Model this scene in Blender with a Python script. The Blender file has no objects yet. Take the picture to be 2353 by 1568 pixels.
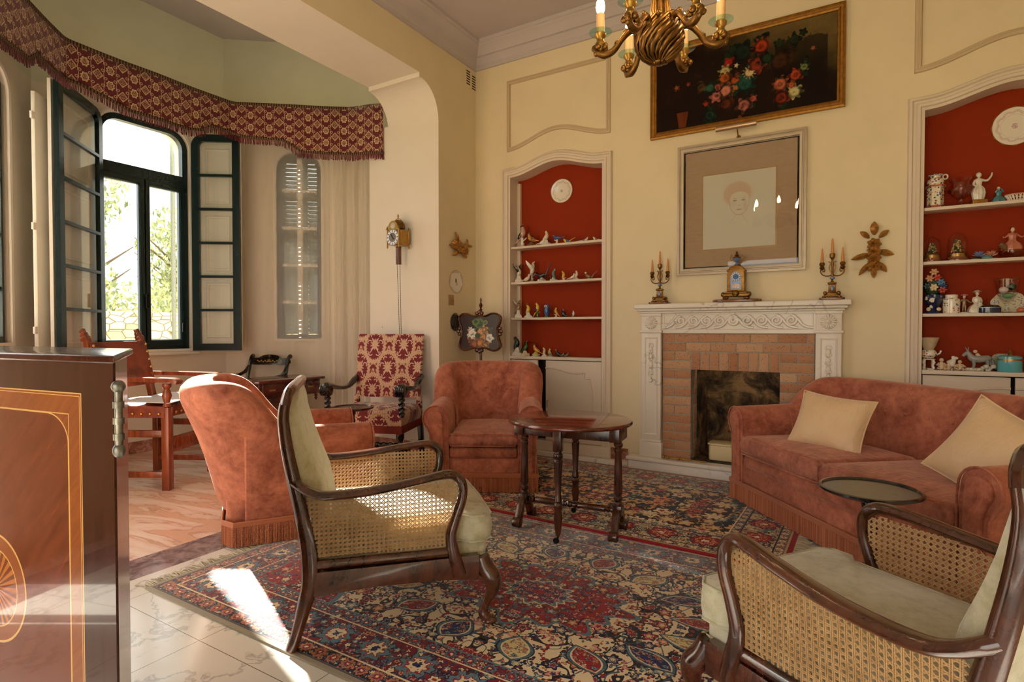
import bpy, math, random
from math import sin, cos, pi, radians as RAD, sqrt, atan2, hypot
from mathutils import Vector as Vec, Matrix, Euler
random.seed(7)
S = bpy.context.scene
COL = S.collection

# ---------------------------------------------------------------- camera, sky, sun, exposure
cam_d = bpy.data.cameras.new('camera')
cam_d.sensor_width = 36.0
cam_d.lens = 1290.0 / 2353 * 36
cam_d.clip_start = 0.02
cam_d.clip_end = 300
cam = bpy.data.objects.new('camera', cam_d)
cam.location = (0, 0, 1.25)
cam.rotation_euler = (RAD(90 - 1.09), 0, RAD(30.96))
COL.objects.link(cam)
S.camera = cam

W = bpy.data.worlds.new('sky'); S.world = W; W.use_nodes = True
bg = W.node_tree.nodes['Background']
bg.inputs['Color'].default_value = (1.0, 0.985, 0.965, 1)
bg.inputs['Strength'].default_value = 1.9

sun_d = bpy.data.lights.new('sun', 'SUN')
sun_d.energy = 24.0; sun_d.angle = RAD(0.7); sun_d.color = (1.0, 0.93, 0.82)
sun = bpy.data.objects.new('sun', sun_d)
sun.rotation_euler = Vec((1, -0.298, -0.46)).to_track_quat('-Z', 'Y').to_euler()
sun.location = (-12, 6, 8)
COL.objects.link(sun)

S.view_settings.view_transform = 'Standard'
S.view_settings.look = 'None'
S.view_settings.exposure = 1.0
S.view_settings.gamma = 1.0
S.view_settings.use_curve_mapping = False
S.cycles.use_denoising = True
S.cycles.use_adaptive_sampling = True
S.cycles.adaptive_threshold = 0.05
S.cycles.adaptive_min_samples = 12
S.cycles.max_bounces = 7
S.cycles.diffuse_bounces = 4
S.cycles.glossy_bounces = 3
S.cycles.transmission_bounces = 4
S.cycles.transparent_max_bounces = 12
S.cycles.sample_clamp_indirect = 6.0
S.cycles.caustics_reflective = False
S.cycles.caustics_refractive = False

# ---------------------------------------------------------------- node expressions
NT = None
def nd(t, **kw):
    n = NT.nodes.new(t)
    for k, v in kw.items(): setattr(n, k, v)
    return n
def put(inp, v):
    if isinstance(v, E): NT.links.new(v.s, inp)
    elif isinstance(v, (tuple, list)):
        inp.default_value = tuple(v) + (1,) if (len(v) == 3 and inp.type == 'RGBA') else tuple(v)
    else: inp.default_value = v
class E:
    def __init__(self, s): self.s = s
    def __add__(a, b): return M('ADD', a, b)
    __radd__ = __add__
    def __mul__(a, b): return M('MULTIPLY', a, b)
    __rmul__ = __mul__
    def __sub__(a, b): return M('SUBTRACT', a, b)
    def __rsub__(a, b): return M('SUBTRACT', b, a)
    def __truediv__(a, b): return M('DIVIDE', a, b)
    def __rtruediv__(a, b): return M('DIVIDE', b, a)
    def __lt__(a, b): return M('LESS_THAN', a, b)
    def __gt__(a, b): return M('GREATER_THAN', a, b)
    def __neg__(a): return M('MULTIPLY', a, -1.0)
def M(op, a, b=None, c=None):
    n = nd('ShaderNodeMath', operation=op)
    for i, v in enumerate((a, b, c)):
        if v is not None: put(n.inputs[i], v)
    return E(n.outputs[0])
def mx(a, b): return M('MAXIMUM', a, b)
def mn(a, b): return M('MINIMUM', a, b)
def ab(a): return M('ABSOLUTE', a)
def frac(a): return M('FRACT', a)
def flr(a): return M('FLOOR', a)
def sn(a): return M('SINE', a)
def cs(a): return M('COSINE', a)
def sq(a): return M('SQRT', a)
def tri(a): return ab(frac(a) - 0.5) * 2.0      # 1 at integers, 0 halfway
def sst(x, a, b):                                # smoothstep
    n = nd('ShaderNodeMapRange', interpolation_type='SMOOTHSTEP')
    put(n.inputs[0], x); put(n.inputs[1], a); put(n.inputs[2], b)
    return E(n.outputs[0])
def co(kind='Object'): return E(nd('ShaderNodeTexCoord').outputs[kind])
def sep(v):
    n = nd('ShaderNodeSeparateXYZ'); put(n.inputs[0], v); return [E(o) for o in n.outputs]
def cmb(x, y=0.0, z=0.0):
    n = nd('ShaderNodeCombineXYZ')
    for i, v in enumerate((x, y, z)): put(n.inputs[i], v)
    return E(n.outputs[0])
def scl(v, s):
    n = nd('ShaderNodeVectorMath', operation='MULTIPLY'); put(n.inputs[0], v); n.inputs[1].default_value = s; return E(n.outputs[0])
def noi(v, scale=5.0, det=3.0, rough=0.5, dist=0.0, col=False):
    n = nd('ShaderNodeTexNoise'); put(n.inputs['Vector'], v)
    put(n.inputs['Scale'], scale); put(n.inputs['Detail'], det); put(n.inputs['Roughness'], rough); put(n.inputs['Distortion'], dist)
    return E(n.outputs[1 if col else 0])
def vor(v, scale=5.0, feature='F1', rnd=1.0):
    n = nd('ShaderNodeTexVoronoi', feature=feature); put(n.inputs['Vector'], v); put(n.inputs['Scale'], scale); put(n.inputs['Randomness'], rnd)
    return {o.name: E(o) for o in n.outputs}
def mix(f, a, b):
    n = nd('ShaderNodeMix', data_type='RGBA'); put(n.inputs[0], f); put(n.inputs[6], a); put(n.inputs[7], b); return E(n.outputs[2])
def ramp(f, stops, const=False):
    n = nd('ShaderNodeValToRGB'); r = n.color_ramp
    if const: r.interpolation = 'CONSTANT'
    while len(r.elements) < len(stops): r.elements.new(0.5)
    for e, (p, c) in zip(r.elements, stops): e.position = p; e.color = tuple(c) + (1,)
    put(n.inputs[0], f); return E(n.outputs[0])
def isl(): return E(nd('ShaderNodeNewGeometry').outputs['Random Per Island'])
def lin(r, g, b):                                # 0-255 display colour to linear
    f = lambda c: (c / 255 / 12.92) if c <= 10 else ((c / 255 + 0.055) / 1.055) ** 2.4
    return (f(r), f(g), f(b))
def mat(name, fn=None, **base):
    global NT
    m = bpy.data.materials.new(name); m.use_nodes = True; NT = m.node_tree
    b = NT.nodes['Principled BSDF']
    d = {k.replace('_', ' '): v for k, v in base.items()}
    if fn: d.update(fn() or {})
    bump = d.pop('bump', None); bs = d.pop('bs', 0.3); bd = d.pop('bd', 0.01)
    for k, v in d.items():
        k = {'Color': 'Base Color', 'Rough': 'Roughness', 'Metal': 'Metallic', 'Coat': 'Coat Weight', 'Sheen': 'Sheen Weight', 'Trans': 'Transmission Weight', 'Spec': 'Specular IOR Level', 'Emit': 'Emission Color', 'Estr': 'Emission Strength'}.get(k, k)
        put(b.inputs[k], v)
    if bump is not None:
        n = nd('ShaderNodeBump'); n.inputs['Strength'].default_value = bs; n.inputs['Distance'].default_value = bd
        put(n.inputs['Height'], bump); NT.links.new(n.outputs[0], b.inputs['Normal'])
    return m

# ---------------------------------------------------------------- mesh builder
class B:
    def __init__(s): s.v = []; s.f = []; s.uv = {}; s.T = None
    def add(s, vs, fs):
        o = len(s.v)
        if s.T is not None: vs = [tuple(s.T @ Vec(p)) for p in vs]
        s.v += [tuple(p) for p in vs]; s.f += [tuple(i + o for i in f) for f in fs]
        return s
    def box(s, c, d, R=None):
        x, y, z = d[0] / 2, d[1] / 2, d[2] / 2
        vs = [Vec((a * x, b * y, e * z)) for a in (-1, 1) for b in (-1, 1) for e in (-1, 1)]
        if R is not None: vs = [R @ p for p in vs]
        c = Vec(c)
        return s.add([p + c for p in vs], [(0, 1, 3, 2), (4, 6, 7, 5), (0, 4, 5, 1), (2, 3, 7, 6), (0, 2, 6, 4), (1, 5, 7, 3)])
    def bx(s, x0, x1, y0, y1, z0, z1): return s.box(((x0 + x1) / 2, (y0 + y1) / 2, (z0 + z1) / 2), (x1 - x0, y1 - y0, z1 - z0))
    def bar(s, p, q, w, h, up=(0, 0, 1)):
        p, q = Vec(p), Vec(q); d = q - p; t = d.normalized(); u = Vec(up)
        n = u.cross(t)
        if n.length < 1e-4: n = Vec((1, 0, 0)).cross(t)
        n.normalize(); b = t.cross(n)
        R = Matrix((t, n, b)).transposed()
        return s.box((p + q) / 2, (d.length, w, h), R)
    def rings(s, R, close=True, cap=True):
        n = len(R[0]); vs = [p for r in R for p in r]; fs = []
        for i in range(len(R) - 1):
            for j in range(n if close else n - 1):
                k = (j + 1) % n
                fs.append((i * n + j, i * n + k, (i + 1) * n + k, (i + 1) * n + j))
        if cap and close:
            fs.append(tuple(reversed(range(n)))); fs.append(tuple((len(R) - 1) * n + j for j in range(n)))
        return s.add(vs, fs)
    def lathe(s, prof, n=20, c=(0, 0, 0), ax=None, flute=0, fd=0.0, a0=0.0, sx=1.0, sy=1.0):
        c = Vec(c); Q = Vec((0, 0, 1)).rotation_difference(Vec(ax)).to_matrix() if ax is not None else None
        R = []
        for r, z in prof:
            ring = []
            for j in range(n):
                a = a0 + 2 * pi * j / n
                rr = r * (1 + (fd * cos(flute * a) if flute else 0))
                p = Vec((rr * cos(a) * sx, rr * sin(a) * sy, z))
                ring.append((Q @ p if Q else p) + c)
            R.append(ring)
        return s.rings(R)
    def tube(s, pts, r, n=8, sec=None, closed=False, up=None, tw=0.0, cap=True):
        P = [Vec(p) for p in pts]; m = len(P); R = []
        N = None
        for i in range(m):
            if closed: t = P[(i + 1) % m] - P[i - 1]
            else: t = P[min(i + 1, m - 1)] - P[max(i - 1, 0)]
            t = t.normalized() if t.length > 1e-9 else Vec((0, 0, 1))
            if up is not None:
                N = Vec(up) - t * t.dot(Vec(up)); N.normalize()
            elif N is None:
                N = Vec((0, 0, 1)) if abs(t.z) < 0.9 else Vec((1, 0, 0))
                N = (N - t * t.dot(N)).normalized()
            else: N = (N - t * t.dot(N)).normalized()
            Bn = t.cross(N)
            ri = r[i] if isinstance(r, list) else r
            ra, rb = ri if isinstance(ri, (list, tuple)) else (ri, ri)
            ring = []
            for j in range(n):
                a = 2 * pi * j / n + tw * i
                if sec: u, w = sec(a)
                else: u, w = cos(a), sin(a)
                ring.append(P[i] + N * (u * ra) + Bn * (w * rb))
            R.append(ring)
        if closed: R.append(R[0]); cap = False
        return s.rings(R, cap=cap)
    def ell(s, c, r, n=14, m=9, R=None):
        if not isinstance(r, (tuple, list)): r = (r, r, r)
        c = Vec(c); vs = []; fs = []
        for i in range(1, m):
            t = pi * i / m
            for j in range(n):
                a = 2 * pi * j / n
                vs.append(Vec((r[0] * sin(t) * cos(a), r[1] * sin(t) * sin(a), r[2] * cos(t))))
        vs += [Vec((0, 0, r[2])), Vec((0, 0, -r[2]))]
        for i in range(m - 2):
            for j in range(n):
                k = (j + 1) % n
                fs.append((i * n + j, (i + 1) * n + j, (i + 1) * n + k, i * n + k))
        T, L = len(vs) - 2, len(vs) - 1
        for j in range(n):
            k = (j + 1) % n
            fs.append((T, j, k)); fs.append((L, (m - 2) * n + k, (m - 2) * n + j))
        return s.add([(R @ p if R else p) + c for p in vs], fs)
    def prism(s, poly, h0, h1, mp=None):
        mp = mp or (lambda u, v, h: (u, v, h)); n = len(poly)
        vs = [mp(u, v, h0) for u, v in poly] + [mp(u, v, h1) for u, v in poly]
        fs = [tuple(range(n)), tuple(range(2 * n - 1, n - 1, -1))] + [(i, i + n, (i + 1) % n + n, (i + 1) % n) for i in range(n)]
        return s.add(vs, fs)
    def grid(s, fn, nu, nv, cu=False, cv=False, uv=None):
        o = len(s.v); vs = []; fs = []
        for i in range(nu if cu else nu + 1):
            for j in range(nv if cv else nv + 1):
                vs.append(fn(i / nu, j / nv))
                if uv: s.uv[o + len(vs) - 1] = uv(i / nu, j / nv)
        W_ = nv if cv else nv + 1; U_ = nu if cu else nu + 1
        for i in range(nu):
            for j in range(nv):
                a, b = i % U_, (i + 1) % U_; c, d = j % W_, (j + 1) % W_
                fs.append((a * W_ + c, b * W_ + c, b * W_ + d, a * W_ + d))
        return s.add(vs, fs)
    def sweep(s, path, prof, mp, closed=True):
        """profile (offset, height) swept along a 2D path with mitred corners; mp(u,v,h) gives the place"""
        m = len(path); R = []
        for i in range(m):
            p = path[i]
            a = path[i - 1] if (i > 0 or closed) else None
            b = path[(i + 1) % m] if (i < m - 1 or closed) else None
            def nrm(p0, p1):
                dx, dy = p1[0] - p0[0], p1[1] - p0[1]; l = hypot(dx, dy) or 1
                return (-dy / l, dx / l)
            n1 = nrm(a, p) if a else None; n2 = nrm(p, b) if b else None
            n1 = n1 or n2; n2 = n2 or n1
            mx_, my_ = n1[0] + n2[0], n1[1] + n2[1]; l2 = (mx_ * mx_ + my_ * my_) / 2 or 1
            mx_, my_ = mx_ / l2, my_ / l2
            R.append([mp(p[0] + mx_ * o, p[1] + my_ * o, h) for o, h in prof])
        if closed: R.append(R[0])
        return s.rings(R, close=True, cap=not closed)
def cat(pts, n=8, closed=False):
    P = [tuple(p) for p in pts]; m = len(P); out = []
    for i in range(m if closed else m - 1):
        g = lambda k: P[k % m] if closed else P[max(0, min(m - 1, k))]
        p0, p1, p2, p3 = g(i - 1), g(i), g(i + 1), g(i + 2)
        for k in range(n):
            t = k / n
            out.append(tuple(0.5 * (2 * b + (c - a) * t + (2 * a - 5 * b + 4 * c - d) * t * t + (3 * b - a - 3 * c + d) * t ** 3) for a, b, c, d in zip(p0, p1, p2, p3)))
    if not closed: out.append(P[-1])
    return out
def lerpl(keys, n):
    """resample a list of numbers to n values"""
    out = []
    for i in range(n):
        t = i / (n - 1) * (len(keys) - 1); k = min(int(t), len(keys) - 2); f = t - k
        a, b = keys[k], keys[k + 1]
        out.append(tuple(p + (q - p) * f for p, q in zip(a, b)) if isinstance(a, tuple) else a + (b - a) * f)
    return out
def rz(a): return Matrix.Rotation(a, 3, 'Z')
def tm(loc=(0, 0, 0), r=(0, 0, 0), s=1.0): return Matrix.Translation(loc) @ Euler(r).to_matrix().to_4x4() @ Matrix.Scale(s, 4)

def obj(name, b, m, parent=None, smooth=38, bev=0.0, seg=2, sub=0, solid=0.0, loc=None):
    me = bpy.data.meshes.new(name)
    me.from_pydata(b.v, [], b.f); me.update()
    if b.uv:
        ul = me.uv_layers.new(name='UVMap')
        for l in me.loops: ul.data[l.index].uv = b.uv.get(l.vertex_index, (0, 0))
    o = bpy.data.objects.new(name, me); COL.objects.link(o)
    if m is not None: me.materials.append(m)
    if smooth:
        me.shade_smooth(); me.set_sharp_from_angle(angle=RAD(smooth))
    if solid:
        d = o.modifiers.new('solid', 'SOLIDIFY'); d.thickness = solid; d.offset = 0
    if bev:
        d = o.modifiers.new('bevel', 'BEVEL'); d.width = bev; d.segments = seg; d.limit_method = 'ANGLE'; d.angle_limit = RAD(35); d.harden_normals = False
        me.shade_smooth(); me.set_sharp_from_angle(angle=RAD(180))
        me.shade_smooth()
    if sub:
        d = o.modifiers.new('sub', 'SUBSURF'); d.levels = sub; d.render_levels = sub
        me.set_sharp_from_angle(angle=RAD(180))
    if parent is not None: o.parent = parent
    if loc is not None: o.location = loc
    return o
def tag(o, label, catg, group=None, kind=None):
    if label: o['label'] = label
    if catg: o['category'] = catg
    if group: o['group'] = group
    if kind: o['kind'] = kind
    return o
def T(name, label, catg, loc=(0, 0, 0), rz_=0.0, group=None, kind=None):
    o = bpy.data.objects.new(name, None); COL.objects.link(o)
    o.empty_display_size = 0.1; o.location = loc; o.rotation_euler = (0, 0, rz_)
    return tag(o, label, catg, group, kind)
def struct(name, b, m, parent=None, **kw):
    o = obj(name, b, m, parent, **kw)
    if parent is None: o['kind'] = 'structure'
    return o
def dup(o, parent=None):
    c = o.copy(); COL.objects.link(c)
    if parent is not None: c.parent = parent
    for ch in list(o.children): dup(ch, c)
    return c
# ---------------------------------------------------------------- materials
MT = {}
def wall_fn(c, v=0.06):
    def f():
        p = co(); n = noi(p, 2.2, 5, 0.6); g = noi(p, 160, 2, 0.5)
        return {'Base Color': mix(n, tuple(x * (1 - v * 2) for x in c), tuple(min(1, x * (1 + v)) for x in c)), 'bump': g, 'bs': 0.12, 'bd': 0.004}
    return f
MT['wall'] = mat('cream_wall_paint', wall_fn(lin(231, 214, 178)), Rough=0.75)
MT['cream2'] = mat('pale_cream_paint', wall_fn(lin(230, 219, 202), 0.04), Rough=0.7)
MT['green'] = mat('green_cream_paint', wall_fn(lin(216, 214, 188)), Rough=0.8)
MT['ceil'] = mat('ceiling_paint', wall_fn(lin(196, 186, 184), 0.05), Rough=0.85)
MT['trim'] = mat('trim_paint', wall_fn(lin(222, 205, 184), 0.03), Rough=0.5)
MT['mould'] = mat('moulding_paint', wall_fn(lin(200, 178, 145), 0.03), Rough=0.55)
MT['white'] = mat('white_paint', wall_fn(lin(236, 228, 214), 0.03), Rough=0.45)
MT['red'] = mat('red_niche_paint', wall_fn(lin(146, 46, 12), 0.05), Rough=0.7, Spec=0.15)
MT['dark'] = mat('dark_gap_shade', Color=lin(40, 26, 16), Rough=0.8)  # dark colour stands in for shade in the cupboard gap and vent slots
MT['black'] = mat('black_metal', Color=(0.012, 0.011, 0.01), Rough=0.4, Metal=0.6)

def floor_fn():
    p = co(); x, y, z = sep(p)
    w = noi(p, 2.0, 5, 0.6, col=True)
    wv = E(nd('ShaderNodeVectorMath', operation='ADD').outputs[0]); n = wv.s.node; put(n.inputs[0], p); put(n.inputs[1], scl(w, (0.5, 0.5, 0.5)))
    vein = ab(noi(wv, 1.3, 6, 0.6, 0.6) - 0.5)
    soft = noi(wv, 1.3, 4, 0.55)
    white = mix(sst(vein, 0.0, 0.02) * 0.5 + 0.5, lin(140, 136, 132), mix(soft, lin(222, 216, 206), lin(238, 233, 226)))
    streak = noi(cmb(x * 0.5 + y * 0.2, y * 2.2 - x * 0.5, 0.0), 2.6, 6, 0.62, 1.2)
    pink = mix(sst(streak, 0.38, 0.64), lin(222, 184, 158), lin(236, 222, 210))
    pink = mix(M('MULTIPLY', sst(ab(streak - 0.47), 0.03, 0.0), 0.55), pink, lin(176, 140, 116))
    rednz = noi(p, 9, 6, 0.7, 0.6)
    red = mix(sst(rednz, 0.35, 0.65), lin(146, 82, 66), lin(206, 146, 124))
    violet = mix(sst(rednz, 0.35, 0.62), lin(104, 84, 84), lin(166, 146, 146))
    # white marble in the room, a violet threshold under the arch, pink marble with a red eight-sided band in the bay
    oc = mx(mx(x + 3.95, -5.3 - x), mx(mx(1.85 - y, y - 4.1), mx((-x - y * 1.3) * 0.61 + 1.22, (-x + y * 1.3) * 0.61 - 6.02)))
    c = mix(ab(oc) < 0.085, pink, red)
    c = mix(x < -3.33, violet, c)
    c = mix(x < -3.06, white, c)
    tile = mn(ab(frac(x / 0.62 + 0.1) - 0.5), ab(frac(y / 0.62 + 0.45) - 0.5)) * 0.62
    c = mix(M('MULTIPLY', tile < 0.0016, x > -3.06), c, lin(120, 112, 104))
    return {'Base Color': c, 'Roughness': noi(p, 14, 3) * 0.16 + 0.1}
MT['floor'] = mat('polished_marble_floor', floor_fn, Spec=0.6)
def marble_fn(base, veinc, sc=3.0):
    def f():
        p = co(); s_ = noi(p, sc * 0.9, 5, 0.6); v = ab(noi(p, sc * 0.7, 4, 0.5, 0.5) - 0.5); fd = sst(noi(p, sc * 0.5, 2), 0.42, 0.62)
        c = mix(s_, tuple(k * 0.84 for k in base), base)
        return {'Base Color': mix((1.0 - sst(v, 0.0, 0.012)) * fd * 0.55, c, veinc)}
    return f
MT['marble'] = mat('white_veined_marble', marble_fn(lin(236, 226, 212), lin(140, 132, 128)), Rough=0.32)
MT['rose'] = mat('rose_marble', lambda: {'Base Color': ramp(noi(co(), 14, 6, 0.65, 0.8), [(0.3, lin(112, 66, 56)), (0.5, lin(166, 112, 96)), (0.62, lin(206, 164, 146)), (0.75, lin(140, 92, 84))])}, Rough=0.25)
MT['window'] = mat('dark_green_gloss_paint', lambda: {'Base Color': mix(sst(noi(co(), 30, 4, 0.7), 0.66, 0.7), lin(14, 40, 42), lin(96, 90, 78)), 'bump': noi(co(), 60, 2), 'bs': 0.1}, Rough=0.3)
def glass_mat(name, tint=(1, 1, 1), f0=0.03, rough=0.0):
    """thin glass: clear with a Schlick reflection"""
    global NT
    m = bpy.data.materials.new(name); m.use_nodes = True; NT = m.node_tree; NT.nodes.clear()
    o = nd('ShaderNodeOutputMaterial'); t = nd('ShaderNodeBsdfTransparent'); g = nd('ShaderNodeBsdfGlossy'); x = nd('ShaderNodeMixShader')
    ge = nd('ShaderNodeNewGeometry'); dt = nd('ShaderNodeVectorMath', operation='DOT_PRODUCT')
    NT.links.new(ge.outputs['Normal'], dt.inputs[0]); NT.links.new(ge.outputs['Incoming'], dt.inputs[1])
    f = M('POWER', 1.0 - ab(E(dt.outputs['Value'])), 5.0) * (1 - f0) + f0
    t.inputs[0].default_value = tint + (1,); g.inputs['Roughness'].default_value = rough
    put(x.inputs[0], f); NT.links.new(t.outputs[0], x.inputs[1]); NT.links.new(g.outputs[0], x.inputs[2]); NT.links.new(x.outputs[0], o.inputs[0])
    return m
MT['glass'] = glass_mat('window_glass', (0.97, 0.99, 0.985))
MT['clear'] = glass_mat('clear_glass', (0.96, 0.97, 0.96))
MT['aqua'] = glass_mat('aqua_edge_glass', (0.78, 0.95, 0.93), 0.06)

# ---------------------------------------------------------------- the room
XL, YW, XR = -3.457, 5.0, 1.95
FW = lambda u, v, h: (u, YW - h, v)          # fireplace wall: along, up, out
LW = lambda u, v, h: (XL + h, u, v)          # left wall
def holed(b, us, u0, u1, z0, z1, holes, mp, depth, rv=None):
    """wall face with openings (ua, ub, zbottom, ztop(u)) and their reveals"""
    rv = b if rv is None else rv
    us = sorted(set([u0, u1] + us + [h[0] for h in holes] + [h[1] for h in holes]))
    us = [u for u in us if u0 <= u <= u1]
    for a, c in zip(us, us[1:]):
        m = (a + c) / 2; hs = [h for h in holes if h[0] < m < h[1]]
        if not hs: b.add([mp(a, z0, 0), mp(c, z0, 0), mp(c, z1, 0), mp(a, z1, 0)], [(0, 1, 2, 3)]); continue
        h = hs[0]; ta, tc = h[3](a), h[3](c)
        if h[2] > z0: b.add([mp(a, z0, 0), mp(c, z0, 0), mp(c, h[2], 0), mp(a, h[2], 0)], [(0, 1, 2, 3)])
        b.add([mp(a, ta, 0), mp(c, tc, 0), mp(c, z1, 0), mp(a, z1, 0)], [(0, 1, 2, 3)])
        rv.add([mp(a, ta, 0), mp(c, tc, 0), mp(c, tc, -depth), mp(a, ta, -depth)], [(0, 1, 2, 3)])
        if h[2] > z0: rv.add([mp(a, h[2], 0), mp(c, h[2], 0), mp(c, h[2], -depth), mp(a, h[2], -depth)], [(0, 1, 2, 3)])
    for h in holes:
        for u in (h[0], h[1]):
            if u0 < u < u1: rv.add([mp(u, h[2], 0), mp(u, h[3](u), 0), mp(u, h[3](u), -depth), mp(u, h[2], -depth)], [(0, 1, 2, 3)])
    return b
NICHES = [(-3.015, -2.005), (0.452, 1.462)]
ND = 0.16
def arch(ua, ub, z=2.825, r=0.1):
    c, w = (ua + ub) / 2, (ub - ua) / 2
    return lambda u: z + r * (0.5 + 0.5 * cos(pi * min(1, abs(u - c) / w) ** 0.95))
span = lambda a, c, n: [a + (c - a) * i / n for i in range(n + 1)]
b = B(); us = []
for a, c in NICHES: us += span(a, c, 28)
FBX = (-1.40, -0.235)
rv = B()
holed(b, us, XL, XR, 0, 4.27, [(a, c, 0.06, arch(a, c)) for a, c in NICHES] + [(FBX[0], FBX[1], 0.0, lambda u: 1.2)], FW, ND, rv)
w_ = struct('wall_back', b, MT['wall'], smooth=30)
obj('wall_reveal', rv, MT['trim'], w_, smooth=30)
b = B()
for a, c in NICHES:
    b.add([FW(a, 0.9, -ND), FW(c, 0.9, -ND), FW(c, 2.95, -ND), FW(a, 2.95, -ND)], [(0, 1, 2, 3)])
struct('wall_niche', b, MT['red'])

# left wall with the wide bay opening, its soffit 0.65 m deep
OP0, OP1 = 0.35, 4.366
def arch_top(u):
    d = min(u - OP0, OP1 - u)
    if d >= 0.27: return 3.66
    return 3.62 - 0.32 * (1 - sqrt(max(0, 1 - (1 - d / 0.27) ** 2)))
us = [OP0 + 0.27 * (1 - cos(pi / 2 * i / 10)) for i in range(11)] + [OP1 - 0.27 * (1 - cos(pi / 2 * i / 10)) for i in range(11)] + [OP0 + 0.2701, OP1 - 0.2701]
rv = B(); b = holed(B(), us, 0.34, YW, 0, 4.27, [(OP0, OP1, 0.0, arch_top)], LW, 0.655, rv)
w_ = struct('wall_left', b, MT['wall'], smooth=30)
obj('wall_reveal', rv, MT['cream2'], w_, smooth=30)
b = B()
b.bx(-4.386, -4.112, OP1, 5.0, 0, 3.36); b.bx(-4.386, -4.10, 0.1, OP0, 0, 3.36)
b2 = holed(B(), [], -2.6, 0.35, 0, 4.27, [(-0.6, 0.3, 0.06, lambda u: 2.35)], LW, 0.3)
struct('wall_left_rear', b2, mat('reflection_dark_wall_paint', wall_fn(lin(150, 112, 74))), smooth=30)  # unseen wall, tinted brown to darken what the cabinet front mirrors
dr_ = bpy.data.objects.new('door_1', None); COL.objects.link(dr_); dr_['kind'] = 'structure'
for ya, yb in ((-0.6, -0.16), (-0.14, 0.3)):
    q = B()
    q.sweep([(ya, 0.06), (yb, 0.06), (yb, 2.35), (ya, 2.35)], [(0, -0.02), (0, 0.02), (0.06, 0.02), (0.06, -0.02)], lambda u, v, h: (XL - 0.12 + h, u, v))
    for z in (0.55, 1.15, 1.75): q.bx(XL - 0.135, XL - 0.105, ya + 0.05, yb - 0.05, z - 0.015, z + 0.015)
    f_ = obj('door_leaf', q, MT['window'], dr_, smooth=0)
    obj('pane', B().bx(XL - 0.122, XL - 0.118, ya + 0.05, yb - 0.05, 0.11, 2.3), MT['glass'], f_, smooth=0)
struct('wall_pier', b, MT['cream2'], smooth=0)
b = B().add([(-4.11, 1.0, 3.3), (-4.11, YW + 0.4, 3.3), (-4.11, YW + 0.4, 4.62), (-4.11, 1.0, 4.62)], [(0, 1, 2, 3)])
b2 = holed(B(), us, 0.34, YW + 0.4, 3.2, 4.62, [(OP0, OP1, 3.2, arch_top)], lambda u, v, h: (-4.112, u, v), 0.0)
struct('wall_bay_lintel', b2, MT['green'], smooth=30)
b = B().add([(XR, -2.5, 0), (XR, YW, 0), (XR, YW, 4.27), (XR, -2.5, 4.27)], [(0, 1, 2, 3)])
struct('wall_right', b, MT['wall'])

# bay: three walls, windows in each
def bay_map(p, d):
    n = (-d[1], d[0])
    return lambda u, v, h: (p[0] + d[0] * u - n[0] * h, p[1] + d[1] * u - n[1] * h, v)
A_MAP = bay_map((-6.2, 2.1), (0, 1)); A_LEN = 1.78
B_MAP = bay_map((-6.2, 3.88), (0.788, 0.616)); B_LEN = 2.0
D_MAP0 = bay_map((-6.2 + 0.788 * 2.0, 2.1 - 0.616 * 2.0), (-0.788, 0.616))
def round_top(ua, ub, z, r=0.2):
    def f(u):
        d = min(u - ua, ub - u)
        return z if d >= r else z - r * (1 - sqrt(max(0, 1 - (1 - max(0, d) / r) ** 2)))
    return f
def rus(ua, ub, r=0.2): return [ua + r * (1 - cos(pi / 2 * i / 8)) for i in range(9)] + [ub - r * (1 - cos(pi / 2 * i / 8)) for i in range(9)]
WA = (0.5, 1.37, 1.045, 3.40); WB = (0.57, 1.08, 1.145, 3.33); WD = (1.02, 1.53, 1.145, 3.33)
for nm, mp, L, w in (('wall_bay_west', A_MAP, A_LEN, WA), ('wall_bay_north', B_MAP, B_LEN, WB), ('wall_bay_south', D_MAP0, 2.0, WD)):
    b = holed(B(), rus(w[0], w[1]), 0, L, 0, 3.35, [(w[0], w[1], w[2], round_top(w[0], w[1], w[3] - 0.06))] , mp, 0.22) if False else None
    bl = B(); hole = [(w[0], w[1], w[2], round_top(w[0], w[1], w[3]))]
    holed(bl, rus(w[0], w[1]), 0, L, 0, 3.46, hole, mp, 0.25)
    struct(nm, bl, MT['cream2'], smooth=30)
    bu = B().add([mp(0, 3.46, 0), mp(L, 3.46, 0), mp(L, 4.62, 0), mp(0, 4.62, 0)], [(0, 1, 2, 3)])
    struct(nm + '_upper', bu, MT['green'])
    sk = B(); sk.add([mp(0, 0, 0.0), mp(L, 0, 0.0), mp(L, 0, 0.016), mp(0, 0, 0.016), mp(0, 0.12, 0.0), mp(L, 0.12, 0.0), mp(L, 0.12, 0.012), mp(0, 0.12, 0.012)], [(0, 1, 2, 3), (4, 7, 6, 5), (2, 1, 5, 6), (3, 2, 6, 7), (0, 3, 7, 4)])
    struct('baseboard_' + nm.split('_')[-1], sk, MT['rose'], smooth=0)
b = B().add([(-4.62, 5.115, 0), (-4.386, 4.9, 0), (-4.386, 4.9, 4.62), (-4.62, 5.115, 4.62)], [(0, 1, 2, 3)])
b.add([(-4.62, 0.86, 0), (-4.386, 0.9, 0), (-4.386, 0.9, 4.62), (-4.62, 0.86, 4.62)], [(0, 1, 2, 3)])
struct('wall_bay_return', b, MT['cream2'])
b = B().add([(-6.4, 0.5, 4.6), (-4.0, 0.5, 4.6), (-4.0, 5.4, 4.6), (-6.4, 5.4, 4.6)], [(0, 3, 2, 1)])
struct('ceiling_bay', b, MT['ceil'])
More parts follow.
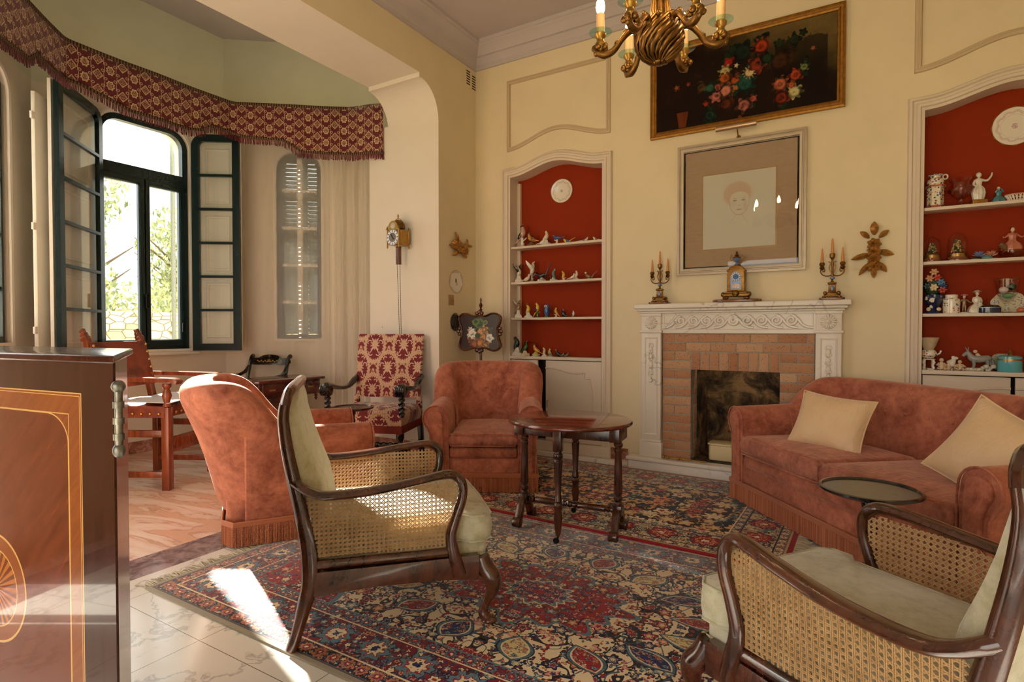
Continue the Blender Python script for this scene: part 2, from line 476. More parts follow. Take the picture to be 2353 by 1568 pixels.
b = B().add([(-6.3, -2.5, 0), (XR + 0.6, -2.5, 0), (XR + 0.6, 5.4, 0), (-6.3, 5.4, 0)], [(0, 1, 2, 3)])
struct('floor', b, MT['floor'])
b = B().add([(-4.1, -2.6, 4.26), (XR + 0.1, -2.6, 4.26), (XR + 0.1, 5.1, 4.26), (-4.1, 5.1, 4.26)], [(0, 3, 2, 1)])
struct('ceiling', b, MT['ceil'])
b = B().bx(XL, XR, -2.6, -2.5, 2.7, 4.26); b.bx(XL, -2.2, -2.6, -2.5, 0, 2.7); b.bx(1.2, XR, -2.6, -2.5, 0, 2.7)
struct('wall_rear', b, MT['wall'], smooth=0)
# cornice: runs along left, back and right walls
path = [(XL, -1.2), (XL, YW), (XR, YW), (XR, -1.2)]
prof = [(0, 4.015), (-0.02, 4.015), (-0.022, 4.05), (-0.035, 4.06), (-0.05, 4.10), (-0.055, 4.125), (-0.075, 4.13), (-0.085, 4.16), (-0.11, 4.19), (-0.135, 4.205), (-0.14, 4.225), (-0.155, 4.23), (-0.158, 4.26), (0, 4.26)]
b = B().sweep(path, prof, lambda u, v, h: (u, v, h), closed=False)
struct('trim_1', b, MT['ceil'], smooth=25)
# moulded frames round the niches and above them
def serp(ua, ub, z, r, n=28): return [(u, arch(ua, ub, z, r)(u)) for u in span(ua, ub, n)]
k = 2
for a, c in NICHES:
    path = [(a, 0.0)] + serp(a, c, 2.825, 0.1) + [(c, 0.0)]
    prof = [(0.0, 0), (0.0, 0.012), (0.02, 0.012), (0.026, 0.026), (0.045, 0.03), (0.052, 0.02), (0.068, 0.02), (0.075, 0.034), (0.092, 0.03), (0.1, 0.012), (0.1, 0)]
    struct('trim_%d' % k, B().sweep(path, prof, FW, closed=False), MT['trim'], smooth=30); k += 1
for a, c, z0, z1 in ((-3.06, -1.926, 3.095, 3.825), (0.387, 1.52, 3.10, 3.83)):
    path = serp(a, c, z0, 0.13) + [(c, z1), (a, z1)]
    prof = [(0, 0), (0.004, 0.014), (0.018, 0.016), (0.024, 0.022), (0.038, 0.02), (0.044, 0.006), (0.046, 0)]
    struct('trim_%d' % k, B().sweep(path, prof, FW), MT['mould'], smooth=30); k += 1
# baseboards of rose marble
b = B(); b.box((-1.83, 4.992, 0.085), (0.17, 0.016, 0.13)); b.box((0.18, 4.992, 0.085), (0.4, 0.016, 0.13))
struct('baseboard_back', b, MT['rose'], smooth=0)
b = B(); b.bx(XL, XL + 0.015, OP1, YW, 0, 0.12); b.bx(-4.386, XL, OP1 - 0.015, OP1, 0, 0.12)
struct('baseboard_left', b, MT['rose'], smooth=0)
# pale plinth step along the wall in front of the niche
b = B(); b.bx(-3.1, -1.72, 4.91, 5.0, 0, 0.045); b.bx(0.1, 1.5, 4.93, 5.0, 0, 0.045)
struct('trim_%d' % k, b, MT['marble'], bev=0.004); k += 1
# impost strip at the springing of the arch
b = B(); b.bx(-4.105, XL, OP1 - 0.285, OP1 - 0.262, 3.618, 3.664)
struct('trim_%d' % k, b, MT['cream2'], smooth=0); k += 1

# ---------------------------------------------------------------- windows
def rect_round(ua, ub, za, zb, r, n=8, both=True):
    pts = [(ua, za), (ub, za)]
    pts += [(ub - r + r * sin(pi / 2 * (1 - i / n)) , zb - r + r * cos(pi / 2 * (1 - i / n))) for i in range(n + 1)]
    pts += [(ua + r - r * sin(pi / 2 * i / n), zb - r + r * cos(pi / 2 * i / n)) for i in range(n + 1)]
    return pts
def rbar(w, t): return [(0, -t / 2), (0, t / 2), (w, t / 2), (w, -t / 2)]
def window(no, mp, w, mid=True, muntin=5, louvred=True):
    t = bpy.data.objects.new('window_%d' % no, None); COL.objects.link(t); t['kind'] = 'structure'
    ua, ub, za, zb = w
    off = lambda d: (lambda u, v, h: mp(u, v, h + d))
    obj('window_frame', B().sweep(rect_round(ua, ub, za, zb, 0.2), rbar(0.055, 0.07), off(-0.06)), MT['window'], t, smooth=30)
    obj('window_trim', B().sweep(rect_round(ua - 0.035, ub + 0.035, za - 0.03, zb + 0.035, 0.23), [(0, 0), (0, 0.018), (0.012, 0.024), (0.036, 0.018), (0.036, -0.02)], mp), MT['white'], t, smooth=30)
    if mid:
        zt = 2.855; i0, i1 = ua + 0.055, ub - 0.055; um = (ua + ub) / 2
        f = B().sweep([(i0, zt - 0.05), (i1, zt - 0.05), (i1, zt + 0.06), (i0, zt + 0.06)], rbar(0.055, 0.075), off(-0.06))
        obj('transom', f, MT['window'], t, smooth=30)
        for nm, p, q in (('casement', i0 - 0.042, um + 0.005), ('casement', um - 0.005, i1 + 0.03)):
            obj(nm, B().sweep([(p, za + 0.05), (q, za + 0.05), (q, zt - 0.05), (p, zt - 0.05)], [(0, -0.028), (0, 0.028), (0.05, 0.028), (0.06, 0.012), (0.06, -0.028)], off(-0.055)), MT['window'], t, smooth=30)
            obj('pane', B().prism([(p + 0.05, za + 0.1), (q - 0.05, za + 0.1), (q - 0.05, zt - 0.1), (p + 0.05, zt - 0.1)], -0.062, -0.058, mp), MT['glass'], t, smooth=0)
        obj('pane', B().prism(rect_round(i0, i1, zt + 0.05, zb - 0.05, 0.15), -0.062, -0.058, mp), MT['glass'], t, smooth=0)
        h = B(); h.box(mp(um, 1.55, 0.0), (0.018, 0.03, 0.14)); h.box(mp(ub - 0.07, 1.28, -0.01), (0.016, 0.016, 0.1))
        obj('handle', h, MT['black'], t, bev=0.003)
    else:
        n = muntin; um = (ua + ub) / 2
        m = B()
        for i in range(1, n):
            z = za + (zb - za) * i / n; m.add(*bar_pts(mp, ua, ub, z - 0.018, z + 0.018, -0.08, -0.045))
        m.add(*bar_pts(mp, um - 0.03, um + 0.03, za, zb, -0.085, -0.04))
        obj('muntin', m, MT['white'], t, smooth=0)
        obj('pane', B().prism(rect_round(ua + 0.04, ub - 0.04, za + 0.04, zb - 0.04, 0.16), -0.07, -0.066, mp), MT['glass'], t, smooth=0)
        if not louvred: return t
        sl = B(); fr = B()
        for a, c in ((ua, um), (um, ub)):
            for p, q in ((a, a + 0.05), (c - 0.05, c)): fr.add(*bar_pts(mp, p, q, za, zb, -0.25, -0.2))
            for i in range(n + 1):
                z = za + (zb - za) * i / n; fr.add(*bar_pts(mp, a, c, z - 0.05, z + 0.05, -0.25, -0.2))
            z = za + 0.06
            while z < zb - 0.06:
                o = len(sl.v); P = [mp(a + 0.05, z, -0.205), mp(c - 0.05, z, -0.205), mp(c - 0.05, z + 0.047, -0.235), mp(a + 0.05, z + 0.047, -0.235)]
                Q = [(x, y, q + 0.008) for x, y, q in P]
                sl.add(P + Q, [(3, 2, 1, 0), (4, 5, 6, 7), (0, 1, 5, 4), (2, 3, 7, 6), (1, 2, 6, 5), (0, 4, 7, 3)]); z += 0.05
        obj('shutter', fr, MT['louvre'], t, smooth=0); obj('louvre', sl, MT['louvre'], t, smooth=0)
    return t
def bar_pts(mp, ua, ub, za, zb, h0, h1):
    return [mp(u, z, h) for u in (ua, ub) for z in (za, zb) for h in (h0, h1)], [(0, 1, 3, 2), (4, 6, 7, 5), (0, 4, 5, 1), (2, 3, 7, 6), (0, 2, 6, 4), (1, 5, 7, 3)]
MT['louvre'] = mat('grey_green_louvre_paint', Color=lin(84, 92, 82), Rough=0.5)
w1 = window(1, A_MAP, WA)
window(2, B_MAP, WB, mid=False)
window(3, D_MAP0, WD, mid=False, louvred=False)
obj('window_sill', B().bx(-6.21, -6.13, 2.53, 3.54, 0.99, 1.02), MT['white'], w1, bev=0.005)
# opened inner leaves: dark green six-light casements backed by white panelled shutters
def leaf(hinge, tip, z0, z1, wpanel=True):
    hx, hy = hinge; L = hypot(tip[0] - hx, tip[1] - hy); d = ((tip[0] - hx) / L, (tip[1] - hy) / L); n = (-d[1], d[0])
    if n[0] < 0: n = (-n[0], -n[1])
    mp = lambda u, v, h: (hx + d[0] * u + n[0] * h, hy + d[1] * u + n[1] * h, v)
    r = 0.13
    pts = [(0, z0), (L, z0), (L, z1)] + [(r - r * sin(pi / 2 * i / 8), z1 - r + r * cos(pi / 2 * i / 8)) for i in range(9)]
    lf = obj('casement_leaf', B().sweep(pts, rbar(0.075, 0.038), mp), MT['window'], w1, smooth=30)
    m = B(); iz0, iz1 = z0 + 0.075, z1 - 0.075
    for i in range(1, 6):
        z = iz0 + (iz1 - iz0) * i / 6; m.add(*bar_pts(mp, 0.07, L - 0.07, z - 0.013, z + 0.013, -0.015, 0.019))
    obj('glazing_bar', m, MT['window'], lf, smooth=0)
    obj('pane', B().prism([(0.07, iz0), (L - 0.07, iz0), (L - 0.07, iz1), (0.12, iz1), (0.07, iz1 - 0.05)], -0.003, 0.001, mp), MT['glass'], lf, smooth=0)
    s = B(); s.add(*bar_pts(mp, 0.02, L - 0.01, z0 + 0.03, z1 - 0.02, -0.065, -0.04))
    for i in range(3):
        a, c = iz0 + (iz1 - iz0) * i / 3 + 0.06, iz0 + (iz1 - iz0) * (i + 1) / 3 - 0.06
        s.sweep([(0.12, a), (L - 0.12, a), (L - 0.12, c), (0.12, c)], [(0, -0.04), (0.01, -0.03), (0.03, -0.033), (0.034, -0.04)], mp)
    obj('shutter', s, MT['white'], w1, smooth=0)
    return mp
leaf((-6.12, 3.46), (-5.71, 3.75), 1.03, 3.37)
leaf((-6.13, 2.60), (-5.57, 2.045), 0.99, 3.33)
s = B(); mp = bay_map((-5.72, 1.93), (-0.7, 0.714))
s.add(*bar_pts(mp, 0, 0.2, 1.07, 3.2, 0, 0.03))
for z in (1.25, 2.1, 3.0): s.add(*bar_pts(mp, -0.03, 0.01, z - 0.03, z + 0.03, 0.005, 0.025))
obj('shutter', s, MT['white'], w1, bev=0.004)

# ---------------------------------------------------------------- outside
gm = mat('garden_ground', lambda: {'Base Color': mix(noi(co(), 0.7, 5), lin(150, 140, 100), lin(190, 180, 150))}, Rough=0.9)
struct('ground_outside', B().add([(-60, -60, -0.35), (30, -60, -0.35), (30, 60, -0.35), (-60, 60, -0.35)], [(0, 1, 2, 3)]), gm)
def stone_fn():
    p = co(); q = scl(p, (1, 1, 1.7)); v = vor(q, 4.2, 'DISTANCE_TO_EDGE', 0.8); c = vor(q, 4.2, 'F1', 0.8)
    r = sep(c['Color'])[0]
    return {'Base Color': mix(sst(v['Distance'], 0.0, 0.07), lin(104, 90, 62), ramp(r, [(0, lin(196, 176, 128)), (0.5, lin(222, 206, 166)), (1, lin(236, 224, 190))])), 'bump': sst(v['Distance'], 0, 0.1), 'bs': 0.6, 'bd': 0.03}
stone = mat('garden_rubble_stone', stone_fn, Rough=0.9)
gw = B()
gw.bx(-12.6, -12.1, 1.0, 12.0, -0.4, 1.62)
tag(obj('garden_wall', gw, stone, bev=0.03), 'pale rubble stone garden wall beyond the open window', 'wall', kind='structure')
MT['leaf'] = mat('tree_leaf', lambda: {'Base Color': mix(isl(), lin(96, 112, 74), lin(184, 188, 140))}, Rough=0.6)
MT['bark'] = mat('bark', lambda: {'Base Color': mix(noi(co(), 9, 4), lin(70, 58, 46), lin(120, 104, 84))}, Rough=0.9)
def leaves(b, c, r, n, size, rnd):
    for _ in range(n):
        while True:
            p = Vec((rnd.uniform(-1, 1), rnd.uniform(-1, 1), rnd.uniform(-1, 1)))
            if 0.25 < p.length < 1: break
        q = Vec((c[0] + p.x * r[0], c[1] + p.y * r[1], c[2] + p.z * r[2]))
        R = Euler((rnd.uniform(0, 6), rnd.uniform(0, 6), rnd.uniform(0, 6))).to_matrix(); s = size * rnd.uniform(0.6, 1.3)
        b.add([q + R @ Vec(v) for v in ((-s, 0, 0), (0, -s * 0.45, s * 0.1), (s, 0, 0), (0, s * 0.45, s * 0.1))], [(0, 1, 2, 3)])
def tree(label, x, y, h, rx, seed, nm='garden_tree'):
    rnd = random.Random(seed)
    t = T(nm, label, 'tree', (x, y, -0.35))
    tr = B(); tr.tube([(0, 0, 0), (0.1, 0.05, h * 0.25), (-0.05, 0.1, h * 0.5), (0.1, 0, h * 0.8)], [0.16, 0.13, 0.09, 0.04])
    for k in range(9):
        a = rnd.uniform(0, 6.28); z = h * rnd.uniform(0.28, 0.6)
        tr.tube([(0, 0, z), (cos(a) * rx * 0.4, sin(a) * rx * 0.4, z + h * 0.12), (cos(a) * rx * 0.85, sin(a) * rx * 0.85, z + h * 0.22)], [0.06, 0.035, 0.012])
    obj('trunk', tr, MT['bark'], t)
    f = B()
    for k in range(16):
        a = rnd.uniform(0, 6.28); q = rnd.uniform(0.1, 0.8)
        leaves(f, (cos(a) * rx * q, sin(a) * rx * q, h * rnd.uniform(0.36, 0.9)), (rx * 0.42, rx * 0.42, h * 0.13), 330, 0.08, rnd)
    obj('foliage', f, MT['leaf'], t, smooth=0)
tree('loose leafy tree beyond the garden wall, framed by the left casement of the open window', -15.6, 6.0, 5.5, 1.5, 3)
tree('slighter leafy tree beyond the garden wall, framed by the right casement of the open window', -16.6, 9.2, 5.2, 1.6, 5)
sh = B(); rnd = random.Random(4)
for k in range(14): leaves(sh, (-13.2 + rnd.uniform(-0.1, 0.1), 2.0 + k * 0.7, rnd.uniform(1.45, 2.0)), (0.42, 0.6, 0.5), 260, 0.065, rnd)
tag(obj('ivy', sh, MT['leaf'], smooth=0), 'green shrubby growth along the top of the stone wall', 'shrubs', kind='stuff')
# outside louvred shutter folded back beside the open window
ls = bpy.data.objects.new('louvred_shutter', None); COL.objects.link(ls); ls.location = (-6.52, 3.46, 1.05); ls.parent = w1
f = B(); f.sweep([(0, 0), (0.42, 0), (0.42, 2.3), (0, 2.3)], rbar(0.06, 0.035), lambda u, v, h: (-u * 0.86, h + u * 0.5, v))
obj('frame', f, MT['louvre'], ls, smooth=0)
f = B()
for i in range(40): f.box((-0.18, 0.105, 0.09 + i * 0.055), (0.3, 0.03, 0.008), Euler((0.6, 0, RAD(-30))).to_matrix())
obj('louvre', f, MT['louvre'], ls, smooth=0)
# ---------------------------------------------------------------- fireplace
def brick_fn():
    r = isl(); p = co(); sp = vor(p, 90); n = noi(p, 18, 4, 0.6)
    c = ramp(r, [(0.0, lin(176, 122, 88)), (0.35, lin(194, 148, 112)), (0.6, lin(204, 164, 128)), (0.8, lin(182, 130, 98)), (1.0, lin(210, 172, 136))])
    c = mix(n * 0.35, c, lin(150, 96, 66))
    k = M('MULTIPLY', sp['Distance'] < 0.32, sep(sp['Color'])[0] > 0.8)
    return {'Base Color': mix(k * 0.7, c, lin(66, 44, 36)), 'bump': n, 'bs': 0.25, 'bd': 0.006}
MT['brick'] = mat('speckled_tan_brick', brick_fn, Rough=0.85)
MT['mortar'] = mat('grey_mortar', lambda: {'Base Color': mix(noi(co(), 40, 3), lin(150, 142, 128), lin(184, 176, 160))}, Rough=0.95)
def soot_fn():
    p = co(); n = noi(p, 4, 6, 0.7, 0.6); z = sep(p)[2]
    return {'Base Color': ramp(n, [(0.38, lin(26, 18, 12)), (0.48, lin(84, 62, 40)), (0.6, lin(150, 116, 76)), (0.72, lin(70, 50, 32))])}
MT['soot'] = mat('sooty_firebox_plaster', soot_fn, Rough=0.95)
MT['brass'] = mat('aged_brass', lambda: {'Base Color': mix(noi(co(), 25, 4), lin(120, 84, 36), lin(208, 164, 84))}, Metal=0.9, Rough=0.35)
MT['gilt'] = mat('gilded_wood', lambda: {'Base Color': mix(noi(co(), 30, 4), lin(120, 74, 24), lin(204, 150, 66))}, Metal=0.75, Rough=0.4)
MT['bronze'] = mat('antique_gilt_bronze', lambda: {'Base Color': mix(noi(co(), 35, 4, 0.6), lin(58, 38, 18), lin(168, 120, 58))}, Metal=0.85, Rough=0.36)
MT['enamel'] = mat('cream_enamel', Color=lin(226, 204, 156), Rough=0.35)

fp = T('fireplace', 'white carved marble fireplace with tan brick surround and open sooty hearth', 'fireplace', (-0.82, 5.0, 0))
ox_ = 0.82                                            # local x = world x + 0.82, local y = world y - 5
L_ = lambda x: x + ox_
hs = B()
hs.bx(L_(-1.70), L_(0.06), -0.14, 0.0, 0.0, 0.085)
hs.sweep([(L_(-1.70), 0.0), (L_(-1.70), -0.14), (L_(0.06), -0.14), (L_(0.06), 0.0)], [(0, 0.085), (0.012, 0.09), (0.02, 0.105), (0.012, 0.12), (-0.1, 0.12), (-0.1, 0.085)], lambda u, v, h: (u, v, h), closed=False) if False else None
hs.bx(L_(-1.715), L_(0.075), -0.155, 0.0, 0.085, 0.12)
obj('hearth', hs, MT['marble'], fp, bev=0.01, seg=3)
md = B()
for x0, x1, y, z0, z1 in ((-1.605, -0.045 + 0.02, -0.10, 1.40, 1.418), (-1.625, -0.005, -0.125, 1.418, 1.44), (-1.645, 0.015, -0.15, 1.44, 1.482)):
    md.bx(L_(x0), L_(x1), y, 0.0, z0, z1)
obj('mantel_shelf', md, MT['marble'], fp, bev=0.007, seg=3)
fr = B(); fr.bx(L_(-1.43), L_(-0.21), -0.065, 0.0, 1.225, 1.405)
fr.sweep([(L_(-1.395), 1.265), (L_(-0.245), 1.265), (L_(-0.245), 1.378), (L_(-1.395), 1.378)], [(0, 0.06), (0, 0.071), (-0.008, 0.069), (-0.012, 0.06)], lambda u, v, h: (u, -h, v))
fz = obj('frieze', fr, MT['marble'], fp, smooth=30)
wv = B()                                              # running dog scroll
def scroll(cx, dr):
    pts = []
    for i in range(25):
        t = i / 24; a = pi * 0.5 + t * 3.0 * pi; r = 0.037 * (1 - t) ** 0.8 + 0.006
        pts.append((cx + dr * r * cos(a) * 1.0, -0.072, 1.331 + r * sin(a)))
    pre = [(cx - dr * 0.155, -0.069, 1.272), (cx - dr * 0.115, -0.07, 1.277), (cx - dr * 0.075, -0.071, 1.30), (cx - dr * 0.045, -0.072, 1.345)]
    return cat(pre, 5)[:-1] + pts
for i in range(5):
    wv.tube(scroll(L_(-1.25 + i * 0.108), 1), [(0.0125, 0.013)] * 60, n=6)
    wv.tube(scroll(L_(-0.39 - i * 0.108), -1), [(0.0125, 0.013)] * 60, n=6)
obj('wave_scroll', wv, MT['marble'], fz)
def rosette(x, z, y):
    b = B(); b.ell((x, y, z), (0.02, 0.016, 0.02), 12, 8); b.ell((x, y - 0.012, z), 0.009, 10, 6)
    for k in range(16):
        a = 2 * pi * k / 16; R = Matrix.Rotation(-a, 3, 'Y')
        b.ell((x + 0.037 * cos(a), y - 0.002, z + 0.037 * sin(a)), (0.022, 0.009, 0.0085), 8, 6, R)
    return b
def bellflower(x, y):
    b = B(); t = cat([(x + 0.02 * cos(a), y, 1.115 + 0.02 * sin(a)) for a in (pi * 1.2, pi, pi * .75, pi * .5, pi * .25, 0, -pi * .2)], 4)
    b.tube(t, 0.006, 6)
    z = 1.10
    for k in range(5):
        s = 1.0 if k < 4 else 0.7
        b.ell((x, y, z - 0.02), (0.018 * s, 0.012, 0.03 * s), 10, 8)
        for q in (-1, 0, 1): b.ell((x + q * 0.014 * s, y - 0.006, z - 0.042), (0.008, 0.007, 0.014), 8, 6, Matrix.Rotation(q * 0.5, 3, 'Y'))
        z -= 0.064
    return b
for x0, x1 in ((-1.595, -1.42), (-0.22, -0.045)):
    xc = L_((x0 + x1) / 2)
    p = B(); p.bx(L_(x0), L_(x1), -0.085, 0.0, 0.27, 1.405); p.bx(L_(x0) - 0.012, L_(x1) + 0.012, -0.098, 0.0, 1.228, 1.25)
    p.bx(L_(x0) - 0.014, L_(x1) + 0.014, -0.1, 0.0, 0.12, 0.255); p.bx(L_(x0) - 0.008, L_(x1) + 0.008, -0.093, 0.0, 0.255, 0.275)
    p.bx(L_(x0) - 0.006, L_(x1) + 0.006, -0.094, 0.0, 1.375, 1.4)
    pl = obj('pilaster', p, MT['marble'], fp, bev=0.004)
    q = B().sweep([(L_(x0) + 0.03, 0.32), (L_(x1) - 0.03, 0.32), (L_(x1) - 0.03, 1.19), (L_(x0) + 0.03, 1.19)], [(0, 0.084), (0.002, 0.093), (0.01, 0.09), (0.014, 0.084)], lambda u, v, h: (u, -h, v))
    obj('panel_moulding', q, MT['marble'], pl, smooth=30)
    obj('rosette', rosette(xc, 1.315, -0.092), MT['marble'], pl); obj('bellflower_drop', bellflower(xc, -0.09), MT['marble'], pl)
bk = B(); rb = random.Random(2)
X0, X1, O0, O1, ZT, H = L_(-1.415), L_(-0.225), L_(-1.165), L_(-0.474), 1.222, 0.0787
def course(a, c, z0, z1, first, ln=0.205, y=-0.045):
    x = a; l = first
    while x < c - 0.01:
        e = min(x + l, c)
        if c - e < 0.05: e = c
        j = rb.uniform(-0.002, 0.002)
        bk.bx(x + 0.004, e - 0.004, y + j, y + 0.1, z0 + 0.005, z1 - 0.005); x = e; l = ln
for r in range(14):
    z1 = ZT - r * H; z0 = z1 - H
    if z0 < 0.12: z0 = 0.12
    fst = 0.11 if r % 2 == 0 else 0.205
    if r < 2: course(X0, X1, z0, z1, fst)
    elif r < 4: course(X0, O0, z0, z1, fst); course(O1, X1, z0, z1, 0.205 if r % 2 else 0.13)
    else: course(X0, O0, z0, z1, fst); course(O1, X1, z0, z1, 0.205 if r % 2 else 0.13)
for k in range(9):
    w = (O1 - O0) / 9; bk.bx(O0 + k * w + 0.004, O0 + (k + 1) * w - 0.004, -0.045, 0.055, ZT - 4 * H + 0.004, ZT - 2 * H - 0.004)
for r in range(10):                                   # cheeks of the opening
    z0 = 0.12 + r * H
    for x0, x1 in ((O0 - 0.06, O0), (O1, O1 + 0.06)): bk.bx(x0, x1, 0.065, 0.17, z0 + 0.004, z0 + H - 0.006)
obj('brick_surround', bk, MT['brick'], fp, bev=0.003)
mo = B(); mo.bx(X0, O0 - 0.003, -0.038, 0.2, 0.12, ZT); mo.bx(O1 + 0.003, X1, -0.038, 0.2, 0.12, ZT); mo.bx(O0 - 0.003, O1 + 0.003, -0.038, 0.12, ZT - 4 * H + 0.003, ZT)
obj('mortar', mo, MT['mortar'], fp, smooth=0)
fb = B()
fb.add([(O0, 0.17, 0.12), (O1, 0.17, 0.12), (O1 - 0.04, 0.42, 0.12), (O0 + 0.04, 0.42, 0.12), (O0, 0.17, 1.0), (O1, 0.17, 1.0), (O1 - 0.04, 0.42, 1.0), (O0 + 0.04, 0.42, 1.0)], [(0, 4, 7, 3), (3, 7, 6, 2), (2, 6, 5, 1), (4, 5, 6, 7)])
fb.bx(O0 - 0.1, O1 + 0.1, -0.04, 0.45, 0.09, 0.121)
obj('firebox', fb, MT['soot'], fp, smooth=0)
gi = T('fire_grate_pan', 'cream enamelled ash pan front with dark slots inside the fireplace opening', 'ash pan', (-0.82, 5.08, 0.122))
b = B(); b.prism([(-0.22, 0.0), (-0.2, -0.02), (0.2, -0.02), (0.22, 0.0), (0.22, 0.16), (-0.22, 0.16)], 0.0, 0.13); b.prism([(-0.23, -0.005), (-0.2, -0.03), (0.2, -0.03), (0.23, -0.005), (0.23, 0.17), (-0.23, 0.17)], 0.13, 0.145)
obj('pan_front', b, MT['enamel'], gi, bev=0.006)
b = B()
for i in range(3): b.bx(0.03 + i * 0.022, 0.04 + i * 0.022, -0.0225, -0.015, 0.05, 0.1)
obj('air_slot', b, MT['black'], gi, smooth=0)
b = B(); b.tube([(-1.38 + .82, 0, 0.012), (-1.02 + .82, -0.004, 0.012)], 0.006, 8)
for x in (-1.38, -1.345, -1.25, -1.21): b.ell((x + .82, 0, 0.014), (0.012, 0.013, 0.014), 10, 6)
b.tube([(-1.25 + .82, -0.03, 0.02), (-1.25 + .82, 0.03, 0.02)], 0.006, 8)
tag(obj('gas_tap', b, MT['brass'], loc=(-0.82, 4.89, 0.125)), 'brass gas tap with short rod lying on the marble hearth edge', 'tap')

# ---------------------------------------------------------------- niches: shelves and cupboards
names = ('left of the fireplace', 'right of the fireplace')
SH = [[2.112, 1.747, 1.38], [2.13, 1.744, 1.37]]
LED = [0.985, 0.965]
for i, (a, c) in enumerate(NICHES):
    for nm, z in zip(('top', 'middle', 'lowest'), SH[i]):
        b = B().bx(a + 0.004, c - 0.004, 5.002, 5.157, z - 0.022, z)
        tag(obj('display_shelf', b, MT['trim'], bev=0.002), nm + ' white shelf of the red niche ' + names[i], 'shelf', 'shelves in the red niches')
    cp = T('niche_cupboard', ('cream built-in cupboard with one door ajar under the niche ' if i == 0 else 'cream built-in cupboard under the niche ') + names[i], 'cupboard', (a, 5.0, 0))
    w = c - a; z1 = LED[i]
    obj('ledge', B().bx(0.003, w - 0.003, -0.02, 0.155, z1 - 0.03, z1), MT['trim'], cp, bev=0.004)
    obj('plinth', B().bx(-0.09, w + 0.09, -0.035, 0.1, 0.047, 0.145), MT['trim'], cp, bev=0.003)
    obj('carcass', B().bx(0.01, w - 0.01, 0.09, 0.155, 0.145, z1 - 0.03), MT['dark'], cp, smooth=0)
    z0 = 0.15; zt = z1 - 0.037
    for sd in (0, 1):
        d0, d1 = ((0.008, 0.318) if sd == 0 else (0.41, w - 0.008)) if i == 0 else ((0.008, w / 2 - 0.012), (w / 2 + 0.012, w - 0.008))[sd]
        dr = obj('door', B().bx(d0, d1, 0.0, 0.02, z0, zt), MT['trim'], cp, bev=0.002)
        if i == 0 and sd == 0: dr.rotation_euler.z = 0.0
        m0, m1 = d0 + 0.0, d1 - 0.11
        if sd == 0: m0, m1 = d0 + 0.11, d1
        if sd: pth = cat([(m0, zt - 0.075), (m0 + 0.12, zt - 0.08), (m0 + 0.28, zt - 0.115), (m1 - 0.06, zt - 0.112)], 5) + [(m1 - 0.06, zt - 0.165), (m1 - 0.005, zt - 0.165)] + cat([(m1, zt - 0.2), (m1 + 0.02, zt - 0.3), (m1 + 0.02, zt - 0.48), (m1, z0 + 0.08), (m0, z0 + 0.08)], 5)
        else: pth = cat([(m1, zt - 0.075), (m1 - 0.12, zt - 0.08), (m1 - 0.28, zt - 0.115), (m0 + 0.06, zt - 0.112)], 5) + [(m0 + 0.06, zt - 0.165), (m0 + 0.005, zt - 0.165)] + cat([(m0, zt - 0.2), (m0 - 0.02, zt - 0.3), (m0 - 0.02, zt - 0.48), (m0, z0 + 0.08), (m1, z0 + 0.08)], 5)
        obj('door_moulding', B().tube([(x, -0.002, z) for x, z in pth], 0.009, 6), MT['trim'], dr)
        if sd: obj('key', B().tube([(d0 + 0.03, 0, 0.55), (d0 + 0.03, -0.03, 0.55), (d0 + 0.03, -0.03, 0.48)], 0.003, 6), MT['black'], dr)
    if i == 0:
        b = B(); b.bx(a + 0.003, a + 0.04, 5.125, 5.157, 1.0, 2.79)
        tag(obj('niche_batten', b, MT['trim'], smooth=0), 'narrow cream upright batten at the back left corner of the left niche', 'batten')
# ---------------------------------------------------------------- furniture materials
def velvet_fn(a, c, sh):
    def f():
        p = co(); n = noi(p, 4.5, 6, 0.7, 0.8); m = noi(p, 21, 5, 0.7); f_ = noi(p, 220, 2)
        q = n * 0.6 + m * 0.4
        return {'Base Color': ramp(q, [(0.34, a), (0.52, tuple((i + j) / 2 for i, j in zip(a, c))), (0.68, c)]), 'bump': f_ * 0.4 + m, 'bs': 0.18, 'bd': 0.006, 'Sheen Tint': sh}
    return f
MT['velvet'] = mat('rust_pink_velvet', velvet_fn(lin(126, 58, 38), lin(216, 134, 104), lin(255, 204, 180)), Rough=0.85, Sheen=0.55, Sheen_Roughness=0.4)
MT['velvet2'] = mat('ribbed_rust_velvet', lambda: dict(velvet_fn(lin(116, 52, 38), lin(214, 138, 112), lin(255, 206, 180))(), bump=noi(scl(co(), (22, 3, 2)), 3.0, 4, 0.6, 0.5) * 0.7 + noi(scl(co(), (1.5, 46, 1)), 1.0, 3, 0.6, 0.6) * 0.9, bs=0.55, bd=0.012), Rough=0.8, Sheen=0.6, Sheen_Roughness=0.4)
MT['fringe'] = mat('rust_cord_fringe', lambda: {'Base Color': mix(isl(), lin(158, 84, 50), lin(196, 118, 80)), 'bump': sn(sep(co())[2] * 900), 'bs': 0.5, 'bd': 0.002}, Rough=0.9, Sheen=0.3)
def wood_fn(a, c, sc=1.0, ax=(1, 1, 0.15)):
    def f():
        p = co(); q = scl(p, tuple(k * sc for k in ax)); n = noi(q, 14, 6, 0.7, 1.0); g = noi(p, 2.5, 3)
        return {'Base Color': ramp(n * 0.7 + g * 0.3, [(0.36, a), (0.62, c)]), 'Roughness': n * 0.18 + 0.16}
    return f
MT['dwood'] = mat('dark_polished_walnut', wood_fn(lin(34, 15, 8), lin(100, 50, 25), 0.5, (1, 1, 0.6)), Coat=0.8, Coat_Roughness=0.08)
MT['mahog'] = mat('red_mahogany', wood_fn(lin(62, 18, 10), lin(128, 46, 24), 1.0, (0.15, 1, 1)), Coat=0.7, Coat_Roughness=0.08)
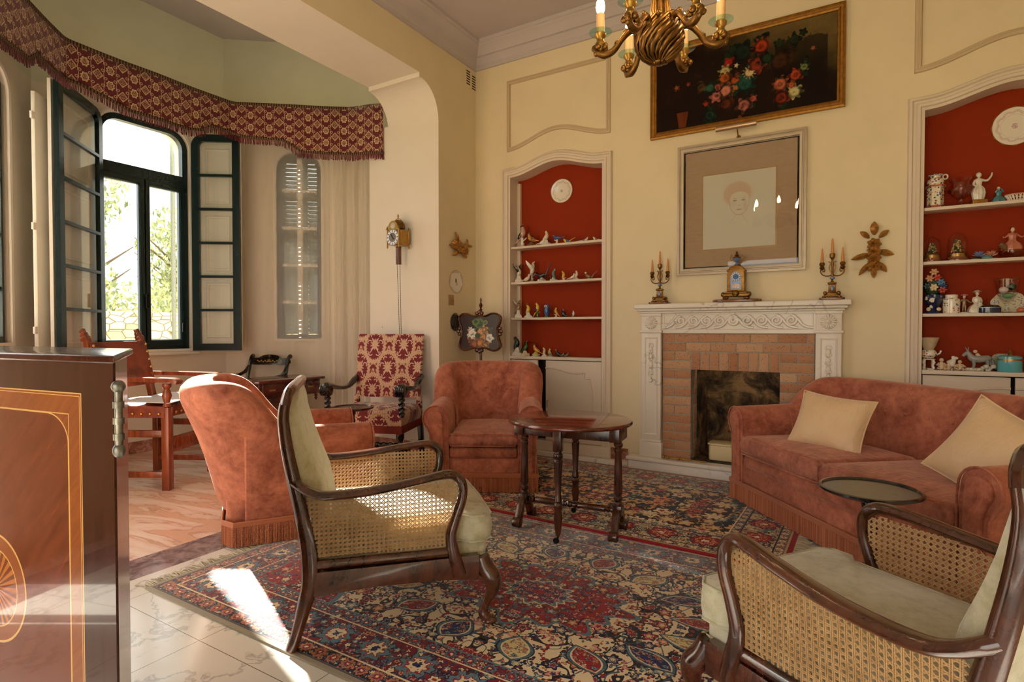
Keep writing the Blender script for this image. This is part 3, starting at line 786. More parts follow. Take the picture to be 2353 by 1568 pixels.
MT['oak'] = mat('dark_turned_oak', wood_fn(lin(36, 18, 12), lin(92, 48, 30)), Coat=0.4, Coat_Roughness=0.2)
MT['redwood'] = mat('reddish_brown_stained_wood', wood_fn(lin(84, 32, 14), lin(150, 72, 34)), Coat=0.3, Coat_Roughness=0.25)
MT['ebony'] = mat('ebonised_wood', wood_fn(lin(14, 11, 11), lin(40, 32, 30)), Coat=0.6, Coat_Roughness=0.12)
MT['cane'] = mat('golden_cane', lambda: {'Base Color': mix(noi(co(), 24, 3), lin(150, 110, 66), lin(206, 168, 116))}, Rough=0.5)
def pale_velvet():
    p = co(); n = noi(p, 4, 5, 0.65); m = noi(p, 26, 4, 0.7)
    return {'Base Color': ramp(n * 0.5 + m * 0.5, [(0.36, lin(160, 150, 108)), (0.5, lin(190, 182, 150)), (0.66, lin(206, 198, 174))]), 'bump': m + noi(p, 260, 2) * 0.5, 'bs': 0.2, 'bd': 0.005}
MT['pale'] = mat('worn_pale_olive_velvet', pale_velvet, Rough=0.9, Sheen=0.5)
MT['braid'] = mat('cream_braid', lambda: {'Base Color': lin(206, 192, 156), 'bump': sn(sep(co())[0] * 700) * sn(sep(co())[2] * 700), 'bs': 0.6, 'bd': 0.003}, Rough=0.9)
MT['silk'] = mat('champagne_silk', lambda: {'Base Color': mix(noi(co(), 6, 4, 0.6), lin(214, 176, 126), lin(236, 206, 164)), 'bump': noi(scl(co(), (1, 1, 0.45)), 11, 4, 0.6, 1.2), 'bs': 0.5, 'bd': 0.02}, Rough=0.45, Sheen=0.4)
def leather_fn():
    p = co(); n = noi(p, 6, 6, 0.7); return {'Base Color': ramp(n, [(0.35, lin(88, 32, 14)), (0.55, lin(140, 58, 26)), (0.7, lin(112, 42, 18))]), 'bump': noi(p, 90, 3), 'bs': 0.15, 'bd': 0.004}
MT['leather'] = mat('red_brown_saddle_leather', leather_fn, Rough=0.38)
MT['nail'] = mat('brass_nail_head', Color=lin(214, 170, 92), Metal=1.0, Rough=0.3)

# ---------------------------------------------------------------- button-back club armchairs and sofa
def club(name, label, catg, loc, head, Wd, Dp, nseat, grp=None, back_h=0.95, arm_h=0.66, nbut=6, seat_z=0.47, wing=0.42):
    """forward = +x, left = +y; Wd floor width, arms roll outwards"""
    t = T(name, label, catg, loc, head, grp)
    hw = Wd / 2; xf = Dp / 2; xb = -Dp / 2; at = 0.135
    b = B(); b.bx(xb + 0.06, xf - 0.015, -hw + at * 0.7, hw - at * 0.7, 0.05, 0.27)
    obj('base', b, MT['velvet'], t, bev=0.03, seg=3)
    b = B(); b.bx(xb + 0.1, xf + 0.005, -hw + at, hw - at, 0.255, 0.345)
    obj('seat_rail', b, MT['velvet'], t, bev=0.035, seg=4)
    for s in (-1, 1):                                 # rolled arms
        yi, yo = hw - at, hw; yc, zc, r = hw - 0.035, arm_h - 0.095, 0.095
        out = [(yi, 0.1), (yi, zc - 0.04)] + [(yc + r * cos(a), zc + r * sin(a)) for a in [pi * (0.93 - 1.18 * i / 12) for i in range(13)]] + [(yo + 0.005, zc - 0.12), (yo, 0.3), (yo, 0.1)]
        b = B(); n = 9; R = []
        for i in range(n + 1):
            f = i / n; x = xb + 0.16 + (xf + 0.0 - xb - 0.16) * f; dz = 0.018 * (1 - f)
            R.append([(x, s * y, z + (dz if z > 0.4 else 0)) for y, z in out])
        b.rings(R)
        ar = obj('arm', b, MT['velvet'], t, bev=0.012, seg=3)
        b = B(); ins = [(yc + (y - yc) * 0.62, zc + (z - zc) * 0.62) if z > zc - 0.1 else (hw - at / 2 + (y - hw + at / 2) * 0.66, z + 0.015) for y, z in out]
        b.rings([[(xf - 0.005, s * y, z) for y, z in ins], [(xf + 0.012, s * y, z) for y, z in ins], [(xf + 0.02, s * (hw - 0.06 + (y - hw + 0.06) * 0.8), zc + (z - zc) * 0.92) for y, z in ins]])
        obj('arm_front', b, MT['velvet'], ar, bev=0.006, seg=2)
        pp = [(xf + 0.004, s * y, z) for y, z in out]
        obj('piping', B().tube(pp, 0.005, 6), MT['velvet'], ar)
    # tub back: a U shaped padded wall, high behind, sweeping down to the arms
    P = []; rr = 0.26
    iw = hw - 0.075
    for i in range(7): P.append((xb + wing + 0.02 - (wing - 0.24) * i / 7, iw))
    for i in range(9):
        a = pi / 2 * i / 8; P.append((xb + 0.26 - 0.2 * sin(a), iw - 0.2 + 0.2 * cos(a)))
    half = P; mid = [(xb + 0.06, y) for y in [(iw - 0.2) * (1 - k / 6) for k in range(1, 6)]]
    P = half + mid + [(xb + 0.06, 0.0)] + [(x, -y) for x, y in reversed(mid)] + [(x, -y) for x, y in reversed(half)]
    R = []
    for i, (x, y) in enumerate(P):
        x0, y0 = P[max(0, i - 1)]; x1, y1 = P[min(len(P) - 1, i + 1)]
        tx, ty = x1 - x0, y1 - y0; l = hypot(tx, ty); nx, ny = ty / l, -tx / l
        cdx = x * nx + y * ny
        if (x - 0.0) * nx + y * ny < 0: nx, ny = -nx, -ny
        f = min(1.0, max(0.0, (xb + wing + 0.02 - x) / (wing - 0.1)))
        h = arm_h - 0.02 + (back_h - arm_h + 0.02) * (f * f * (3 - 2 * f))
        rear = max(0.0, -nx)
        ring = []
        lean = lambda z: (0.11 * rear + 0.035) * max(0, (z - 0.2)) / 0.75
        th = 0.08
        sec = [(-th, 0.15), (-th, 0.40), (-th * 1.05, 0.40 + (h - 0.40) * 0.5), (-th, h - 0.075), (-th * 0.85, h - 0.03), (-th * 0.5, h - 0.002), (th * 0.3, h + 0.004), (th * 1.0, h - 0.015), (th * 1.5, h - 0.062), (th * 1.52, h - 0.14), (th * 0.9, 0.40 + (h - 0.40) * 0.4), (th * 0.6, 0.35), (th * 0.45, 0.13)]
        for o, z in sec:
            q = o + lean(z); ring.append((x + nx * q, y + ny * q, z))
        R.append(ring)
    b = B().rings(R)
    bk = obj('backrest', b, MT['velvet'], t, smooth=80, sub=1)
    # piped seam where back meets the arms
    for s in (0, -1):
        obj('piping', B().tube([R[s][k] for k in range(1, 12)], 0.004, 6), MT['velvet'], bk)
    for k in range(nbut):
        y = (k - (nbut - 1) / 2) * (1.15 * iw / nbut if nseat == 1 else 1.45 * iw / nbut)
        z = 0.70 + (0.02 if nseat == 1 else 0) * (1 - (2 * y / iw) ** 2); x = xb + 0.06 + 0.078 - 0.145 * (z - 0.2) / 0.75 + 0.06 * (abs(y) / iw) ** 4
        obj('button', B().ell((x + 0.004, y, z), (0.008, 0.012, 0.012), 10, 6), MT['velvet'], bk)
    sw = (Wd - 2 * at) / nseat; rs = random.Random(int(Wd * 100))
    for k in range(nseat):
        y0 = -hw + at + sw * k + 0.006; y1 = y0 + sw - 0.012
        nu, nv = 16, 16
        def top(u, v, z0=0.352, z1=seat_z, y0=y0, y1=y1):
            return None
        b = B(); R = []
        x0, x1 = xb + 0.16, xf + 0.03
        for q in range(13):                            # loft bottom to top, rounded edge, crowned
            a = -pi / 2 + pi * q / 12; ins_ = 0.04 * (1 - cos(a)); z = (0.345 + seat_z - 0.02) / 2 + (seat_z - 0.02 - 0.345) / 2 * sin(a)
            R.append([(x0 + ins_ + (x1 - x0 - 2 * ins_) * u, y0 + ins_ + (y1 - y0 - 2 * ins_) * v, z) for u, v in [(i / 8, 0) for i in range(8)] + [(1, i / 8) for i in range(8)] + [(1 - i / 8, 1) for i in range(8)] + [(0, 1 - i / 8) for i in range(8)]])
        b.rings(R, cap=False)
        def crown(u, v):
            i0 = 0.04
            return (x0 + i0 + (x1 - x0 - 2 * i0) * u, y0 + i0 + (y1 - y0 - 2 * i0) * v, seat_z - 0.02 + 0.026 * (1 - (2 * u - 1) ** 4) * (1 - (2 * v - 1) ** 4))
        b.grid(crown, 8, 8)
        cu = obj('seat_cushion', b, MT['velvet2'], t, smooth=80)
        for z in (0.36, seat_z - 0.022):
            obj('piping', B().tube([(x1 - 0.012, y0 + 0.012, z), (x1 + 0.002, y0 + 0.03, z), (x1 + 0.002, y1 - 0.03, z), (x1 - 0.012, y1 - 0.012, z)], 0.005, 6), MT['velvet'], cu)
    # bullion fringe round the foot
    b = B(); e = 0.012
    cor = [(xf + e, -hw - e), (xf + e, hw + e), (xb + 0.1, hw + e), (xb + 0.04, hw - 0.08), (xb + 0.04, -hw + 0.08), (xb + 0.1, -hw - e)]
    n = len(cor); fr = random.Random(5)
    hd = B(); hd.sweep(cor, [(0, 0.115), (-0.006, 0.118), (-0.006, 0.145), (0, 0.148)], lambda u, v, h: (u, v, h))
    for i in range(n):
        p, q = cor[i], cor[(i + 1) % n]; L = hypot(q[0] - p[0], q[1] - p[1]); m = max(2, int(L / 0.0085))
        for k in range(m):
            f = (k + 0.5) / m; x, y = p[0] + (q[0] - p[0]) * f, p[1] + (q[1] - p[1]) * f
            r = 0.0046; z0 = fr.uniform(0.001, 0.009); dx, dy = fr.uniform(-0.002, 0.002), fr.uniform(-0.002, 0.002)
            b.rings([[(x + dx * c_ + r * cos(a), y + dy * c_ + r * sin(a), z) for a in (0, pi * 0.4, pi * 0.8, pi * 1.2, pi * 1.6)] for z, c_ in ((z0, 1), (0.12, 0))])
    f_ = obj('fringe', b, MT['fringe'], t, smooth=60)
    obj('fringe_heading', hd, MT['fringe'], f_, smooth=0)
    return t
CHG = 'button-back rust velvet suite'
club('armchair', 'rust velvet armchair facing the room beside the left niche, behind the oval table', 'armchair', (-2.585, 3.90, 0.0188), RAD(-60), 0.80, 0.88, 1)
club('armchair', 'rust velvet armchair seen from its side, sunlit top edge, left of the front cane chair', 'armchair', (-3.14, 2.41, 0.0092), RAD(56.8), 0.80, 0.88, 1)
SOFA = (0.19, 3.89); SH_ = RAD(-140.8)
club('sofa', 'rust velvet two-seat sofa with deep fringe, in front of the fireplace and right niche', 'sofa', (SOFA[0], SOFA[1], 0.0188), SH_, 1.92, 0.80, 2, back_h=0.885, arm_h=0.675, nbut=8, seat_z=0.505, wing=0.40)
def pillow(name, label, loc, rot, w, h, d, grp, seed):
    b = B(); rp = random.Random(seed); ph = [rp.uniform(0, 6) for _ in range(4)]
    def sf(s):
        def f(u, v):
            a, c = 2 * u - 1, 2 * v - 1
            k = ((1 - abs(a) ** 2.4) * (1 - abs(c) ** 2.4)) ** 0.55
            pin = 1 - 0.09 * (1 - abs(a) ** 2) * abs(c) ** 3 - 0.0
            pin2 = 1 - 0.09 * (1 - abs(c) ** 2) * abs(a) ** 3
            wr = 0.006 * sin(9 * a + ph[0] + 3 * c) * abs(c) ** 2 + 0.005 * sin(11 * c + ph[1]) * abs(a) ** 2
            return (w / 2 * a * pin2, s * (d / 2 * k + wr * k), h / 2 * c * pin)
        return f
    b.grid(sf(1), 18, 18); b.grid(sf(-1), 18, 18)
    o = obj(name, b, MT['silk'], smooth=180)
    o.location = loc; o.rotation_euler = rot
    tag(o, label, 'cushion', grp)
    pp = [(w / 2 * a * (1 - 0.09 * (1 - c * c) * abs(a) ** 3), 0, h / 2 * c * (1 - 0.09 * (1 - a * a) * abs(c) ** 3)) for a, c in [(-1 + k / 8, -1) for k in range(16)] + [(1, -1 + k / 8) for k in range(16)] + [(1 - k / 8, 1) for k in range(16)] + [(-1, 1 - k / 8) for k in range(16)]]
    obj('piping', B().tube(pp, 0.004, 6, closed=True), MT['silk'], o)
    return o
def sofa_pt(x, y, z): c, s = cos(SH_), sin(SH_); return (SOFA[0] + c * x - s * y, SOFA[1] + s * x + c * y, z)
pillow('throw_cushion', 'champagne silk cushion leaning in the corner of the sofa nearest the fireplace', sofa_pt(0.10, -0.33, 0.66), (RAD(-26), RAD(4), SH_ + RAD(90 + 24)), 0.46, 0.38, 0.16, 'silk cushions', 1)
pillow('throw_cushion', 'larger champagne silk cushion tipped against the sofa arm nearest the black wine table', sofa_pt(0.08, 0.72, 0.675), (RAD(-24), RAD(24), SH_ + RAD(90 + 8)), 0.46, 0.42, 0.17, 'silk cushions', 2)

# ---------------------------------------------------------------- caned bergere chairs
def inside(p, poly):
    x, y = p; c = False; n = len(poly)
    for i in range(n):
        x0, y0 = poly[i]; x1, y1 = poly[i - 1]
        if (y0 > y) != (y1 > y) and x < (x1 - x0) * (y - y0) / (y1 - y0) + x0: c = not c
    return c
def cane_panel(poly, mp, pitch=0.0175):
    b = B(); xs = [p[0] for p in poly]; zs = [p[1] for p in poly]
    x0, x1, z0, z1 = min(xs), max(xs), min(zs), max(zs); L = hypot(x1 - x0, z1 - z0)
    def strand(p, d, w, h):
        st = 0.008; run = []; n = int(2 * L / st)
        def flush():
            if len(run) > 1:
                nx, nz = -d[1] * w / 2, d[0] * w / 2; R = []
                for q in (run if len(run) < 3 else [run[0], run[len(run) // 2], run[-1]]):
                    R.append([mp(q[0] + nx, q[1] + nz, h - 0.0006), mp(q[0] - nx, q[1] - nz, h - 0.0006), mp(q[0] - nx, q[1] - nz, h + 0.0006), mp(q[0] + nx, q[1] + nz, h + 0.0006)])
                b.rings(R)
        for k in range(-n // 2, n // 2 + 1):
            q = (p[0] + d[0] * st * k, p[1] + d[1] * st * k)
            if inside(q, poly): run.append(q)
            else: flush(); run = []
        flush()
    cx_, cz_ = (x0 + x1) / 2, (z0 + z1) / 2
    m = int((x1 - x0) / pitch / 2) + 2
    for k in range(-m, m + 1):
        for o in (-0.0023, 0.0023): strand((cx_ + k * pitch + o, cz_), (0, 1), 0.0022, -0.0007)
    m = int((z1 - z0) / pitch / 2) + 2
    for k in range(-m, m + 1):
        for o in (-0.0023, 0.0023): strand((cx_, cz_ + k * pitch + o), (1, 0), 0.0030, 0.0007)
    r = sqrt(0.5); m = int(L / pitch) + 2
    for k in range(-m, m + 1):
        strand((cx_ + (k + 0.5) * pitch, cz_), (r, r), 0.003, 0.0022); strand((cx_ + (k + 0.5) * pitch, cz_), (r, -r), 0.003, 0.0034)
    return b
POST = [(-0.018, 0.0), (0.0, 0.06), (0.03, 0.17), (0.052, 0.27), (0.046, 0.40), (0.02, 0.545), (-0.01, 0.68), (-0.032, 0.8), (-0.042, 0.90), (-0.036, 0.96)]
def post_x(z):
    for (xa, za), (xc, zc) in zip(POST, POST[1:]):
        if za <= z <= zc: return xa + (xc - xa) * (z - za) / (zc - za)
    return POST[-1][0]
def bergere(label, loc, head, w=0.62):
    t = T('cane_armchair', label, 'armchair', loc, head, None)
    hw = w / 2
    hoop = []
    for s in (-1, 1):
        pts = cat([(x, s * hw, z) for x, z in POST], 4)
        b = B().tube(pts, lerpl([(0.024, 0.017), (0.022, 0.019), (0.03, 0.022), (0.034, 0.023), (0.03, 0.022), (0.026, 0.021), (0.024, 0.02), (0.022, 0.019), (0.02, 0.018)], len(pts)), 10, up=(1, 0, 0))
        obj('rear_leg', b, MT['dwood'], t)
    top = cat([(-0.036, -hw, 0.95), (-0.028, -hw + 0.02, 0.99), (-0.018, -hw + 0.09, 1.01), (-0.012, 0, 1.016), (-0.018, hw - 0.09, 1.01), (-0.028, hw - 0.02, 0.99), (-0.036, hw, 0.95)], 6)
    obj('top_rail', B().tube(top, (0.02, 0.022), 10, up=(1, 0, 0)), MT['dwood'], t)
    for s in (-1, 1):
        fl = lambda x: s * (hw + 0.012 + 0.038 * sin(pi * min(1, max(0, (x + 0.02) / 0.62))) ** 0.8)
        k = [(-0.005, s * hw, 0.655), (0.05, fl(0.05), 0.622), (0.12, fl(0.12), 0.604), (0.28, fl(0.28), 0.612), (0.45, fl(0.45), 0.634), (0.56, fl(0.56), 0.648), (0.615, fl(0.6), 0.642), (0.648, fl(0.61), 0.605), (0.648, s * (hw + 0.012), 0.54), (0.622, s * (hw + 0.01), 0.46), (0.603, s * (hw + 0.01), 0.385), (0.618, s * (hw + 0.01), 0.30), (0.638, s * (hw + 0.01), 0.225)]
        pts = cat(k, 5)
        ra = lerpl([(0.022, 0.02), (0.03, 0.017), (0.036, 0.017), (0.036, 0.016), (0.033, 0.016), (0.03, 0.018), (0.026, 0.02), (0.024, 0.021), (0.022, 0.021), (0.022, 0.022), (0.023, 0.024), (0.024, 0.028), (0.022, 0.03)], len(pts))
        ra = [(a_, c_) for a_, c_ in ra]
        b = B().tube(pts, ra, 12, up=(0, 1, 0))
        ar = obj('armrest', b, MT['dwood'], t)
        poly = [(0.07, 0.35), (0.595, 0.345), (0.585, 0.40), (0.605, 0.47), (0.632, 0.54), (0.632, 0.60), (0.60, 0.622), (0.45, 0.618), (0.28, 0.598), (0.12, 0.592), (0.04, 0.60), (0.03, 0.52), (0.055, 0.42)]
        mp = lambda x, z, h: (x, s * (hw + 0.004 + 0.022 * sin(pi * min(1, max(0, x / 0.63))) * max(0, (z - 0.345) / 0.27)) - h * s, z)
        obj('cane_panel', cane_panel(poly, mp), MT['cane'], t, smooth=0)
        b = B(); b.tube([(0.045, s * hw, 0.325), (0.62, s * hw, 0.318)], (0.02, 0.016), 8, up=(0, 0, 1))
        b.rings([[(x, s * (hw + dy), z) for dy, z in ((-0.02, 0.205 + d), (0.014, 0.205 + d), (0.018, 0.26), (0.014, 0.298), (-0.02, 0.298))] for x, d in ((0.05, 0.0), (0.3, 0.012), (0.55, 0.006), (0.72, -0.01))])
        obj('side_rail', b, MT['dwood'], t, smooth=50)
        b = B()
        kk = [(0.735, s * (hw - 0.01), 0.285), (0.752, s * (hw - 0.005), 0.235), (0.778, s * (hw + 0.012), 0.19), (0.776, s * (hw + 0.012), 0.14), (0.752, s * (hw - 0.002), 0.085), (0.742, s * (hw - 0.006), 0.045), (0.757, s * (hw + 0.004), 0.02), (0.776, s * (hw + 0.012), 0.008)]
        pts = cat(kk, 5)
        b.tube(pts, lerpl([0.03, 0.038, 0.04, 0.031, 0.021, 0.018, 0.022, 0.018, 0.012], len(pts)), 10, up=(1, 0, 0)); b.ell((0.768, s * (hw + 0.008), 0.014), (0.032, 0.024, 0.014), 12, 8)
        obj('front_leg', b, MT['dwood'], t)
    b = B().bx(0.715, 0.75, -hw + 0.02, hw - 0.02, 0.21, 0.285); b.bx(0.035, 0.07, -hw, hw, 0.21, 0.3)
    obj('front_rail', b, MT['dwood'], t, bev=0.006)
    # upholstered back
    R = []; n = 14
    for i in range(n + 1):
        z = 0.33 + (0.995 - 0.33) * i / n; e = max(0.0, (z - 0.89) / 0.105); ww = (hw - 0.018) * sqrt(max(0.04, 1 - e ** 2.2 * 0.62))
        th = 0.10 * (1 - 0.75 * max(0, (z - 0.62) / 0.42)) + 0.004; xb_ = post_x(min(z, 0.955)) - 0.016
        sec = [(0, -ww), (0.3, -ww * 1.0), (0.8, -ww * 0.93), (1.0, -ww * 0.75), (1.06, -ww * 0.3), (1.06, ww * 0.3), (1.0, ww * 0.75), (0.8, ww * 0.93), (0.3, ww), (0, ww), (-0.08, ww * 0.5), (-0.1, 0), (-0.08, -ww * 0.5)]
        R.append([(xb_ + a_ * th + 0.012, y, z) for a_, y in sec])
    bk = obj('back_upholstery', B().rings(R), MT['pale'], t, smooth=70)
    for s in (-1, 1):
        br = B().tube([(r[0][0] - 0.004, s * abs(r[0][1]), r[0][2]) for r in R], 0.006, 6)
        obj('braid_trim', br, MT['braid'], bk)
    # sprung platform with braid, loose box cushion
    b = B().bx(0.09, 0.765, -hw + 0.03, hw - 0.03, 0.265, 0.345)
    pf = obj('seat_platform', b, MT['pale'], t, bev=0.025, seg=3)
    obj('braid_trim', B().sweep([(0.1, -hw + 0.026), (0.77, -hw + 0.026), (0.77, hw - 0.026), (0.1, hw - 0.026)], [(0, 0.268), (-0.004, 0.27), (-0.004, 0.29), (0, 0.292)], lambda u, v, h: (u, v, h)), MT['braid'], pf, smooth=0)
    b = B(); ow = hw - 0.032; fw = hw + 0.005
    out = [(0.10, -ow), (0.30, -ow), (0.585, -ow), (0.655, -ow), (0.69, -fw), (0.75, -fw), (0.788, -fw + 0.04), (0.795, 0), (0.788, fw - 0.04), (0.75, fw), (0.69, fw), (0.655, ow), (0.585, ow), (0.30, ow), (0.10, ow)]
    R = []
    for q in range(9):
        a = -pi / 2 + pi * q / 8; k_ = 1 - 0.05 * (1 - cos(a)); z = 0.404 + 0.06 * sin(a)
        R.append([(0.45 + (x - 0.45) * k_, y * k_, z) for x, y in out])
    for q in range(1, 5):
        k_ = 0.95 * (1 - q / 4.4); R.append([(0.45 + (x - 0.45) * k_, y * k_, 0.464 + 0.026 * (1 - (1 - q / 4) ** 2)) for x, y in out])
    cu = obj('seat_cushion', B().rings(R), MT['pale'], t, smooth=70)
    for z in (0.352, 0.458):
        obj('piping', B().tube([(0.45 + (x - 0.45) * 0.985, y * 0.985, z) for x, y in out], 0.005, 6, closed=True), MT['pale'], cu)
    return t
bg1 = bergere('dark walnut caned armchair with pale olive cushions, standing on the rug corner in sunlight', (-2.05, 1.63, 0.0092), RAD(46.7))
bg2 = dup(bg1); bg2['label'] = 'dark walnut caned armchair with pale olive cushions in front of the sofa and wine table'
bg2.location = (0.415, 1.625, 0.0092); bg2.rotation_euler.z = RAD(146.5)

# ---------------------------------------------------------------- oval gateleg table
def turned(prof, n=16, flute=None): pass
def leg_prof(z0, z1, rs): return [(r, z0 + (z1 - z0) * f) for f, r in rs]
TURN = [(0, .019), (.04, .024), (.07, .024), (.09, .016), (.12, .026), (.16, .026), (.18, .017), (.2, .023), (.23, .026), (.6, .023), (.8, .02), (.84, .026), (.87, .026), (.885, .017), (.91, .026), (.945, .028), (.955, .019), (1, .022)]
gt = T('gateleg_table', 'oval mahogany gateleg table with turned fluted legs in the middle of the rugs', 'table', (-1.48, 3.165, 0.0188), RAD(6.6))
b = B(); pr_ = [(1.0, 0.0), (1.012, 0.006), (1.012, 0.014), (1.0, 0.022), (0.985, 0.024)]
R = [[(0.38 * k * cos(2 * pi * j / 56), 0.355 * k * sin(2 * pi * j / 56), 0.662 + z) for j in range(56)] for k, z in pr_]
b.rings(R)
obj('tabletop', b, MT['mahog'], gt, smooth=40)
ap = B(); ap.bx(-0.33, 0.33, -0.085, -0.06, 0.575, 0.662); ap.bx(-0.33, 0.33, 0.06, 0.085, 0.575, 0.662)
obj('apron', ap, MT['oak'], gt, bev=0.002)
for s in (-1, 1):
    x = s * 0.305
    lg = B(); lg.box((x, 0, 0.618), (0.06, 0.2, 0.088)); lg.lathe(leg_prof(0.165, 0.575, TURN), 20, (x, 0, 0), flute=10, fd=0.035)
    lg.box((x, 0, 0.155), (0.055, 0.075, 0.06))
    obj('leg', lg, MT['oak'], gt, bev=0.002)
    ft = B()
    for q in (-1, 1):
        pts = cat([(x, q * 0.02, 0.15), (x, q * 0.055, 0.12), (x, q * 0.08, 0.075), (x, q * 0.1, 0.04), (x, q * 0.118, 0.026)], 4)
        ft.tube(pts, (0.024, 0.024), 8, sec=lambda a: (max(-.85, min(.85, 1.3 * cos(a))), max(-.85, min(.85, 1.3 * sin(a)))), up=(1, 0, 0))
        ft.lathe([(0.001, -0.026), (0.03, -0.026), (0.03, 0.026), (0.001, 0.026)], 16, (x, q * 0.118, 0.03), ax=(1, 0, 0))
    obj('trestle_foot', ft, MT['oak'], gt, bev=0.002)
st = B(); st.lathe([(r * 0.8, z) for r, z in leg_prof(-0.28, -0.02, TURN)] , 14, (0, 0, 0.15), ax=(1, 0, 0)); st.lathe([(r * 0.8, z) for r, z in leg_prof(0.28, 0.02, TURN)], 14, (0, 0, 0.15), ax=(1, 0, 0)); st.ell((0, 0, 0.15), (0.025, 0.022, 0.022))
obj('stretcher', st, MT['oak'], gt)
for q, x in ((-1, 0.025), (1, -0.055)):
    y = q * 0.285
    lg = B(); lg.box((x, y, 0.60), (0.048, 0.048, 0.124)); lg.lathe(leg_prof(0.05, 0.54, [(0, .012), (.05, .018), (.2, .026), (.3, .02), (.33, .026), (.37, .026), (.39, .018), (.41, .024), (.45, .02), (.5, .017), (.86, .026), (.88, .028), (.9, .02), (.93, .028), (.96, .028), (.975, .02), (1, .022)]), 18, (x, y, 0), flute=10, fd=0.03)
    l_ = obj('gate_leg', lg, MT['oak'], gt, bev=0.002)
    g = B(); g.prism([(0, 0.662), (0, 0.59), (0.05, 0.58), (0.21, 0.62), (0.21, 0.662)], -0.011, 0.011, lambda u, v, h: (x + (0.0 - x) * (u / 0.21) + h, y + (-q) * 0.0 + (q * 0.075 - y) * (u / 0.21), v))
    obj('gate_arm', g, MT['oak'], l_)
    cw = B(); cw.lathe([(0.001, -0.008), (0.016, -0.008), (0.018, 0), (0.016, 0.008), (0.001, 0.008)], 14, (x - 0.012, y, 0.019), ax=(0.3, 1, 0)); cw.tube([(x, y, 0.05), (x - 0.004, y, 0.03), (x - 0.012, y, 0.02)], 0.007, 8)
    obj('caster', cw, MT['black'], l_)

# ---------------------------------------------------------------- small tripod wine tables
def tripod(label, loc, top_z, r, m, bob, rot):
    t = T('wine_table', label, 'side table', loc, rot)
    b = B().lathe([(0.001, top_z - 0.022), (r * 0.9, top_z - 0.02), (r, top_z - 0.01), (r, top_z), (r - 0.012, top_z + 0.002), (r - 0.016, top_z - 0.006), (0.001, top_z - 0.006)], 48)
    obj('tabletop', b, m, t, smooth=40)
    if bob: pr = [(.02, .0)] + [(rr, z) for k in range(4) for rr, z in ((.018, .02 + k * .095), (.032, .05 + k * .095), (.034, .065 + k * .095), (.02, .092 + k * .095), (.03, .1 + k * .095), (.018, .108 + k * .095))]
    else: pr = [(.02, 0), (.028, .03), (.02, .06), (.018, .12), (.03, .18), (.034, .22), (.022, .27), (.016, .3), (.026, .32), (.018, .34), (.022, .40)]
    zt, z0 = top_z - 0.02, 0.12; mz = max(z for _, z in pr)
    b = B().lathe([(rr, z0 + (zt - z0) * z / mz) for rr, z in pr], 18); b.lathe([(0.07, top_z - 0.03), (0.07, top_z - 0.02)], 24)
    obj('stem', b, m, t)
    for k in range(3):
        a = 2 * pi * k / 3; pts = cat([(0.012, 0.16), (0.06, 0.15), (0.12, 0.09), (0.17, 0.03), (0.2, 0.014), (0.215, 0.02)], 4)
        b = B().tube([(cos(a) * x, sin(a) * x, z) for x, z in pts], lerpl([0.02, 0.018, 0.014, 0.012, 0.014, 0.012], len(pts)), 8)
        obj('leg', b, m, t)
    return t
tripod('small round dark wine table before the damask chair', (-3.50, 3.28, 0), 0.62, 0.172, MT['oak'], False, 0.4)
tripod('black round wine table with bobbin stem in front of the sofa', (0.085, 2.86, 0.0092), 0.56, 0.195, MT['ebony'], True, 0.9)
# ---------------------------------------------------------------- rugs
def sel(f, a, b): return a * (1.0 - f) + b * f         # f ? b : a (numbers)
def flowers(p, scale, pal, rad=0.33, petals=5.0, amp=0.25, dens=0.85, ring_=True):
    """scattered flower heads: returns (mask, outline, colour)"""
    v = vor(p, scale); n = nd('ShaderNodeVectorMath', operation='SUBTRACT'); put(n.inputs[0], p); put(n.inputs[1], v['Position'])
    lx, ly, _ = sep(E(n.outputs[0])); r = sq(lx * lx + ly * ly) * scale; a = M('ARCTAN2', ly, lx)
    rc = sep(v['Color']); e = r / (1.0 + amp * cs(a * petals + rc[1] * 6.28)) / (0.6 + rc[2] * 0.5)
    on = rc[0] < dens
    k = 1.0 / dens
    col = ramp(rc[1], [(i / len(pal), c) for i, c in enumerate(pal)], const=True)
    core = ramp(frac(rc[1] * 7.3), [(0.0, lin(214, 190, 140)), (0.4, lin(150, 30, 34)), (0.7, lin(40, 56, 96))], const=True)
    col = mix(e < rad * 0.4, col, core)
    ring = M('MULTIPLY', e > rad * 0.55, e < rad * 0.66)
    if ring_: col = mix(ring, col, lin(216, 190, 150))
    return M('MULTIPLY', e < rad, on), M('MULTIPLY', M('MULTIPLY', e > rad, e < rad * 1.28), on), col
def overlay(c, p, scale, pal, dark=lin(36, 30, 34), vine=True, **k):
    if vine:
        n = noi(p, scale * 0.42, 2, 0.5); c = mix(ab(n - 0.5) < 0.016, c, dark)
        n = noi(scl(p, (1.0, 1.0, 1.0)), scale * 0.62, 1, 0.5, 0.6); c = mix(ab(n - 0.46) < 0.014, c, lin(66, 96, 110))
    m, o, col = flowers(p, scale * 2.3, pal, 0.33, 3.0, 0.5, 0.62, False)
    c = mix(o, c, dark); c = mix(m, c, col)
    m, o, col = flowers(p, scale, pal, **k)
    c = mix(o, c, dark); return mix(m, c, col)
def rug_common(hx, hy):
    p = co(); x, y, z = sep(p); ax, ay = ab(x), ab(y); dx, dy = hx - ax, hy - ay
    d = mn(dx, dy); al = sel(dx < dy, ax, ay)
    return p, x, y, ax, ay, d, al
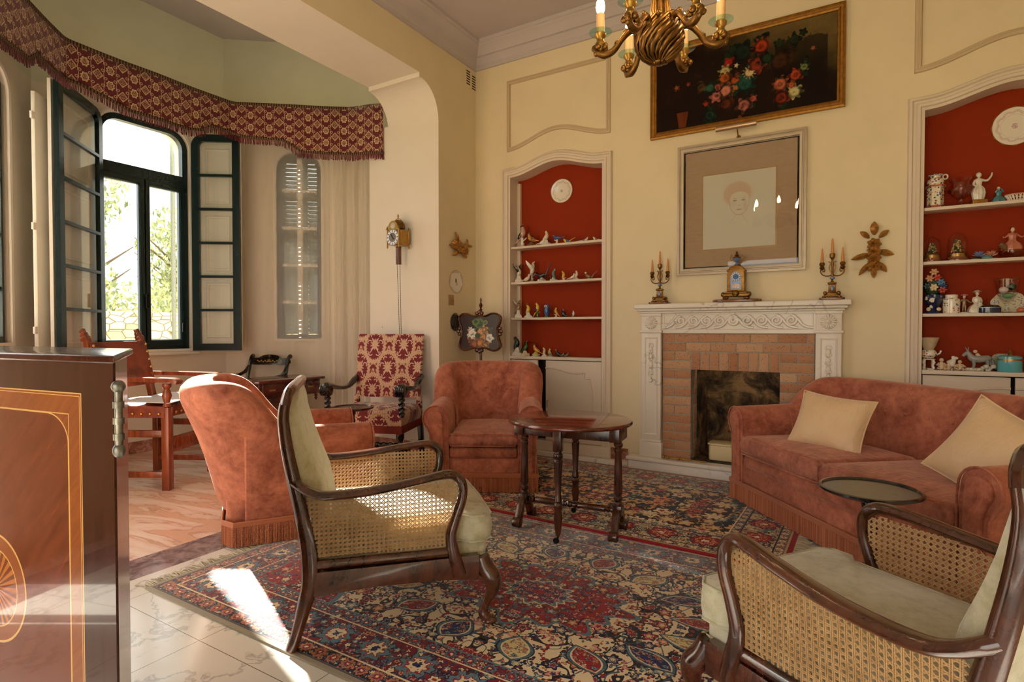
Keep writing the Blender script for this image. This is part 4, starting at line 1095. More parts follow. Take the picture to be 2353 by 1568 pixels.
R_ = lin(150, 20, 32); Bl = lin(34, 44, 92); Lb = lin(92, 122, 134); Or = lin(196, 112, 66); Nv = lin(24, 26, 48); Cr = lin(228, 206, 166); Pk = lin(206, 120, 112)
def border(c, d, al, d0, d1, bg, motif, rep, pal):
    w = (d1 - d0); m = (d0 + d1) / 2
    lu = (frac(al / rep) - 0.5) * rep; lv = d - m; r = sq(lu * lu + lv * lv); a = M('ARCTAN2', lv, lu)
    b = overlay(bg, cmb(al, d, 3.0), 22.0 if w > 0.1 else 34.0, pal, dark=Nv)
    e = r / (w * 0.42) / (1.0 + 0.14 * cs(a * 8.0)) + (noi(cmb(al, d, 1.0), 60, 2) - 0.5) * 0.9
    b = mix(e < 1.0, b, Nv); b = mix(e < 0.9, b, motif[0]); b = mix(e < 0.62, b, motif[1]); b = mix(e < 0.5, b, motif[2]); b = mix(e < 0.22, b, motif[3])
    return mix(M('MULTIPLY', d > d0, d < d1), c, b)
def lines(c, d, ls):
    for d0, w, col in ls: c = mix(M('MULTIPLY', d > d0, d < d0 + w), c, col)
    return c
def rug1_fn():
    hx, hy = 1.65, 0.94
    p, x, y, ax, ay, d, al = rug_common(hx, hy)
    P2 = cmb(ax, ay, 0.0)
    c = overlay(Cr, P2, 13.0, [R_, Lb, Bl, R_, Or, Nv, Pk], rad=0.34, dens=0.75)
    # ring of lozenges round a red central medallion
    ex, ey = x / 0.74, y / 0.47; rr = sq(ex * ex + ey * ey); th = M('ARCTAN2', ey, ex) / 6.28318
    k = th * 16.0; u = (frac(k) - 0.5) * (0.29); v = (rr - 1.0) * 0.55; idx = flr(k)
    q = ab(u) / 0.1 + (v * v) / (0.02)
    q2 = (ab(u) / 0.066 + (v / 0.09) * (v / 0.09)) * 0.92
    alt = frac(idx / 3.0 + 0.01); n9 = noi(p, 60, 2)
    inn = mix(alt < 0.3, mix(alt < 0.6, lin(214, 196, 140), Bl), R_)
    inn = overlay(inn, cmb(u, v, 1.0), 30.0, [Cr, Pk, Lb, Or], dens=0.7, vine=False)
    c = mix(q2 < 1.14, c, Nv); c = mix(q2 < 1.06, c, mix(n9 > 0.5, Lb, lin(70, 96, 104))); c = mix(q2 < 0.86, c, Cr); c = mix(q2 < 0.76, c, inn)
    m = sq((x / 0.40) * (x / 0.40) + (y / 0.27) * (y / 0.27)); ang = M('ARCTAN2', y / 0.27, x / 0.40)
    me = m / (1.0 + 0.10 * cs(ang * 16.0) + 0.08 * cs(ang * 8.0))
    fill = overlay(R_, P2, 17.0, [Cr, Lb, Bl, Pk, Or], dark=lin(80, 8, 20), rad=0.3, dens=0.6)
    c = mix(me < 1.06, c, Lb); c = mix(me < 1.0, c, fill)
    c = mix(me < 0.42, c, Cr); c = mix(me < 0.39, c, Lb); c = mix(me < 0.34, c, overlay(Bl, P2, 26.0, [R_, Cr, Pk], dark=R_, dens=0.9)); c = mix(me < 0.09, c, R_)
    # corner pieces
    cq = sq(((hx - 0.35 - ax) / 0.55) * ((hx - 0.35 - ax) / 0.55) + ((hy - 0.35 - ay) / 0.32) * ((hy - 0.35 - ay) / 0.32))
    c = mix(cq < 1.0, c, Lb); c = mix(cq < 0.95, c, fill)
    c = mix(d < 0.35, c, Nv)
    c = border(c, d, al, 0.285, 0.345, lin(120, 24, 40), (Lb, Bl, R_, Cr), 0.09, [Cr, Lb, Or])
    c = border(c, d, al, 0.105, 0.28, lin(122, 18, 34), (Lb, R_, Cr, Bl), 0.215, [Lb, Bl, Cr, Or, Pk])
    c = border(c, d, al, 0.03, 0.10, Nv, (Or, Lb, R_, Cr), 0.075, [Lb, Or, Cr, R_])
    c = lines(c, d, [(0.345, 0.008, Lb), (0.28, 0.007, Cr), (0.098, 0.008, Cr), (0.024, 0.007, lin(90, 84, 80))])
    c = mix(d < 0.022, c, lin(150, 138, 118))
    return {'Base Color': c, 'bump': noi(p, 500, 2), 'bs': 0.3, 'bd': 0.004}
def rug2_fn():
    hx, hy = 1.36, 0.82
    p, x, y, ax, ay, d, al = rug_common(hx, hy)
    P2 = cmb(ax, ay, 0.0); Sand = lin(206, 158, 104); Pe = lin(216, 142, 98); Tq = lin(120, 150, 140)
    c = overlay(lin(22, 34, 46), P2, 9.0, [Sand, Pe, Sand, R_, Tq, Sand, Cr], dark=lin(60, 40, 26), rad=0.42, dens=0.95)
    m, o, col = flowers(cmb(ax * 0.9 + 0.3, ay, 2.0), 6.0, [Sand, Pe, R_, Sand, Cr], 0.3, 7.0, 0.35, 0.8)
    c = mix(o, c, lin(80, 44, 28)); c = mix(m, c, col)
    c = mix(d < 0.36, c, R_)
    c = border(c, d, al, 0.31, 0.36, lin(96, 110, 116), (Cr, R_, Cr, Nv), 0.08, [Cr, R_])
    c = border(c, d, al, 0.1, 0.305, lin(206, 186, 144), (R_, Sand, R_, Cr), 0.26, [R_, Tq, Or, Nv, Tq])
    c = border(c, d, al, 0.045, 0.095, lin(110, 112, 104), (Cr, Or, Cr, Nv), 0.07, [Sand, R_, Cr])
    c = lines(c, d, [(0.303, 0.008, Nv), (0.093, 0.008, Nv), (0.36, 0.008, Cr)])
    c = mix(d < 0.042, c, lin(176, 160, 120)); c = mix(d < 0.03, c, lin(150, 14, 28))
    return {'Base Color': c, 'bump': noi(p, 500, 2), 'bs': 0.3, 'bd': 0.004}
MT['wool'] = mat('cream_wool_fringe', lambda: {'Base Color': mix(isl(), lin(150, 138, 112), lin(206, 194, 166))}, Rough=0.95)
def rug(label, loc, rot, hx, hy, m, th, name='rug'):
    o = obj(name, B().bx(-hx, hx, -hy, hy, 0, th), m, bev=0.003)
    o.location = loc; o.rotation_euler.z = rot; tag(o, label, 'rug')
    rf = random.Random(int(hx * 100))
    for s in (-1, 1):
        b = B(); n = int(2 * hy / 0.011)
        for k in range(n):
            y = -hy + (k + 0.5) * 2 * hy / n; l = rf.uniform(0.05, 0.085); dy = rf.uniform(-0.025, 0.025)
            b.tube([(s * (hx - 0.005), y, th * 0.6), (s * (hx + l * 0.5), y + dy * 0.4, th * 0.55 + 0.002), (s * (hx + l), y + dy, 0.003)], [0.0032, 0.003, 0.0026], 5)
        obj('fringe', b, MT['wool'], o)
    return o
MT['rug1'] = mat('cream_field_medallion_rug', rug1_fn, Rough=0.85, Sheen=0.6, Sheen_Roughness=0.3, Spec=0.4)
MT['rug2'] = mat('navy_field_floral_rug', rug2_fn, Rough=0.92, Sheen=0.3, Sheen_Roughness=0.35, Spec=0.3)
rug('cream persian rug with a red medallion and dark red border, under the two caned armchairs', (-1.25, 2.33, 0), 0, 1.65, 0.94, MT['rug1'], 0.009)
rug('navy floral persian rug with pale border, under the sofa front and niche armchair', (-1.60, 4.02, 0.0095), RAD(-1.5), 1.36, 0.82, MT['rug2'], 0.009)

# ---------------------------------------------------------------- damask hall chair
def damask(u, v, P=0.30, Q=0.44):
    red = lin(118, 16, 26); cr = lin(214, 184, 158); gold = lin(190, 140, 104)
    def cell(du, dv):
        a = ab(frac(u / P + du) - 0.5) * P; b_ = (frac(v / Q + dv) - 0.5) * Q
        return a, b_, sq((a / 0.088) * (a / 0.088) + (b_ / 0.135) * (b_ / 0.135))
    a1, b1, e1 = cell(0.5, 0.5); a2, b2, e2 = cell(0.0, 0.0)
    w = e2 < e1; a, b_ = sel(w, a1, a2), sel(w, b1, b2); e = mn(e1, e2)
    th = M('ARCTAN2', b_ * 0.65, a); es = e * (1.0 + 0.05 * cs(th * 28.0))
    nz = noi(cmb(a, b_, 1.0), 42, 3, 0.6, 0.4); fine = noi(cmb(a, b_, 7.0), 130, 2)
    c = mix(M('MULTIPLY', nz > 0.47, es > 1.34), mix(fine > 0.5, cr, gold), red)
    c = mix(es < 1.0, c, red)
    pal = sq((a / 0.036) * (a / 0.036) + ((b_ - 0.012) / 0.058) * ((b_ - 0.012) / 0.058)) * (1.0 + 0.30 * cs(M('ARCTAN2', b_ - 0.012, a) * 9.0))
    c = mix(pal < 1.0, c, mix(fine > 0.52, cr, gold))
    for cx, cy, r in ((0.058, 0.03, 0.021), (0.04, -0.075, 0.022), (0.03, 0.095, 0.016)):
        q = ab(sq((a - cx) * (a - cx) + (b_ - cy) * (b_ - cy)) - r)
        c = mix(M('MULTIPLY', M('MULTIPLY', q < 0.0045, es < 0.97), (a - cx) * 0.7 + (b_ - cy) * (1.0 if cy > 0 else -1.0) > -0.004), c, cr)
    lf = ab(a - 0.03 - ab(b_ + 0.045) * 0.55) + ab(b_ + 0.045) * 0.12
    c = mix(M('MULTIPLY', lf < 0.0065, M('MULTIPLY', es < 0.9, b_ < -0.03)), c, cr)
    return c
def dam_fn(k):
    def f():
        x, y, z = sep(co()); return {'Base Color': damask(y, z if k == 'back' else x + z, 0.30, 0.44), 'bump': noi(co(), 300, 2), 'bs': 0.15, 'bd': 0.002}
    return f
MT['dam_back'] = mat('red_and_cream_damask', dam_fn('back'), Rough=0.75, Sheen=0.3)
MT['dam_seat'] = mat('red_and_cream_seat_damask', dam_fn('seat'), Rough=0.75, Sheen=0.3)
MT['redfr'] = mat('dark_red_fringe', lambda: {'Base Color': mix(noi(scl(co(), (1, 1, 0.1)), 240, 2), lin(96, 26, 22), lin(150, 58, 44))}, Rough=0.9)
def twist(p, q, r, turns, n=60):
    p, q = Vec(p), Vec(q); b = B(); d = (q - p); pts = [p + d * (i / n) for i in range(n + 1)]
    R = []; t = d.normalized(); N = Vec((0, 0, 1)) if abs(t.z) < 0.9 else Vec((1, 0, 0)); N = (N - t * t.dot(N)).normalized(); Bn = t.cross(N)
    for i, c in enumerate(pts):
        ph = 2 * pi * turns * i / n; f = min(1, i / 3, (n - i) / 3); ring = []
        for j in range(16):
            a = 2 * pi * j / 16; rr = r * (0.78 + 0.26 * cos(2 * (a - ph)) * f)
            ring.append(c + (N * cos(a) + Bn * sin(a)) * rr)
        R.append(ring)
    return b.rings(R)
t = T('damask_armchair', 'tall red and cream damask armchair with black barley-twist arms against the pier', 'armchair', (-3.77, 3.83, 0), RAD(-69))
hw, xf, xr = 0.35, 0.29, -0.26
b = B()
R = []
for z, x, th, w in ((0.60, xr - 0.005, 0.035, hw - 0.035), (0.62, xr - 0.01, 0.05, hw - 0.025), (0.9, xr - 0.05, 0.06, hw - 0.02), (1.195, xr - 0.105, 0.05, hw - 0.015), (1.213, xr - 0.108, 0.03, hw - 0.02)):
    R.append([(x - th * 0.6, -w, z), (x + th * 0.4, -w, z), (x + th * 0.75, -w * 0.5, z), (x + th * 0.8, 0, z), (x + th * 0.75, w * 0.5, z), (x + th * 0.4, w, z), (x - th * 0.6, w, z)])
obj('backrest', b.rings(R), MT['dam_back'], t, smooth=50)
for s in (-1, 1):
    p = B().tube([(xr - 0.012, s * (hw - 0.03), 0.40), (xr - 0.01, s * (hw - 0.03), 0.62)], 0.03, 8); obj('back_post', p, MT['dam_back'], t)
R = []
for z, k in ((0.40, 1.0), (0.46, 1.015), (0.50, 1.0), (0.535, 0.93), (0.555, 0.75), (0.56, 0.4)):
    R.append([((xf + xr) / 2 + (x - (xf + xr) / 2) * k, y * k, z) for x, y in [(xr, -hw + 0.01), (0, -hw), (xf, -hw), (xf + 0.01, 0), (xf, hw), (0, hw), (xr, hw - 0.01)]])
st = obj('seat', B().rings(R), MT['dam_seat'], t, smooth=50)
obj('seat_fringe', B().sweep([(xr, -hw - 0.004), (xf + 0.008, -hw - 0.004), (xf + 0.008, hw + 0.004), (xr, hw + 0.004)], [(0, 0.345), (-0.006, 0.345), (-0.006, 0.41), (0, 0.412)], lambda u, v, h: (u, v, h)), MT['redfr'], st, smooth=0)
for s in (-1, 1):
    y = s * (hw - 0.02)
    ar = B(); pts = cat([(xr - 0.06, y, 0.80), (xr + 0.03, y, 0.765), (xr + 0.14, y * 1.03, 0.715), (xr + 0.28, y * 1.06, 0.715), (xf - 0.06, y * 1.06, 0.752), (xf + 0.0, y * 1.06, 0.75), (xf + 0.02, y * 1.06, 0.715)], 5)
    ar.tube(pts, lerpl([(0.026, 0.03), (0.03, 0.034), (0.022, 0.028), (0.022, 0.028), (0.03, 0.034), (0.034, 0.04), (0.02, 0.034)], len(pts)), 10, up=(0, 0, 1))
    for k in range(5): ar.tube([(xf + 0.0 + 0.043 * cos(a), y * 1.06 - 0.036 + k * 0.018, 0.715 + 0.043 * sin(a)) for a in [2 * pi * j / 16 for j in range(16)]], 0.009, 6, closed=True)
    ar.lathe([(0.001, -0.04), (0.036, -0.04), (0.036, 0.04), (0.001, 0.04)], 16, (xf, y * 1.06, 0.715), ax=(0, 1, 0))
    am = obj('armrest', ar, MT['ebony'], t)
    obj('arm_support', twist((xf - 0.02, y * 1.05, 0.49), (xf - 0.02, y * 1.06, 0.69), 0.03, 2.4), MT['ebony'], am)
    lg = B(); lg.lathe([(.02, 0), (.034, .02), (.034, .05), (.02, .07), (.02, .09)], 14, (xf - 0.03, y, 0)); lg.box((xf - 0.03, y, 0.165), (0.062, 0.062, 0.13)); lg.lathe([(.02, .23), (.034, .25), (.02, .27), (.036, .30), (.036, .35)], 14, (xf - 0.03, y, 0))
    obj('front_leg', lg, MT['ebony'], t, bev=0.008)
    obj('rear_leg', B().bar((xr, y, 0.42), (xr - 0.07, y, 0), 0.045, 0.05, up=(0, 1, 0)), MT['ebony'], t, bev=0.004)
    obj('stretcher', twist((xr - 0.03, y, 0.17), (xf - 0.05, y, 0.17), 0.024, 4), MT['ebony'], t)
obj('stretcher', twist((xf - 0.03, -hw + 0.05, 0.24), (xf - 0.03, hw - 0.05, 0.24), 0.026, 5), MT['ebony'], t)

# ---------------------------------------------------------------- leather armchair
t = T('leather_armchair', 'high-backed leather armchair with carved posts and brass nails by the open window', 'armchair', (-4.925, 2.51, 0), RAD(28.5))
hx, hw = 0.25, 0.30
b = B(); n = 8
R = [[(-hx - 0.025 - 0.09 * f + d, y, 0.78 + 0.375 * f) for y, d in ((-hw - 0.01, 0.0), (hw + 0.01, 0.0), (hw + 0.01, 0.012), (0, 0.004), (-hw - 0.01, 0.012))] for f in [i / n for i in range(n + 1)]]
bp = obj('back_panel', b.rings(R), MT['leather'], t, smooth=40)
nl = B()
for s in (-1, 1):
    for f in (0.05, 0.22, 0.4, 0.58, 0.76, 0.93): nl.ell((-hx - 0.01 - 0.09 * f, s * (hw - 0.005), 0.78 + 0.375 * f), 0.012, 10, 6)
obj('nail_heads', nl, MT['nail'], bp)
for s in (-1, 1):
    y = s * hw
    p = B(); p.bar((-hx, y, 0), (-hx, y, 0.5), 0.05, 0.055, up=(0, 1, 0)); p.bar((-hx, y, 0.49), (-hx - 0.145, y, 1.17), 0.048, 0.052, up=(0, 1, 0))
    for k in range(3): p.bar((-hx - 0.144 - k * 0.012, y, 1.165 + k * 0.03), (-hx - 0.158 - k * 0.012, y, 1.2 + k * 0.03), 0.05 - 0.008 * k, 0.054 - 0.01 * k, up=(0, 1, 0))
    obj('rear_leg', p, MT['redwood'], t, bev=0.004)
    p = B(); p.box((hx, y, 0.325), (0.06, 0.06, 0.65)); p.lathe([(.026, .65), (.032, .66), (.02, .68), (.026, .70), (.036, .74), (.026, .775), (.02, .79), (.034, .81), (.034, .835)], 16, (hx, y, 0))
    obj('front_leg', p, MT['redwood'], t, bev=0.004)
    b = B(); pts = [(-hx - 0.06, y, 0.872), (-0.05, y, 0.868), (hx - 0.04, y, 0.862), (hx + 0.06, y, 0.858), (hx + 0.1, y, 0.842)]
    b.tube(cat(pts, 4), lerpl([(0.02, 0.032), (0.02, 0.036), (0.021, 0.045), (0.021, 0.05), (0.016, 0.046)], 17), 8, sec=lambda a: (max(-.8, min(.8, 1.25 * cos(a))), max(-.85, min(.85, 1.3 * sin(a)))), up=(0, 0, 1))
    obj('armrest', b, MT['redwood'], t)
    obj('side_stretcher', B().bar((-hx, y, 0.12), (hx, y, 0.12), 0.028, 0.05), MT['redwood'], t, bev=0.003)
    obj('side_rail', B().bar((-hx, y, 0.44), (hx, y, 0.44), 0.028, 0.055), MT['redwood'], t, bev=0.003)
b = B().bar((hx - 0.0, -hw, 0.345), (hx, hw, 0.345), 0.026, 0.12)
cs_ = obj('carved_stretcher', b, MT['redwood'], t, bev=0.003)
sc = B()
for k in range(7):
    y = -hw + 0.075 + k * 0.075
    sc.tube([(hx + 0.015, y + 0.024 * (1 - i / 22) * cos(i * 0.62) * (1 if k % 2 else -1), 0.345 + 0.038 * (1 - i / 26) * sin(i * 0.62)) for i in range(20)], 0.006, 5)
obj('carving', sc, MT['redwood'], cs_)
R = []
for i in range(9):
    f = i / 8; x = -hx + 0.0 + (2 * hx) * f; dz = -0.025 * sin(pi * f)
    R.append([(x, y, z + (dz * (1 - (y / hw) ** 2) if k < 5 else 0)) for k, (y, z) in enumerate(((-hw - 0.03, 0.655), (-hw * .5, 0.652), (0, 0.65), (hw * .5, 0.652), (hw + 0.03, 0.655), (hw + 0.035, 0.57), (-hw - 0.035, 0.57)))])
se = obj('seat', B().rings(R), MT['leather'], t, smooth=40)
nl = B()
for k in range(9): nl.ell((hx + 0.005, -hw + 0.03 + k * 0.0675, 0.60), 0.011, 10, 6)
for s in (-1, 1):
    for k in range(7): nl.ell((-hx + 0.04 + k * 0.07, s * (hw + 0.038), 0.60), 0.011, 10, 6)
obj('nail_heads', nl, MT['nail'], se)
MT['paper'] = mat('white_paper', Color=lin(240, 238, 240), Rough=0.7)
b = B()
rp = random.Random(8)
def pf(u, v): return (-0.22 + 0.5 * u + 0.03 * sin(5 * v), -0.3 + 0.62 * v + 0.03 * sin(4 * u), 0.664 + 0.014 * sin(7 * u + 3 * v) * sin(5 * v) + (-0.055 * max(0, u - 0.86) * 6 if v > 0.5 else 0))
b.grid(pf, 16, 16)
o = obj('paper_sheet', b, MT['paper'], solid=0.003); o.location = (-4.925, 2.51, 0.018); o.rotation_euler.z = RAD(28.5)
tag(o, 'crumpled white paper cover lying on the leather chair seat', 'paper')

# ---------------------------------------------------------------- writing table and the dark chair behind it
MT['rosew'] = mat('rosewood_veneer', wood_fn(lin(44, 14, 12), lin(108, 42, 28), 1.0, (1, 0.2, 1)), Coat=0.6, Coat_Roughness=0.1)
MT['brassin'] = mat('brass_inlay', Color=lin(190, 150, 82), Metal=0.8, Rough=0.35)
t = T('writing_table', 'rosewood drawer table with brass inlay standing in the bay beside the damask chair', 'table', (-5.05, 3.73, 0), RAD(0))
b = B(); hy, hx = 0.42, 0.24
b.prism([(-hx, -hy + 0.03), (-hx + 0.03, -hy), (hx - 0.03, -hy), (hx, -hy + 0.03), (hx, hy - 0.03), (hx - 0.03, hy), (-hx + 0.03, hy), (-hx, hy - 0.03)], 0.735, 0.76)
obj('tabletop', b, MT['rosew'], t, bev=0.003)
b = B().bx(-hx + 0.05, hx - 0.04, -hy + 0.05, hy - 0.06, 0.58, 0.735); fz_ = obj('frieze', b, MT['rosew'], t, bev=0.003)
d_ = obj('drawer', B().bx(hx - 0.045, hx - 0.03, -hy + 0.09, hy - 0.1, 0.60, 0.72), MT['rosew'], t, bev=0.003)
b = B()
for s in (-1, 1):
    for k in range(5): b.ell((hx - 0.028, s * (0.2 + k * 0.014), 0.665), (0.002, 0.009, 0.004), 8, 4, Matrix.Rotation(0.5 * s, 3, 'X')); b.ell((hx - 0.028, s * (0.2 + k * 0.014), 0.657), (0.002, 0.009, 0.004), 8, 4, Matrix.Rotation(-0.5 * s, 3, 'X'))
obj('brass_inlay', b, MT['brassin'], d_)
for sx in (-1, 1):
    for sy in (-1, 1): obj('pendant_knob', B().lathe([(.004, -.07), (.012, -.06), (.018, -.045), (.01, -.035), (.02, -.025), (.012, -.012), (.02, 0)], 12, (sx * (hx - 0.07), sy * (hy - 0.09), 0.58)), MT['rosew'], t)
b = B()
b.rings([[(x * k, y * k2, z) for x, y in ((-0.14, -0.2), (0.14, -0.2), (0.14, 0.2), (-0.14, 0.2))] for z, k, k2 in ((0.05, 1.1, 1.15), (0.1, 1.0, 1.0), (0.3, 0.7, 0.7), (0.45, 0.85, 0.85), (0.58, 1.2, 1.1))])
obj('pedestal', b, MT['rosew'], t, smooth=60)
obj('plinth', B().bx(-0.2, 0.2, -0.28, 0.28, 0.0, 0.06), MT['rosew'], t, bev=0.01)
t = T('regency_chair', 'black regency elbow chair with gilt stencilled rail tucked behind the writing table', 'chair', (-5.56, 3.76, 0), RAD(-76))
hw = 0.255
for s in (-1, 1):
    b = B(); b.tube(cat([(-0.30, s * hw, 0.0), (-0.22, s * hw, 0.25), (-0.2, s * hw, 0.46), (-0.23, s * hw, 0.7), (-0.29, s * hw, 0.93), (-0.32, s * hw, 0.955)], 4), (0.022, 0.018), 8, up=(1, 0, 0)); b.ell((-0.32, s * hw, 0.955), (0.026, 0.022, 0.026))
    obj('rear_leg', b, MT['ebony'], t)
    b = B(); b.tube(cat([(-0.27, s * hw, 0.86), (-0.2, s * hw * 1.05, 0.78), (-0.08, s * hw * 1.1, 0.745), (0.1, s * hw * 1.12, 0.74), (0.2, s * hw * 1.12, 0.72), (0.23, s * hw * 1.12, 0.67), (0.19, s * hw * 1.1, 0.64), (0.16, s * hw * 1.08, 0.6), (0.2, s * hw, 0.46)], 4), (0.02, 0.018), 8, up=(0, 1, 0))
    obj('armrest', b, MT['ebony'], t)
    obj('front_leg', B().tube(cat([(0.2, s * hw, 0.46), (0.23, s * hw, 0.3), (0.3, s * hw, 0.02), (0.31, s * hw, 0.0)], 4), (0.022, 0.02), 8), MT['ebony'], t)
b = B()
b.prism(cat([(-hw, 0.865), (-hw, 0.93), (-0.15, 0.94), (-0.1, 0.965), (0, 0.975), (0.1, 0.965), (0.15, 0.94), (hw, 0.93), (hw, 0.865), (0, 0.86)], 3, True), -0.015, 0.008, lambda u, v, h: (-0.275 - (v - 0.86) * 0.3 + h, u, v))
ra_ = obj('top_rail', b, MT['ebony'], t, smooth=40)
b = B()
for k in range(-6, 7): b.ell((-0.275 + 0.009 - 0.04 * 0.3 , k * 0.026, 0.9 + 0.006 * (-1) ** k), (0.003, 0.012 if k else 0.022, 0.008 if k else 0.02), 8, 5)
obj('gilt_stencil', b, MT['brassin'], ra_)
b = B()
for k in range(-5, 6): b.tube([(-0.298, 0, 0.93), (-0.30 + 0.012, 0.06 * sin(k * 0.3), 0.945 + 0.01 * cos(k * .3)), (-0.30 + 0.01, 0.11 * sin(k * 0.3), 0.94 + 0.028 * cos(k * 0.3))], 0.006, 5)
obj('carved_crest', b, MT['ebony'], ra_)
obj('seat', B().bx(-0.22, 0.24, -hw + 0.01, hw - 0.01, 0.42, 0.475), MT['ebony'], t, bev=0.015, seg=3)

# ---------------------------------------------------------------- marquetry cabinet close to the camera
def marq_fn():
    x, y, z = sep(co()); u = -x; v = 1.19 - z                 # distance from the right edge and below the top
    p = co(); g = noi(scl(p, (1, 1, 0.08)), 60, 4, 0.6); dg = noi(cmb((x + z) * 0.12, (x - z), 0.0), 46, 5, 0.65, 0.5); hb = noi(scl(p, (0.1, 1, 1)), 60, 4)
    dark = mix(g, lin(30, 12, 6), lin(74, 32, 16))
    d = mn(u - 0.10, v - 0.062)
    sat = mix(mix(d < d + 1.0, hb, dg), lin(104, 48, 16), lin(158, 86, 34))
    q = mix(dg, lin(46, 16, 8), lin(138, 62, 26))
    c = mix(d > 0.0, dark, sat)
    ln = lin(206, 160, 92)
    d2 = d - 0.042; cu, cv = mx(0.0, 0.075 - (u - 0.142)), mx(0.0, 0.06 - (v - 0.104)); cr = 1.0 - sq((cu / 0.075) * (cu / 0.075) + (cv / 0.06) * (cv / 0.06))
    inn = mn(d2, cr * 0.06)
    c = mix(d > 0.042, c, mix(dg, lin(92, 40, 16), lin(160, 86, 36)))
    c = mix(inn > 0.004, c, q)
    for k, w in ((0.0, 0.0025), (0.006, 0.0015), (0.042, 0.002)): c = mix(M('MULTIPLY', d > k, d < k + w), c, ln)
    c = mix(M('MULTIPLY', inn > 0.001, inn < 0.0035), c, ln)
    r = sq((u - 0.42) * (u - 0.42) + (v - 0.5) * (v - 0.5)); a = M('ARCTAN2', v - 0.5, u - 0.42)
    fan = mix(frac(a * 4.0) < 0.5, lin(176, 104, 48), lin(120, 58, 24))
    c = mix(r < 0.12, c, lin(140, 74, 34)); c = mix(M('MULTIPLY', r > 0.115, r < 0.12), c, ln); c = mix(r < 0.085, c, fan); c = mix(M('MULTIPLY', r > 0.083, r < 0.086), c, ln)
    return {'Base Color': c, 'Roughness': g * 0.1 + 0.12}
MT['marq'] = mat('marquetry_veneer', marq_fn, Coat=0.9, Coat_Roughness=0.03, Spec=0.3)
MT['rose_top'] = mat('polished_rosewood_edge', wood_fn(lin(34, 14, 8), lin(86, 38, 20)), Coat=0.3, Coat_Roughness=0.1, Spec=0.3)
MT['iron'] = mat('tarnished_silver_metal', lambda: {'Base Color': mix(noi(co(), 50, 4), lin(60, 58, 54), lin(170, 166, 156))}, Metal=0.9, Rough=0.35)
ang = atan2(0.124, 0.992)
t = T('marquetry_cabinet', 'inlaid marquetry cabinet with varnished front at the near left edge of the room', 'cabinet', (-1.176, 0.518, 0), ang)
fp_ = [(-0.90, 0.0), (0.0, 0.0), (-0.395, 0.265), (-1.0, 0.265)]
obj('body', B().prism(fp_, 0.08, 1.19), MT['rose_top'], t, smooth=0)
b = B().prism([(-0.9, -0.004), (-0.001, -0.004), (-0.001, 0.0), (-0.9, 0.0)], 0.09, 1.188); obj('front_panel', b, MT['marq'], t, smooth=0)
b = B().prism([(-0.92, -0.014), (0.02, -0.014), (-0.385, 0.275), (-1.02, 0.275)], 1.188, 1.203); obj('top', b, MT['rose_top'], t, bev=0.004, seg=3)
obj('plinth', B().prism([(-0.9, -0.012), (0.012, -0.012), (-0.39, 0.27), (-1.0, 0.27)], 0.0, 0.09), MT['rose_top'], t, bev=0.004)
b = B(); b.tube([(0.008, 0.0, 1.03), (0.008, 0.0, 1.14)], 0.007, 10); b.ell((0.008, 0, 1.145), (0.012, 0.012, 0.012)); b.ell((0.008, 0, 1.025), (0.011, 0.011, 0.014))
for z in (1.045, 1.075, 1.105): b.tube([(0.008, 0.0, z), (0.008, 0.0, z + 0.012)], 0.0095, 10)
obj('hinge', b, MT['iron'], t)
# ---------------------------------------------------------------- valance and sheer curtains
def valance_fn():
    uv = co('UV'); u, v, _ = sep(uv)
    P, Q = 0.094, 0.125; bg_ = lin(98, 8, 22); cr = lin(218, 188, 142)
    k = flr(u / P); v2 = v / Q + frac(k * 0.5) * 1.0
    a = (frac(u / P) - 0.5) * P; b_ = (frac(v2) - 0.5) * Q; aa = ab(a)
    alt = frac(k * 0.5) > 0.25
    r = sq(a * a + b_ * b_); th = M('ARCTAN2', b_, a)
    blob = sq((aa / 0.026) * (aa / 0.026) + (b_ / 0.032) * (b_ / 0.032)) * (1.0 + 0.12 * cs(th * 8.0))
    dia = aa / 0.036 + ab(b_) / 0.04
    n = noi(cmb(aa, b_, k), 190, 2)
    c = bg_
    c = mix(M('MULTIPLY', blob < 1.0, alt), c, mix(n > 0.47, cr, bg_))
    c = mix(M('MULTIPLY', ab(blob - 1.0) < 0.16, alt), c, cr)
    c = mix(M('MULTIPLY', dia < 1.0, alt < 0.5), c, mix(n > 0.45, cr, bg_)); c = mix(M('MULTIPLY', ab(dia - 1.05) < 0.10, alt < 0.5), c, cr)
    for cx, cy, q in ((0.036, 0.046, 0.010),):
        e = ab(sq((aa - cx) * (aa - cx) + (b_ - cy) * (b_ - cy)) - q); c = mix(e < 0.0022, c, cr)
    st = ab(a - 0.047 * sn(b_ * 50.0)) ; c = mix(M('MULTIPLY', ab(aa - 0.044) < 0.0018, ab(b_) < 0.03), c, cr)
    w = noi(cmb(u, v, 0.0), 700, 1)
    return {'Base Color': mix(w * 0.25, c, lin(60, 14, 18)), 'bump': w, 'bs': 0.2, 'bd': 0.002}
MT['valance'] = mat('burgundy_gold_brocade', valance_fn, Rough=0.8, Sheen=0.3)
MT['valfr'] = mat('burgundy_bullion_fringe', lambda: {'Base Color': mix(isl(), lin(72, 10, 20), lin(118, 26, 36))}, Rough=0.9, Sheen=0.3)
MT['gimp'] = mat('dark_gold_gimp_braid', lambda: {'Base Color': mix(sn(sep(co('UV'))[0] * 260) > 0.0, lin(40, 20, 16), lin(124, 92, 58))}, Rough=0.8)
VP = [(-4.13, 0.36), (-4.22, 0.42), (-4.36, 1.12), (-4.66, 1.37), (-5.04, 1.685), (-5.444, 2.069), (-5.46, 2.55), (-5.48, 3.51), (-4.52, 4.256), (-4.26, 4.30), (-4.155, 4.352)]
